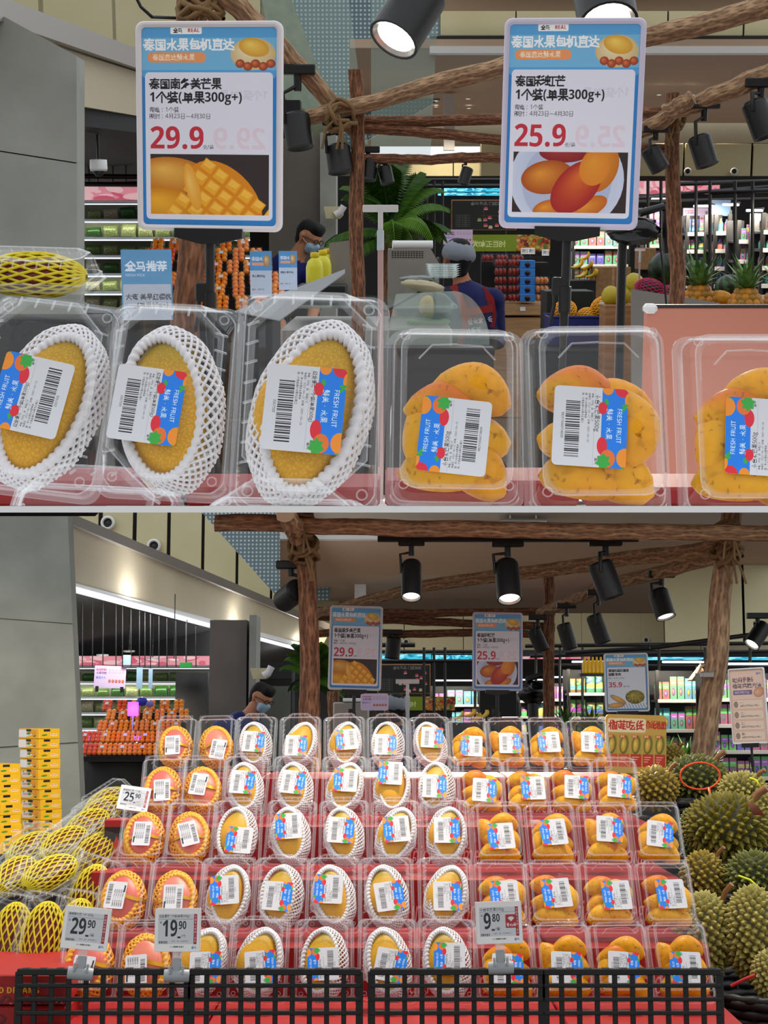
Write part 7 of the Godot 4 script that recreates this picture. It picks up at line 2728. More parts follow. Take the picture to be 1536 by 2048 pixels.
func crumpled_dome(r: float) -> MB:
	var rows := []
	for j in 10:
		var b := PI * 0.60 * j / 9.0
		var row := PackedVector3Array()
		for i in 40:
			var a := TAU * i / 40
			var f := 1.0 + 0.022 * sin(i * TAU / 4.0) + 0.015 * sin(i * 1.3)
			if j == 9:
				f *= 0.93
			row.append(Vector3(sin(b) * cos(a) * f * 0.95, cos(b) * 0.86, sin(b) * sin(a) * f) * r + Vector3(cos(a) * 1e-4, 0.038, sin(a) * 1e-4 - 0.012))
		rows.append(row)
	return MB.new().surf(rows, true)
# ---------------------------------------------------------------- the upper place: the same stall, close up
func rest_y(d: float) -> float:
	# height of the white board's top at that distance, in this place
	var p := frame.affine_inverse() * board_top
	return (p.d - p.normal.z * -d) / p.normal.y


func upper_shell() -> void:
	for q in [[0.75, 2.9, 7.72, 10.4], [0.1, 1.6, 10.4, 12.3], [-1.8, 0.0, 11.4, 13.7], [-0.4, 0.4, 9.0, 10.0], [1.8, 4.6, 10.6, 15.6]]:
		struct("floor", MB.new().box(Vector3((q[0] + q[1]) * 0.5, -0.006, -(q[2] + q[3]) * 0.5), Vector3(q[1] - q[0], 0.010, q[3] - q[2])), M.floor)
	# concrete pillar on the left
	var y0 := 1009.0
	var w := struct("wall_left_pillar", sheet([[-420, -200, 7.05], [152, 112, 7.05], [152, y0, 7.05], [-420, y0, 7.05]], 0.2), M.concrete)
	part("panel", sheet([[-420, -200, 7.0], [153, 112, 7.0], [154, 325, 7.0], [-420, 236, 7.0]], 0.06), M.concrete, w)
	part("panel", sheet([[-420, 238.5, 7.0], [154, 327.5, 7.0], [152, y0, 7.0], [-420, y0, 7.0]], 0.06), M.concrete, w)
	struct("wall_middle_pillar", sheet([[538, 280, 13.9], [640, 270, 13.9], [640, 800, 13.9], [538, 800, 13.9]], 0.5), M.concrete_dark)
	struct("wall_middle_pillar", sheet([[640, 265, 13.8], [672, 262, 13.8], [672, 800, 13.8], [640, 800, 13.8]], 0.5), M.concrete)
	struct("door_1", pan(505, 452, 560, 800, 14.6, 0.2), M.black)
	struct("wall_back_store", pan(100, 200, 600, 1004, 17.0, 0.3), M.black_soft)
	struct("ceiling_left_store", sheet([[100, 205, 8.0], [540, 275, 13.5], [540, 345, 16.9], [100, 362, 16.9]], 0.1), M.black_soft)
	struct("wall_left_soffit", sheet([[120, 96, 8.0], [560, 232, 14.0], [545, 278, 14.0], [120, 205, 8.0]], 0.2), M.beige)
	struct("trim_1", sheet([[-60, -30, 6.6], [560, 205, 14.0], [560, 234, 14.0], [-60, 22, 6.6]], 0.12), M.steel)
	panel_wall("wall_back_gallery", -60, -60, 520, 260, 32.0, 4, M.cream)
	# glass balustrade and perforated roof in the middle
	struct("wall_back_perforated", sheet([[560, -60, 33.0], [900, -60, 33.0], [880, 200, 33.0], [700, 300, 33.0]], 0.1), M.perf)
	struct("wall_back_green_hall", pan(480, -60, 700, 420, 36.0, 0.2), noisy(Color(0.48, 0.50, 0.40), Color(0.62, 0.62, 0.50), 0.5, 0.6, 0.02))
	struct("window_1", sheet([[512, -60, 25.0], [690, -60, 25.0], [736, 290, 25.0], [560, 190, 25.0]], 0.03), M.dull_pane)
	struct("window_2", sheet([[742, -60, 27.0], [880, -60, 27.0], [860, 330, 27.0], [742, 330, 27.0]], 0.03), M.dull_pane)
	panel_wall("wall_back_cream", 880, 20, 1640, 72, 30.0, 5, M.cream)
	panel_wall("wall_right_cream", 960, 286, 1640, 356, 31.0, 5, M.cream)
	struct("ceiling_brown_store", sheet([[700, 96, 27.0], [1640, 96, 27.0], [1640, 246, 37.0], [700, 246, 37.0]], 0.15), M.brown_ceiling)
	struct("trim_2", pan(860, 92, 1640, 106, 26.8, 0.3), M.white)
	struct("trim_3", pan(860, 72, 1640, 80, 29.8, 0.3), M.dark_steel)
	struct("wall_back_brown", pan(690, 200, 1640, 292, 37.4, 0.2), M.beige)
	struct("ceiling_front", sheet([[860, -60, 26.0], [1640, -60, 26.0], [1640, 22, 29.0], [860, 22, 29.0]], 0.2), M.ceiling)
	panel_wall("wall_middle_cream", 700, 318, 1010, 356, 32.0, 3, M.cream)
	struct("trim_4", pan(960, 354, 1640, 364, 30.6, 0.3), M.dark_steel)
	struct("wall_back_dark", pan(540, 352, 1700, 1006, 30.0, 0.3), M.black_soft)
	struct("wall_back_column", pan(888, 190, 910, 300, 32.0, 0.3), M.white)
	downlights([[872, 202], [936, 198], [872, 214, 34], [938, 217, 34], [1318, 190], [1385, 190]], 31.0, 0.05, "%s small round downlight in the brown ceiling of the upper picture", "downlights in the upper brown ceiling", 5.0)
	downlights([[222, 322, 13.0], [248, 323, 13.0]], 13.0, 0.06, "%s warm downlight under the dark ceiling beside the dome camera", "downlights over the upper produce wall", 4.0)
	portholes([[1268, 343], [1375, 343], [1468, 343]], 30.9, 0.075, "%s round white porthole lamp on the cream wall, upper picture", "portholes on the upper cream wall")


func upper_front() -> void:
	var lean := 22.0
	var up := Vector3(0, cos(deg_to_rad(lean)), -sin(deg_to_rad(lean)))
	var nrm := Vector3(0, sin(deg_to_rad(lean)), cos(deg_to_rad(lean)))
	# kind, px middle, px top, distance, roll, size, variant, sticker px, py, tilt, blue left
	var list := [
		["mango", 104, 600, 1.50, -7.0, 1.06, 2, 62, 790, 13.0, 1, "yellow-green mango pack in white net, leftmost in the upper picture, cut by the frame"],
		["mango", 348, 612, 1.50, -3.0, 1.04, 0, 294, 810, 8.0, 0, "yellow mango pack with wide white netting on its right, second from left, upper picture"],
		["mango", 622, 590, 1.47, -2.0, 1.16, 2, 608, 818, 5.0, 0, "largest green-tinged mango pack in white net, third from left, upper picture"],
		["small", 908, 662, 1.47, -1.0, 1.02, 1, 908, 872, 6.5, 1, "small mango box with blue sticker side left, fourth from left, upper picture"],
		["small", 1184, 656, 1.47, 0.5, 1.08, 0, 1180, 854, 4.0, 0, "small mango box with brown-spotted fruit, second from right, upper picture"],
		["small", 1482, 672, 1.49, 0.0, 1.06, 1, 1522, 874, 4.0, 1, "small mango box cut by the right edge, upper picture"]]
	for q in list:
		var sz: float = q[5]
		var half: float = (MH if q[0] == "mango" else SH) * 0.5 * sz
		var top := P(q[1], q[2], q[3])
		# the top edge of the flange is at that pixel
		var o := top - up * half - nrm * 0.02 * sz
		var bs := Basis.from_euler(Vector3(-deg_to_rad(lean), 0, 0)) * Basis.from_euler(Vector3(0, 0, deg_to_rad(q[4]))) * Basis.from_scale(Vector3.ONE * sz)
		var t := Transform3D(bs, o)
		var cut := (frame * t).affine_inverse() * board_top
		# where the sticker's pixel meets the lid
		var lid_o := t * Vector3(0, 0, 0.018 + DEEP)
		var eye := Vector3(0, EYE, 0)
		var ray := P(q[7], q[8], 1.5) - eye
		var hit := eye + ray * (lid_o - eye).dot(nrm) / ray.dot(nrm)
		var loc := t.affine_inverse() * hit
		var st := T(Vector3(loc.x, loc.y, 0), Vector3(0, 0, -q[9] - q[4]))
		pack(q[0], q[6], q[11], t, "", st, q[10] == 1, cut)
	# tops of the next row's lids, cut by the board
	for q in [[176, 950, -4.0, "top of a clear mango pack lid along the white strip, left"], [566, 976, -2.0, "top of a clear mango pack lid along the white strip, second"]]:
		var sz := 1.22
		var o := P(q[0], q[1], 1.33) - up * MH * 0.5 * sz
		var t := Transform3D(Basis.from_euler(Vector3(-deg_to_rad(lean + 30), 0, deg_to_rad(q[2]))) * Basis.from_scale(Vector3.ONE * sz), o)
		var cut := (frame * t).affine_inverse() * board_top
		var n := thing("mango_pack", q[3], "fruit pack", t)
		part("lid", lid_mb(MW, MH, DEEP, true).cut(cut), M.clear, n)
		part("lid_rim", lid_mb(MW, MH, DEEP, true, true).cut(cut), M.clear_edge, n)
		part("tray", tray_mb(MW, MH).cut(cut), M.clear, n)
	# red carton tops that the packs stand against
	for k in 4:
		var d := 1.60
		var ya := rest_y(d)
		var a := P(k * 400 - 30, 940, d)
		var b := P(k * 400 + 360, 940, d)
		var h: float = P(0, 975 if k % 2 else 962, d).y - ya
		solo("red_carton", ["leftmost", "second", "third", "rightmost"][k] + " red cardboard carton behind the packs of the upper picture", "carton", MB.new().box(Vector3((a.x + b.x) * 0.5, ya + h * 0.5, -d - 0.05), Vector3(b.x - a.x, h, 0.1), 0.003), M.red_card, Transform3D(), "red cartons behind the upper packs")
	# yellow netted fruit pack behind on the left
	var dt := Transform3D(Basis.from_euler(Vector3(deg_to_rad(-78), 0, deg_to_rad(82)), EULER_ORDER_YXZ), P(66, 590, 2.25))
	dragon_pack("yellow-netted dragon fruit pack behind the leftmost mango pack, upper picture", dt, 1)
	var yy := rest_y(2.25)
	solo("fruit_stand", "dark stand under the yellow-netted fruit pack, upper picture", "display stand", MB.new().box(Vector3(P(40, 620, 2.25).x, (P(66, 606, 2.25).y - 0.02 + yy) * 0.5, -2.25), Vector3(0.24, P(66, 606, 2.25).y - 0.02 - yy, 0.16), 0.004), M.black_soft)
	# pinkish metal board at the right
	var pk := thing("metal_board", "pinkish metal board standing behind the rightmost mango box, upper picture", "board", T(Vector3.ZERO))
	var z := 2.5
	var a := P(1292, 614, z)
	var b := P(1660, 614, z)
	var yr := rest_y(z)
	part("face", MB.new().box(Vector3((a.x + b.x) * 0.5, (a.y + yr) * 0.5, -z - 0.012), Vector3(b.x - a.x, a.y - yr, 0.018), 0.003), M.pink_metal, pk)
	part("top_edge", MB.new().box(Vector3((a.x + b.x) * 0.5, a.y + 0.0015, -z - 0.014), Vector3(b.x - a.x, 0.004, 0.026), 0.001), M.dark_steel, pk)
	part("corner_cap", MB.new().box(Vector3(a.x + 0.008, a.y - 0.003, -z - 0.008), Vector3(0.022, 0.016, 0.026), 0.005), M.white, pk)


func upper_signs() -> void:
	var k := 2.43 / F
	for q in [[419, 255, 288, 396, 0, "framed sign reading 29.9 with a diced mango photo, upper picture"], [1143, 250, 268, 398, 1, "framed sign reading 25.9 with a red mango photo, upper picture"]]:
		var o := P(q[0], q[1], 2.43)
		price_sign(q[5], T(o, Vector3(0, -9, -1.0)), q[2] * k * 1.01, q[3] * k, M.sign0 if q[4] == 0 else M.sign1, M.sign_frame if q[4] == 0 else M.sign_frame_lilac, pole_to(o.y, q[3] * k, q[2] * k, rest_y(2.43) + 0.019))
	M.pole_pink = mat(Color(0.66, 0.53, 0.51), 0.4)
	var at := P(761, 417, 2.65)
	t_holder("clear acrylic T-shaped sign holder on a pinkish pole, upper picture", at, 70 * 2.65 / F, at.y - rest_y(2.65) - 0.009)
	# standing acrylic signs
	for q in [[294, 570, 102, 142, 2.2, "recommend", "blue and white recommendation sign left of the bark post, upper picture", 10.0], [522, 548, 44, 92, 2.62, "mini0", "left one of two small blue standing signs, upper picture", 0.0], [576, 541, 37, 78, 2.68, "mini1", "right one of two small blue standing signs, upper picture", 0.0]]:
		var w: float = q[2] * q[4] / F
		var h: float = q[3] * q[4] / F
		var c := P(q[0], q[1], q[4])
		var n := thing("standing_sign", q[6], "sign", T(c, Vector3(0, q[7], 0)))
		part("printed_sheet", MB.new().box(Vector3.ZERO, Vector3(w * 0.97, h * 0.97, 0.001)), M[q[5]], n)
		part("holder", MB.new().box(Vector3(0, 0, 0.002), Vector3(w, h, 0.0015)).box(Vector3(0, 0, -0.002), Vector3(w, h, 0.0015)), M.clear, n)
		var y0 := rest_y(q[4]) - c.y
		part("foot", MB.new().box(Vector3(0, (y0 - h * 0.5) * 0.5, -0.004), Vector3(w * 0.3, -h * 0.5 - y0, 0.004)).box(Vector3(0, y0 + 0.003, 0), Vector3(w, 0.006, 0.06), 0.001), M.clear, n)


func upper_frame() -> void:
	var d := 5.6
	var ry := rest_y(d)
	var foot := func(px: float, dd: float) -> Vector3:
		var p := P(px, 700, dd)
		return Vector3(p.x, rest_y(dd), p.z)
	log_thing("bark_post", "thick bark post behind the 29.9 sign, upper picture", [P(384, -60, d), P(381, 250, d), P(374, 620, d), foot.call(372, d)], 0.052, 0.054, 61, M.bark, [[P(404, 22, d - 0.06), 0.066]])
	log_thing("slanting_beam", "log beam slanting down right from the top of the 29.9 sign", [P(416, -40, d - 0.10), P(560, 92, d), P(712, 262, d + 0.1)], 0.042, 0.030, 63, M.bark_pale, [[P(678, 232, d + 0.02), 0.05]])
	log_thing("long_beam", "long log beam rising right across the whole upper picture", [P(566, 248, d + 0.05), P(768, 197, d + 0.02), P(1080, 118, d), P(1560, 8, d - 0.05)], 0.028, 0.040, 65, M.bark_pale)
	log_thing("dark_post", "dark slender post left of the palm, upper picture", [P(712, 140, d + 0.07), P(714, 340, d + 0.07), P(716, 640, d + 0.07), foot.call(716, d + 0.07)], 0.026, 0.028, 67, M.bark)
	log_thing("cross_log", "upper straight cross log left of the 25.9 sign", [P(690, 243, d + 0.12), P(860, 242, d + 0.12), P(1030, 238, d + 0.12), P(1350, 222, d + 0.14)], 0.021, 0.021, 69, M.bark)
	log_thing("cross_log", "middle thin cross log left of the 25.9 sign", [P(706, 254, d + 0.12), P(860, 268, d + 0.12), P(1120, 290, d + 0.12), P(1350, 300, d + 0.14)], 0.021, 0.018, 71, M.bark)
	log_thing("cross_log", "lowest thin cross log left of the 25.9 sign", [P(706, 319, d + 0.12), P(1020, 316, d + 0.12)], 0.019, 0.019, 73, M.bark)
	log_thing("right_post", "bark post right of the 25.9 sign, upper picture", [P(1344, 186, d + 0.1), P(1348, 400, d + 0.1), P(1358, 640, d + 0.1), foot.call(1358, d + 0.1)], 0.025, 0.036, 75, M.bark, [[P(1346, 236, d + 0.06), 0.042]])
	log_thing("right_beam", "log beam rising to the right edge from the right post, upper picture", [P(1276, 270, d + 0.05), P(1345, 226, d), P(1560, 138, d - 0.1)], 0.028, 0.038, 77, M.bark_pale)
	log_thing("log_end", "short log end with sawn face beside the right post's lashing", [P(1330, 226, d - 0.06), P(1386, 194, d - 0.10)], 0.030, 0.027, 79, M.bark_pale)
	var wire := MB.new().tube([P(528, -20, 5.4), P(548, 20, 5.4), P(590, 38, 5.4), P(660, 36, 5.45)], 0.005, 6)
	var cb := MB.new().tube([P(270, -10, 5.3), P(282, 14, 5.3), P(304, 34, 5.3), P(350, 36, 5.45)], 0.006, 6)
	solo("power_cable", "black cable looping at the top left behind the 29.9 sign", "cable", cb, M.black)
	solo("power_cable", "black wire drooping along the cross logs, upper picture", "cable", MB.new().tube([P(690, 240, 5.75), P(800, 262, 5.7), P(900, 236, 5.75), P(1004, 234, 5.8)], 0.004, 6), M.black)
	solo("power_cable", "black cord hanging down the right post, upper picture", "cable", MB.new().tube([P(1318, 470, 5.6), P(1326, 540, 5.6), P(1332, 600, 5.6), P(1334, 640, 5.6)], 0.004, 6), M.black)
	var g := "track spotlights over the upper stall"
	spotlight("large lit black spotlight at the top centre of the upper picture", P(818, 30, 4.6), Vector3(-0.52, -0.86, 0.52), 0.078, 0.20, 0.16, 5.0, g, 44)
	spotlight("large lit black spotlight behind the top of the 25.9 sign", P(1208, -2, 4.6), Vector3(0.06, -0.80, 0.62), 0.088, 0.20, 0.16, 5.0, g, 44)
	for q in [[596, 262, 5.6, 0.14, "dark spotlight right of the 29.9 sign, upper one", 0.050, 0.125, 0.20], [678, 318, 5.65, 0.12, "dark spotlight right of the 29.9 sign, lower one", 0.046, 0.10, 0.12], [736, 338, 5.73, -0.1, "dark spotlight half hidden by the dark post", 0.034, 0.08, 0.06], [772, 350, 5.73, 0.2, "small dark spotlight right of the dark post", 0.026, 0.065, 0.05], [1310, 318, 5.62, 0.5, "left dark spotlight beside the right post", 0.036, 0.09, 0.095], [1406, 302, 5.57, 0.28, "right dark spotlight beside the right post", 0.042, 0.11, 0.15], [1520, 238, 5.5, 0.34, "dark spotlight at the right edge, upper picture", 0.047, 0.135, 0.11], [931, 352, 5.72, -0.3, "small dark spotlight under the lowest cross log", 0.022, 0.062, 0.055]]:
		spotlight(q[4] + (", upper picture" if not "upper picture" in q[4] else ""), P(q[0], q[1], q[2]), Vector3(q[3], -0.93, 0.22), q[5], q[6], q[7] if q.size() > 7 else q[6] * 0.85, 0.0, g)


func upper_left() -> void:
	produce_wall("long lit produce wall behind the 29.9 sign, upper picture", "bagged vegetables on the upper produce wall", "upper picture", 130, 545, 402, 620, 15.5, 6)
	citrus_heap([[606, 0, 7, 330, 560], [582, 1, 7, 320, 556], [558, 2, 8, 306, 545], [534, 3, 8, 300, 532], [510, 4, 7, 304, 512], [490, 5, 6, 316, 486]], 11.5, 0.42, "upper")
	var tb := thing("heap_table", "dark table under the orange heap, upper picture", "display table", T(P(430, 640, 12.0) * Vector3(1, 0, 1)))
	part("body", MB.new().box(Vector3(0, P(0, 634, 11.5).y * 0.5, 0.02), Vector3(0.98, P(0, 634, 11.5).y, 1.0), 0.02), M.black_soft, tb)
	var dm := thing("dome_camera", "white dome security camera under the dark ceiling, upper left", "camera", T(P(197, 330, 9.0)))
	part("base", MB.new().lathe([Vector2(0, 0.03), Vector2(0.05, 0.03), Vector2(0.052, -0.02), Vector2(0.048, -0.035), Vector2(0, -0.035)], 20), M.white, dm)
	part("dome", MB.new().lathe([Vector2(0.034, -0.03), Vector2(0.030, -0.05), Vector2(0.016, -0.064), Vector2(0, -0.068)], 18), M.dark_steel, dm)
	part("stem", MB.new().tube([Vector3(0, 0.03, 0), Vector3(0, 0.30, 0)], 0.010, 8), M.black, dm)
	solo("header_band", "colourful picture band along the top of the produce wall, upper picture", "header band", pan(130, 372, 545, 400, 15.4, 0.05), M.screen_pink)
	var rods := thing("hanging_rod_set", "thin dark hanging rods before the produce wall, upper picture", "rods", T(Vector3.ZERO))
	for x in [178, 196, 226, 252, 276]:
		part("rod", MB.new().tube([P(x, 240, 12.4), P(x, 372, 12.4)], 0.007, 5), M.black, rods)
	for y in [352, 368]:
		part("rail", MB.new().tube([P(130, y, 12.4), P(540, y + 4, 12.4)], 0.02, 5), M.black, rods)
	man("man in a blue sweater with face mask and glasses, bent over behind the upper stall", P(617, 476, 13.1), 1.04)
	var ds := thing("wall_bracket", "cream wall bracket fixed on the pale pillar edge, upper picture", "bracket", T(P(660, 424, 13.7)))
	part("tray", MB.new().extrude(PackedVector2Array([Vector2(-0.05, 0.045), Vector2(0.12, 0.045), Vector2(0.12, -0.03), Vector2(0.09, -0.06), Vector2(-0.03, -0.06)]), 0.0, 0.16), M.cream, ds)
	part("rolled_lip", MB.new().tube([Vector3(0.05, -0.03, 0.17), Vector3(0.10, 0.0, 0.17), Vector3(0.13, 0.05, 0.17)], 0.03, 12), M.white, ds)


func upper_middle() -> void:
	# counter with the glass top, standing on the far slab
	var d := 5.75
	var ry := rest_y(d)
	var n := thing("glass_counter", "service counter with a greenish glass top behind the largest mango pack", "counter", T(Vector3.ZERO))
	var a := P(560, 640, d)
	var b := P(905, 640, d)
	part("body", MB.new().box(Vector3((a.x + b.x) * 0.5, (a.y - 0.03 + ry) * 0.5, -d - 0.45), Vector3(b.x - a.x, a.y - 0.03 - ry, 0.9), 0.01), M.steel, n)
	part("glass_top", MB.new().box(Vector3((a.x + b.x) * 0.5, a.y + 0.05, -d - 0.48), Vector3(b.x - a.x + 0.04, 0.012, 1.0), 0.003), M.dull_pane, n)
	part("edge_rail", MB.new().tube([P(770, 622, 5.6), P(848, 580, 5.9)], 0.006, 6).tube([P(848, 580, 5.9), P(905, 580, 5.9)], 0.005, 6), M.black, n)
	solo("sloping_board", "white board sloping up to the right in front of the yellow bottles", "board", sheet([[470, 622, 5.5], [690, 538, 5.6], [690, 546, 5.6], [560, 640, 5.5]], 0.012), M.grey_plastic)
	solo("steel_screen", "pale metal panel standing right of the yellow bottles", "panel", sheet([[658, 486, 6.4], [704, 480, 6.4], [706, 600, 6.4], [664, 612, 6.4]], 0.02), M.steel)
	for q in [[630, 548, 6.15, "front yellow juice bottle behind the sloping white board"], [646, 542, 6.3, "middle yellow juice bottle behind the sloping white board"], [656, 538, 6.45, "rear yellow juice bottle behind the sloping white board"]]:
		var bt := thing("juice_bottle", q[3], "bottle", T(P(q[0], q[1] + 22, q[2])), "yellow juice bottles")
		var w := 0.036
		part("body", MB.new().lathe([Vector2(0, 0), Vector2(w * 0.9, 0), Vector2(w, 0.01), Vector2(w, 0.07), Vector2(w * 0.8, 0.095), Vector2(w * 0.42, 0.108), Vector2(w * 0.40, 0.118), Vector2(0, 0.118)], 18), mat(Color(0.90, 0.86, 0.22), 0.25), bt)
		part("cap", MB.new().lathe([Vector2(0, 0.132), Vector2(w * 0.48, 0.130), Vector2(w * 0.5, 0.112), Vector2(0, 0.112)], 14), mat(Color(0.92, 0.80, 0.02), 0.4), bt)
	var yb: float = P(630, 570, 6.15).y
	solo("bottle_shelf", "dark shelf under the yellow juice bottles", "shelf", MB.new().box(Vector3(P(645, 570, 6.3).x, (yb - 0.002 + a.y + 0.058) * 0.5, -6.3), Vector3(0.20, yb - 0.002 - a.y - 0.058, 0.42), 0.004), M.black_soft)
	# vented machine with a paper roll
	var mc := thing("slicer_machine", "grey vented machine with a paper roll left of the hairnet lady, upper picture", "machine", T(Vector3.ZERO))
	var e := P(776, 570, 6.5)
	var f := P(862, 498, 6.5)
	part("case", MB.new().extrude(PackedVector2Array([Vector2(e.x, e.y - 0.1), Vector2(f.x + 0.035, e.y - 0.1), Vector2(f.x + 0.035, f.y - 0.06), Vector2(f.x, f.y), Vector2(e.x, f.y)]), -6.8, -6.5), M.steel, mc)
	var vt := MB.new()
	for r in 4:
		for c in 12:
			vt.box(Vector3(e.x + 0.02 + c * 0.0115, f.y - 0.012 - r * 0.008, -6.4995), Vector3(0.008, 0.004, 0.003))
	part("vents", vt, M.black, mc)
	part("side_plate", MB.new().box(Vector3(f.x + 0.036, (e.y + f.y) * 0.5 - 0.06, -6.62), Vector3(0.006, 0.2, 0.24), 0.002), M.dark_steel, mc)
	part("paper_roll", MB.new().tube([Vector3(e.x + 0.02, f.y + 0.018, -6.6), Vector3(f.x + 0.01, f.y + 0.018, -6.62)], 0.018, 14), M.white, mc)
	part("stand", MB.new().box(Vector3((e.x + f.x) * 0.5, (e.y - 0.1 + a.y + 0.058) * 0.5, -6.62), Vector3(0.16, maxf(e.y - 0.1 - a.y - 0.058, 0.01), 0.2)), M.dark_steel, mc)
	# curved sneeze guard and what lies behind it
	var arc := PackedVector2Array()
	for i in 13:
		var t := PI * 0.5 * i / 12.0
		arc.append(Vector2(P(905, 700, 5.5).x + cos(t) * 0.135, P(905, 690, 5.5).y + sin(t) * 0.195))
	arc.append(Vector2(P(792, 590, 5.5).x, P(792, 588, 5.5).y))
	arc.append(Vector2(P(770, 690, 5.5).x, P(770, 690, 5.5).y))
	solo("sneeze_guard", "curved clear glass guard in front of the hairnet lady", "glass guard", MB.new().extrude(arc, -5.506, -5.5), M.dull_pane)
	solo("guard_rest", "dark ledge under the curved glass guard", "ledge", MB.new().box(Vector3(P(850, 690, 5.5).x, (P(0, 690, 5.5).y + rest_y(5.5)) * 0.5, -5.53), Vector3(0.5, P(0, 690, 5.5).y - rest_y(5.4), 0.12)), M.dark_steel)
	solo("cutting_board", "green cutting board behind the curved glass guard", "cutting board", MB.new().box(P(856, 642, 6.0), Vector3(0.17, 0.012, 0.14), 0.004), mat(Color(0.26, 0.50, 0.10), 0.5))
	solo("wrapped_melon", "dark round melon with a yellow cut face on the green board", "melon", MB.new().tint(Color(0.05, 0.08, 0.05)).ball(P(874, 612, 6.0), Vector3(0.062, 0.055, 0.055)).tint(Color(0.72, 0.58, 0.16)).at(Transform3D(Basis(), Vector3.ZERO)).ball(P(856, 614, 5.975), Vector3(0.036, 0.046, 0.040)), M.fruit)
	solo("folded_cloth", "crumpled cream cloth on the counter's glass edge", "cloth", crumpled_mb(Vector3(0.085, 0.022, 0.05), 9), mat(Color(0.72, 0.68, 0.56), 0.9), T(P(846, 572, 5.85), Vector3(0, 0, -8)))
	solo("folded_cloth", "grey folded cloth behind the crumpled cream one", "cloth", crumpled_mb(Vector3(0.075, 0.014, 0.05), 13), mat(Color(0.55, 0.56, 0.55), 0.9), T(P(836, 558, 6.1)))
	for i in 6:
		solo("clear_tray", ["lowest", "second", "third", "fourth", "fifth", "topmost"][i] + " stacked clear plastic tray beside the hairnet lady's arm", "tray", MB.new().at(T(P(884, 556 - i * 4.5, 6.3))).lathe([Vector2(0.05, 0), Vector2(0.075, 0.012), Vector2(0.08, 0.012)], 24), M.dull_pane, Transform3D(), "stacked clear trays")
	# the lady
	lady("hairnet lady in a blue smock with red apron straps, seen from behind, upper picture", P(914, 520, 10.9), 1.06)
	apron(P(914, 520, 10.9), 1.06)
	palm("green palm plant between the two signs of the upper picture", P(778, 440, 9.5), 0.38, 19)
	# menu board, posters, screens
	var bb := thing("blackboard", "black menu board with small fruit pictures left of the 25.9 sign, upper picture", "menu board", T(P(968, 430, 14.0)))
	part("frame", MB.new().box(Vector3(0, 0, -0.012), Vector3(0.60, 0.275, 0.02), 0.004), M.wood, bb)
	part("printed_face", MB.new().box(Vector3(0, 0, 0.001), Vector3(0.58, 0.255, 0.006)), M.chalk, bb)
	part("leg", MB.new().tube([Vector3(-0.2, 0.13, -0.03), Vector3(-0.2, -P(0, 430, 14.0).y, -0.03)], 0.012, 5).tube([Vector3(0.2, 0.13, -0.03), Vector3(0.2, -P(0, 430, 14.0).y, -0.03)], 0.012, 5), M.black, bb)
	var ps := thing("fruit_poster", "green poster with a band of fruit photos over the apple boxes, upper picture", "poster", T(P(1018, 486, 13.0)))
	part("printed_sheet", MB.new().box(Vector3.ZERO, Vector3(0.70, 0.14, 0.02)), M.poster, ps)
	part("post", MB.new().box(Vector3(0.2, -0.07 - P(0, 503, 13.0).y * 0.5, -0.02), Vector3(0.03, P(0, 503, 13.0).y, 0.02)).box(Vector3(-0.2, -0.07 - P(0, 503, 13.0).y * 0.5, -0.02), Vector3(0.03, P(0, 503, 13.0).y, 0.02)), M.black, ps)
	var gd := thing("picking_guide_sign", "small white picking guide sign above the hairnet lady, upper picture", "sign", T(P(916, 474, 12.5)))
	part("printed_sheet", MB.new().box(Vector3.ZERO, Vector3(0.24, 0.12, 0.01)), M.guide, gd)
	part("post", MB.new().tube([Vector3(0, -0.06, -0.01), Vector3(0, -P(0, 474, 12.5).y, -0.01)], 0.01, 6), M.black, gd)
	for q in [[876, 374, 1010, 383, true, "upper cyan glowing screen strip left of the 25.9 sign, upper picture"], [876, 385, 1008, 391, true, "lower cyan glowing screen strip left of the 25.9 sign, upper picture"], [1278, 362, 1440, 388, false, "pink glowing picture strip right of the 25.9 sign, upper picture"]]:
		var s := solo("screen_strip", q[5], "screen", pan(q[0], q[1], q[2], q[3], 29.92, 0.07), M.screen_cyan if q[4] else M.screen_pink)
		var al := AreaLight3D.new()
		al.name = "screen_beam"
		var z := pan_t(q[0], q[1], q[2], q[3], 29.88, 0.0)
		al.area_size = Vector2(z[1].x, z[1].y)
		al.light_energy = 0.25
		al.light_color = Color(0.5, 0.85, 0.95) if q[4] else Color(1.0, 0.7, 0.75)
		al.area_range = 40.0
		al.shadow_enabled = true
		al.position = z[0]
		al.basis = Basis(Vector3.UP, PI)
		s.add_child(al)
	var tr := thing("light_track", "black lighting track frames across the far store, upper picture", "lighting track", T(Vector3.ZERO))
	for q in [[850, 360, 1010, 360, 14], [850, 372, 1010, 372, 13], [1270, 395, 1560, 372, 14], [1270, 404, 1560, 398, 13], [1340, 368, 1560, 362, 12], [1420, 384, 1560, 380, 11]]:
		part("rail", MB.new().tube([P(q[0], q[1], q[4]), P(q[2], q[3], q[4])], 0.018, 4), M.black, tr)
	for q in [[843, 13], [853, 13], [868, 13], [885, 13], [1296, 12], [1322, 12], [1392, 12], [1420, 11], [1470, 11], [1505, 11]]:
		part("post", MB.new().tube([P(q[0], 362, q[1]), P(q[0], 420, q[1]), P(q[0], 560, q[1]), P(q[0], 560, q[1]) * Vector3(1, 0, 1)], 0.013, 4), M.black, tr)
	# apple stand
	var dd := 11.5
	var wd := thing("wood_counter", "light wooden counter under the stacked apple boxes, upper picture", "counter", T(Vector3.ZERO))
	var p0 := P(984, 606, dd)
	var p1 := P(1096, 606, dd)
	part("upper_board", MB.new().box(Vector3((p0.x + p1.x) * 0.5, p0.y - 0.05, -dd - 0.3), Vector3(p1.x - p0.x, 0.09, 0.6), 0.006), M.wood_pale, wd)
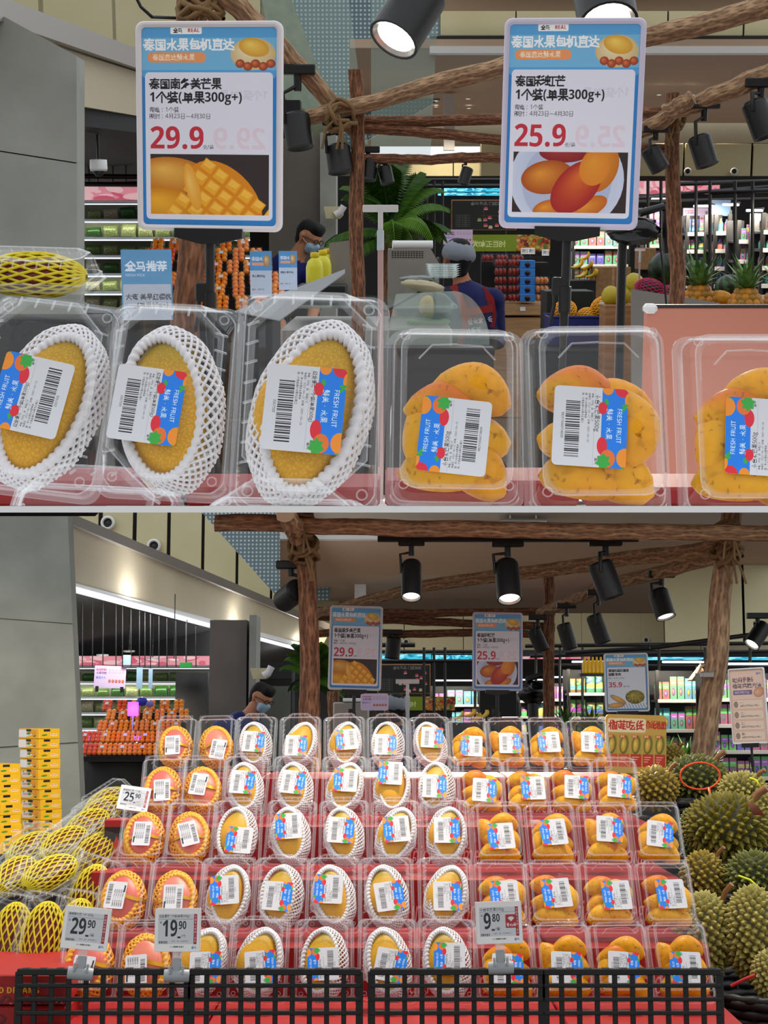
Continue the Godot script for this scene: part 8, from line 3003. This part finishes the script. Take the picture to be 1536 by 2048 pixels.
	part("lower_board", MB.new().box(Vector3((p0.x + p1.x) * 0.5, (p0.y - 0.11) * 0.5, -dd - 0.3), Vector3(p1.x - p0.x, p0.y - 0.11, 0.56), 0.006), M.wood_pale, wd)
	part("price_card", MB.new().box(Vector3(lerpf(p0.x, p1.x, 0.55), p0.y - 0.045, -dd + 0.003), Vector3(0.04, 0.03, 0.004)), M.white, wd)
	var words := ["bottom", "second", "third", "fourth", "top"]
	for c in 2:
		for r in 5:
			apple_box("clear box of red apples, " + words[r] + " of the " + ["left", "right"][c] + " apple column, upper picture", P(1002 + c * 27, 604 - r * 17.5, dd - 0.04 + r * 0.05), 25.0 * dd / F, 16.0 * dd / F)
	for r in 5:
		var bx := thing("blue_fruit_box", "blue fruit box with a round window, " + words[r] + " of its column, upper picture", "box", T(P(1055, 604 - r * 16.8, dd - 0.03 + r * 0.05)), "blue fruit boxes beside the apples")
		var bw := 30.0 * dd / F
		var bh := 16.2 * dd / F
		part("carton", MB.new().box(Vector3(0, bh * 0.5, -0.1), Vector3(bw, bh * 0.97, 0.2), 0.003), mat(Color(0.16, 0.46, 0.74), 0.5), bx)
		part("window", MB.new().at(T(Vector3(0, bh * 0.45, 0.001), Vector3(90, 0, 0))).lathe([Vector2(0, 0.002), Vector2(bh * 0.34, 0.002), Vector2(bh * 0.34, -0.004), Vector2(0, -0.004)], 16), mat(Color(0.14, 0.02, 0.04), 0.3), bx)
	for r in 3:
		apple_box("clear box of yellow kiwis, " + words[r] + " of the column right of the blue boxes", P(1085, 604 - r * 17.5, dd - 0.02), 26.0 * dd / F, 16.0 * dd / F, Color(0.75, 0.48, 0.22))
	var sh := thing("apple_shelf", "dark upper shelf board over the apple columns, upper picture", "shelf", T(Vector3.ZERO))
	part("board", MB.new().box(P(1040, 527, dd + 0.45), Vector3(0.42, 0.02, 0.3)), M.black, sh)
	part("back_panel", MB.new().box(Vector3(P(1040, 527, dd).x, P(0, 520, dd).y * 0.5, -dd - 0.70), Vector3(0.5, P(0, 512, dd).y, 0.04)), M.black, sh)
	for k in 3:
		apple_box(["left", "middle", "right"][k] + " clear box of red apples on the dark upper shelf, upper picture", P(976 + k * 30, 524, dd + 0.40), 27.0 * dd / F, 17.0 * dd / F)
	for q in [[1049, 502, "left white price tag on the green poster's lower edge"], [1063, 502, "second white price tag on the green poster's lower edge"], [1091, 505, "white price tag at the right end under the green poster"]]:
		shelf_tag(q[2], T(P(q[0], q[1], 12.9)), 14.0 * 12.9 / F, 12.0 * 12.9 / F, M.tag28, false)


func apple_box(label: String, at: Vector3, w: float, h: float, k := Color(0.42, 0.05, 0.06)) -> void:
	var key := "apples" + str(k)
	if not G.has(key):
		var b := MB.new()
		b.tinted = true
		var g := rng(3)
		for j in 2:
			for i in 3:
				b.tint(k.lerp(Color(0.80, 0.40, 0.28), g.randf() * 0.5))
				b.ball(Vector3((i - 1.0) * w * 0.31, h * 0.48, -0.04 - j * 0.06), Vector3(w * 0.16, h * 0.42, w * 0.16), 9, 7)
		G[key] = b.mesh()
	var n := thing("apple_box", label, "fruit box", T(at), "clear fruit boxes of the apple stand")
	part("fruit", G[key], M.fruit, n)
	part("box", MB.new().box(Vector3(0, h * 0.5, -0.07), Vector3(w, h * 0.96, 0.14), 0.006), M.clear, n)


func apron(head: Vector3, s: float) -> void:
	# the red straps and printed back of her apron, worn over the smock
	var who: Node3D
	for c in get_children():
		if c.has_meta("label") and "red apron straps" in str(c.get_meta("label")):
			who = c
	var o := Vector3(0, head.y, 0)
	var red := mat(Color(0.52, 0.02, 0.04), 0.8)
	var V := func(x: float, y: float, z: float) -> Vector3: return o + Vector3(x, y, z) * s
	var strap := func(pts: Array, w: float) -> MB:
		var r0 := PackedVector3Array()
		var r1 := PackedVector3Array()
		for i in pts.size():
			var t: Vector3 = (pts[mini(i + 1, pts.size() - 1)] - pts[maxi(i - 1, 0)]).normalized()
			var side := t.cross(Vector3(0, 0, 1)).normalized() * w * 0.5 * s
			r0.append(pts[i] - side)
			r1.append(pts[i] + side)
		return MB.new().surf([r0, r1], false, false, true)
	part("apron_strap", strap.call([V.call(-0.03, -0.165, 0.075), V.call(0.01, -0.24, 0.178), V.call(0.04, -0.34, 0.212), V.call(0.06, -0.44, 0.222)], 0.050), red, who)
	part("apron_strap", strap.call([V.call(0.16, -0.185, 0.10), V.call(0.22, -0.26, 0.150), V.call(0.235, -0.36, 0.150), V.call(0.22, -0.44, 0.165)], 0.050), red, who)
	part("apron_band", strap.call([V.call(0.03, -0.345, 0.214), V.call(0.10, -0.335, 0.224), V.call(0.17, -0.325, 0.205), V.call(0.235, -0.315, 0.160)], 0.050), red, who)
	part("apron_strap", strap.call([V.call(0.05, -0.42, 0.224), V.call(0.02, -0.52, 0.225), V.call(-0.02, -0.62, 0.20)], 0.045), red, who)
	part("waist_tie", strap.call([V.call(-0.02, -0.66, 0.20), V.call(0.10, -0.655, 0.24), V.call(0.22, -0.63, 0.19)], 0.030), red, who)
	# lettering on the back
	var tm := mat(Color(0.72, 0.74, 0.78), 0.8)
	var row := 0
	for line in ["让远家更近", "让近邻更亲"]:
		var b := MB.new()
		var x := 0.0
		for ch in line:
			if STROKES.has(ch):
				for run in STROKES[ch].split(" ", false):
					var pts := []
					for i in range(0, run.length() - 1, 2):
						if run[i].is_valid_int() and run[i + 1].is_valid_int():
							pts.append(Vector2(x + run[i].to_int() * 0.0033, -run[i + 1].to_int() * 0.0042))
					for i in pts.size() - 1:
						var u: Vector2 = pts[i]
						var v: Vector2 = pts[i + 1]
						var e := (v - u).normalized() * 0.0026
						var f := Vector2(-e.y, e.x)
						var q := func(p: Vector2) -> Vector3: return Vector3(p.x, p.y, 0.228 - pow((p.x - 0.05) / 0.16, 2.0) * 0.05)
						b.quad(q.call(u - e - f), q.call(v + e - f), q.call(v + e + f), q.call(u - e + f), Vector3(0, 0, 1))
			x += 0.036
		part("back_lettering", b, tm, who, Transform3D(Basis.from_euler(Vector3(0, 0.1, 0.10)), V.call(0.045 - row * 0.012, -0.385 - row * 0.062, 0.012)))
		row += 1


func melon_mb(r: Vector3, dark: Color, pale: Color, sd: int) -> MB:
	var b := MB.new()
	b.tinted = true
	var st := b.v.size()
	b.ball(Vector3.ZERO, r, 40, 16)
	var nz := FastNoiseLite.new()
	nz.seed = sd
	nz.frequency = 3.0
	for i in b.v.size():
		var p := b.v[i] / r
		var a := atan2(p.z, p.x)
		var s := sin(a * 9.0 + nz.get_noise_3dv(p * 1.6) * 2.4)
		b.c[i] = pale.lerp(dark, smoothstep(-0.25, 0.35, s))
	return b


func upper_right() -> void:
	goods_rack("goods rack right of the 25.9 sign's bracket, upper picture", 1284, 1350, 414, 640, 14.0, 6, [3, 12, 13, 1], "small packs on the rack left of the right post, upper picture", "small pack on the rack left of upper right post", 0)
	goods_rack("black rack of hanging packs right of the right post, upper picture", 1366, 1418, 430, 640, 12.5, 6, [5, 12, 4], "dark packs on the rack right of the right post, upper picture", "dark pouch on the rack right of upper right post", 2)
	goods_rack("pale-lit rack of bottles in the middle right, upper picture", 1422, 1466, 428, 640, 12.0, 6, [9, 6, 13], "bottles on the pale-lit rack, upper picture", "bottle on the pale-lit upper rack", 1)
	goods_rack("black rack with green packs near the right edge, upper picture", 1468, 1512, 440, 640, 11.5, 5, [7, 10, 9], "boxes on the black rack near the right edge, upper picture", "box on the black rack near the upper right edge", 0)
	goods_rack("rack of jars cut by the right edge, upper picture", 1516, 1620, 425, 640, 11.0, 6, [2, 8, 0, 6], "jars on the rack cut by the right edge, upper picture", "jar on the rack cut by the upper right edge", 1)
	goods_rack("rack of cartons and bottles behind the bananas, upper picture", 1142, 1262, 455, 640, 15.0, 5, [3, 0, 9, 1], "cartons behind the bananas, upper picture", "carton on the rack behind the upper bananas", 0)
	solo("ad_panel", "blue and white advertising panel above the right racks, upper picture", "panel", pan(1418, 400, 1462, 432, 12.4, 0.03), mat(Color(0.40, 0.52, 0.66), 0.4))
	solo("ad_panel", "pink picture panel right of the right post, upper picture", "panel", pan(1366, 416, 1420, 446, 12.9, 0.03), M.guide)
	# cartons, crate, bananas
	var d := 8.6
	var cr := thing("fruit_crate", "blue plastic crate holding netted pineapples, upper picture", "crate", T(Vector3.ZERO))
	var a := P(1102, 634, d)
	var b := P(1240, 634, d)
	var w: float = b.x - a.x
	var yb: float = P(0, 690, d).y
	for q in [[Vector3((a.x + b.x) * 0.5, (a.y + yb) * 0.5, -d), Vector3(w, a.y - yb, 0.015)], [Vector3((a.x + b.x) * 0.5, (a.y + yb) * 0.5, -d - 0.30), Vector3(w, a.y - yb, 0.015)], [Vector3(a.x, (a.y + yb) * 0.5, -d - 0.15), Vector3(0.015, a.y - yb, 0.31)], [Vector3(b.x, (a.y + yb) * 0.5, -d - 0.15), Vector3(0.015, a.y - yb, 0.31)], [Vector3((a.x + b.x) * 0.5, yb, -d - 0.15), Vector3(w, 0.015, 0.31)]]:
		part("panel", MB.new().box(q[0], q[1], 0.003), M.navy, cr)
	part("rim", MB.new().box(Vector3((a.x + b.x) * 0.5, a.y, -d + 0.004), Vector3(w + 0.02, 0.014, 0.022), 0.003).box(Vector3((a.x + b.x) * 0.5, a.y, -d - 0.305), Vector3(w + 0.02, 0.014, 0.022), 0.003), M.navy, cr)
	for q in [[1128, 622, 0.07, "left netted pineapple in the blue crate"], [1172, 632, 0.055, "middle netted pineapple in the blue crate"], [1208, 615, 0.075, "right netted pineapple with a white tag in the blue crate"]]:
		var n := thing("netted_pineapple", q[3], "pineapple", T(P(q[0], q[1], d + 0.14), Vector3(0, 0, 20)))
		var r: float = q[2]
		part("fruit", MB.new().tint(Color(0.72, 0.50, 0.06)).ball(Vector3.ZERO, Vector3(r, r * 0.8, r * 0.8)), M.fruit, n)
		part("net", egg_net_mb(Vector3(r * 0.86, r * 1.05, r * 0.86), 16, 14, 0.7, 0.0022), M.foam_yellow, n, T(Vector3.ZERO, Vector3(0, 0, 90)))
		if q[0] == 1208:
			part("tag", MB.new().box(Vector3(0, r * 0.35, r * 0.82), Vector3(0.05, 0.028, 0.002)), M.white, n)
	solo("crate_table", "dark table under the blue crate and cartons, upper picture", "table", MB.new().box(Vector3((a.x + b.x) * 0.5 + 0.06, yb * 0.5 - 0.006, -d - 0.27), Vector3(0.68, yb - 0.012, 1.12), 0.01), M.black_soft)
	solo("green_carton", "dark green carton behind the blue crate, upper picture", "carton", pan(1092, 582, 1188, 680, 9.1, 0.35, 0.004), mat(Color(0.02, 0.07, 0.045), 0.5))
	for q in [[1190, 534, 1262, 600, 9.8, "big brown cardboard box right of the bananas, upper picture"], [1284, 496, 1312, 540, 9.9, "brown cardboard box left of the right post, upper picture"], [1215, 604, 1262, 677, 9.25, "low brown cardboard box right of the blue crate"]]:
		var yq: float = P(0, q[3], q[4]).y
		var n := thing("cardboard_box", q[5], "box", T(Vector3.ZERO))
		part("box", pan(q[0], q[1], q[2], q[3], q[4], 0.3, 0.004), M.tan_card, n)
		part("tape", pan(q[0] + (q[2] - q[0]) * 0.45, q[1] + 1, q[0] + (q[2] - q[0]) * 0.55, q[3] - 1, q[4] - 0.002, 0.003), M.wood_pale, n)
		if q[3] < 650:
			part("stand", MB.new().box(Vector3(P((q[0] + q[2]) * 0.5, q[3], q[4]).x, yq * 0.5, -q[4] - 0.15), Vector3(0.1, yq, 0.2)), M.black_soft, n)
	for q in [[1152, 528, 1], [1172, 530, 2], [1182, 546, 4], [1160, 547, 3], [1166, 512, 0]]:
		bananas(["topmost", "second", "third", "fourth", "lowest"][int(q[2])] + " bunch of bananas left of the cardboard boxes, upper picture", P(q[0], q[1], 9.8 + (q[0] % 3) * 0.1), 0.055, int(q[0]))
	solo("banana_stand", "dark stand under the bananas, upper picture", "display stand", MB.new().box(Vector3(P(1156, 570, 10.0).x, P(0, 560, 10.0).y * 0.5, -10.0), Vector3(0.18, P(0, 560, 10.0).y, 0.4)), M.black_soft)
	# melons, netted fruit, pineapples
	for q in [[1334, 536, 38, 34, 9.2, 0, "largest dark green watermelon behind the right post"], [1390, 548, 30, 26, 9.3, 0, "green watermelon right of the right post"], [1456, 572, 27, 22, 8.6, 1, "striped watermelon between the two pineapples"]]:
		var k: float = q[4] / F
		solo("watermelon", q[6] + ", upper picture", "watermelon", melon_mb(Vector3(q[2] * k, q[3] * k, q[3] * k), Color(0.015, 0.05, 0.02), Color(0.10, 0.24, 0.09) if q[5] == 0 else Color(0.18, 0.34, 0.12), int(q[0])), M.fruit, T(P(q[0], q[1], q[4]), Vector3(0, 0, 20)))
	solo("melon_table", "dark table under the melons and pineapples, upper picture", "table", MB.new().box(Vector3(P(1448, 600, 8.9).x, P(0, 598, 8.8).y * 0.5, -8.9), Vector3(0.86, P(0, 598, 8.8).y, 1.2), 0.01), M.wood)
	solo("pineapple_stand", "low wooden stand under the pineapples at the right edge, upper picture", "display stand", MB.new().box(Vector3(2.0, 0.425, -7.84), Vector3(0.90, 0.85, 0.66), 0.01), M.wood)
	for q in [[1300, 578, 30, 20, "left magenta netted fruit on the metal ramp"], [1330, 590, 28, 18, "right magenta netted fruit on the metal ramp"]]:
		var k := 7.9 / F
		var n := thing("netted_fruit", q[4], "fruit", T(P(q[0], q[1], 7.9), Vector3(0, 0, -14)))
		part("fruit", MB.new().tint(Color(0.10, 0.20, 0.08)).ball(Vector3.ZERO, Vector3(q[2], q[3], q[3]) * k * 0.94), M.fruit, n)
		part("net", egg_net_mb(Vector3(q[3], q[2], q[3]) * k * 1.02, 18, 14, 0.7, 0.0020), mat(Color(0.72, 0.08, 0.34), 0.6), n, T(Vector3.ZERO, Vector3(0, 0, 90)))
	for q in [[1222, 592, 22, "left yellow pomelo before the acrylic stand"], [1246, 590, 20, "right yellow pomelo before the acrylic stand"], [1268, 566, 22, "wrapped yellow fruit above the pomelos"]]:
		solo("pomelo", q[3] + ", upper picture", "pomelo", MB.new().lathe([Vector2(0, -0.05), Vector2(0.035, -0.042), Vector2(0.053, -0.012), Vector2(0.050, 0.02), Vector2(0.030, 0.045), Vector2(0.008, 0.055), Vector2(0, 0.055)], 18), mat(Color(0.68, 0.60, 0.08), 0.45), T(P(q[0], q[1], 8.2), Vector3(0, 0, 12)))
	solo("metal_ramp", "grey metal ramp edge before the melons, upper picture", "ramp", sheet([[1264, 578, 7.4], [1440, 606, 7.45], [1440, 1000, 7.45], [1264, 1000, 7.4]], 0.02), M.steel)
	solo("pomelo_stand", "wooden shelf under the pomelos, upper picture", "shelf", MB.new().box(Vector3(P(1240, 612, 8.2).x, P(0, 608, 8.2).y * 0.5, -8.18), Vector3(0.20, P(0, 608, 8.2).y, 0.2), 0.005), M.wood)
	for q in [[1237, 492, "left clear acrylic stand pole before the cardboard boxes"], [1280, 500, "right clear acrylic stand pole before the cardboard boxes"]]:
		var at := P(q[0], q[1], 7.9)
		t_holder(q[2], at, 0.055, at.y - 0.0)
	pineapple("pineapple with a tall crown left of the striped watermelon, upper picture", P(1398, 574, 7.9), 0.164, 81)
	pineapple("largest pineapple with a spreading crown at the right edge, upper picture", P(1492, 580, 7.7), 0.158, 83)
	pineapple("pineapple cut off by the right edge, upper picture", P(1560, 580, 7.9), 0.155, 85)
	solo("cut_pineapple", "yellow netted cut pineapple between the two crowns, upper picture", "pineapple", crumpled_mb(Vector3(0.065, 0.045, 0.05), 15), mat(Color(0.82, 0.55, 0.04), 0.5), T(P(1440, 598, 7.9)))
	var wr := thing("wrapped_machine", "machine under black plastic wrap right of the 25.9 sign, upper picture", "machine", T(P(1268, 462, 7.0)))
	part("wrap", crumpled_mb(Vector3(0.125, 0.065, 0.09), 5), mat(Color(0.015, 0.015, 0.017), 0.22), wr)
	part("handle", MB.new().tube([Vector3(0.02, 0.08, 0.02), Vector3(0.13, 0.11, 0.0), Vector3(0.155, 0.06, 0)], 0.018, 8).tube([Vector3(0.155, 0.09, 0), Vector3(0.165, -0.10, 0.0)], 0.030, 8), M.black, wr)
	part("stand", MB.new().tube([Vector3(-0.05, -0.05, 0), Vector3(-0.05, rest_y(7.0) - P(1268, 462, 7.0).y, 0)], 0.02, 10), M.black, wr)
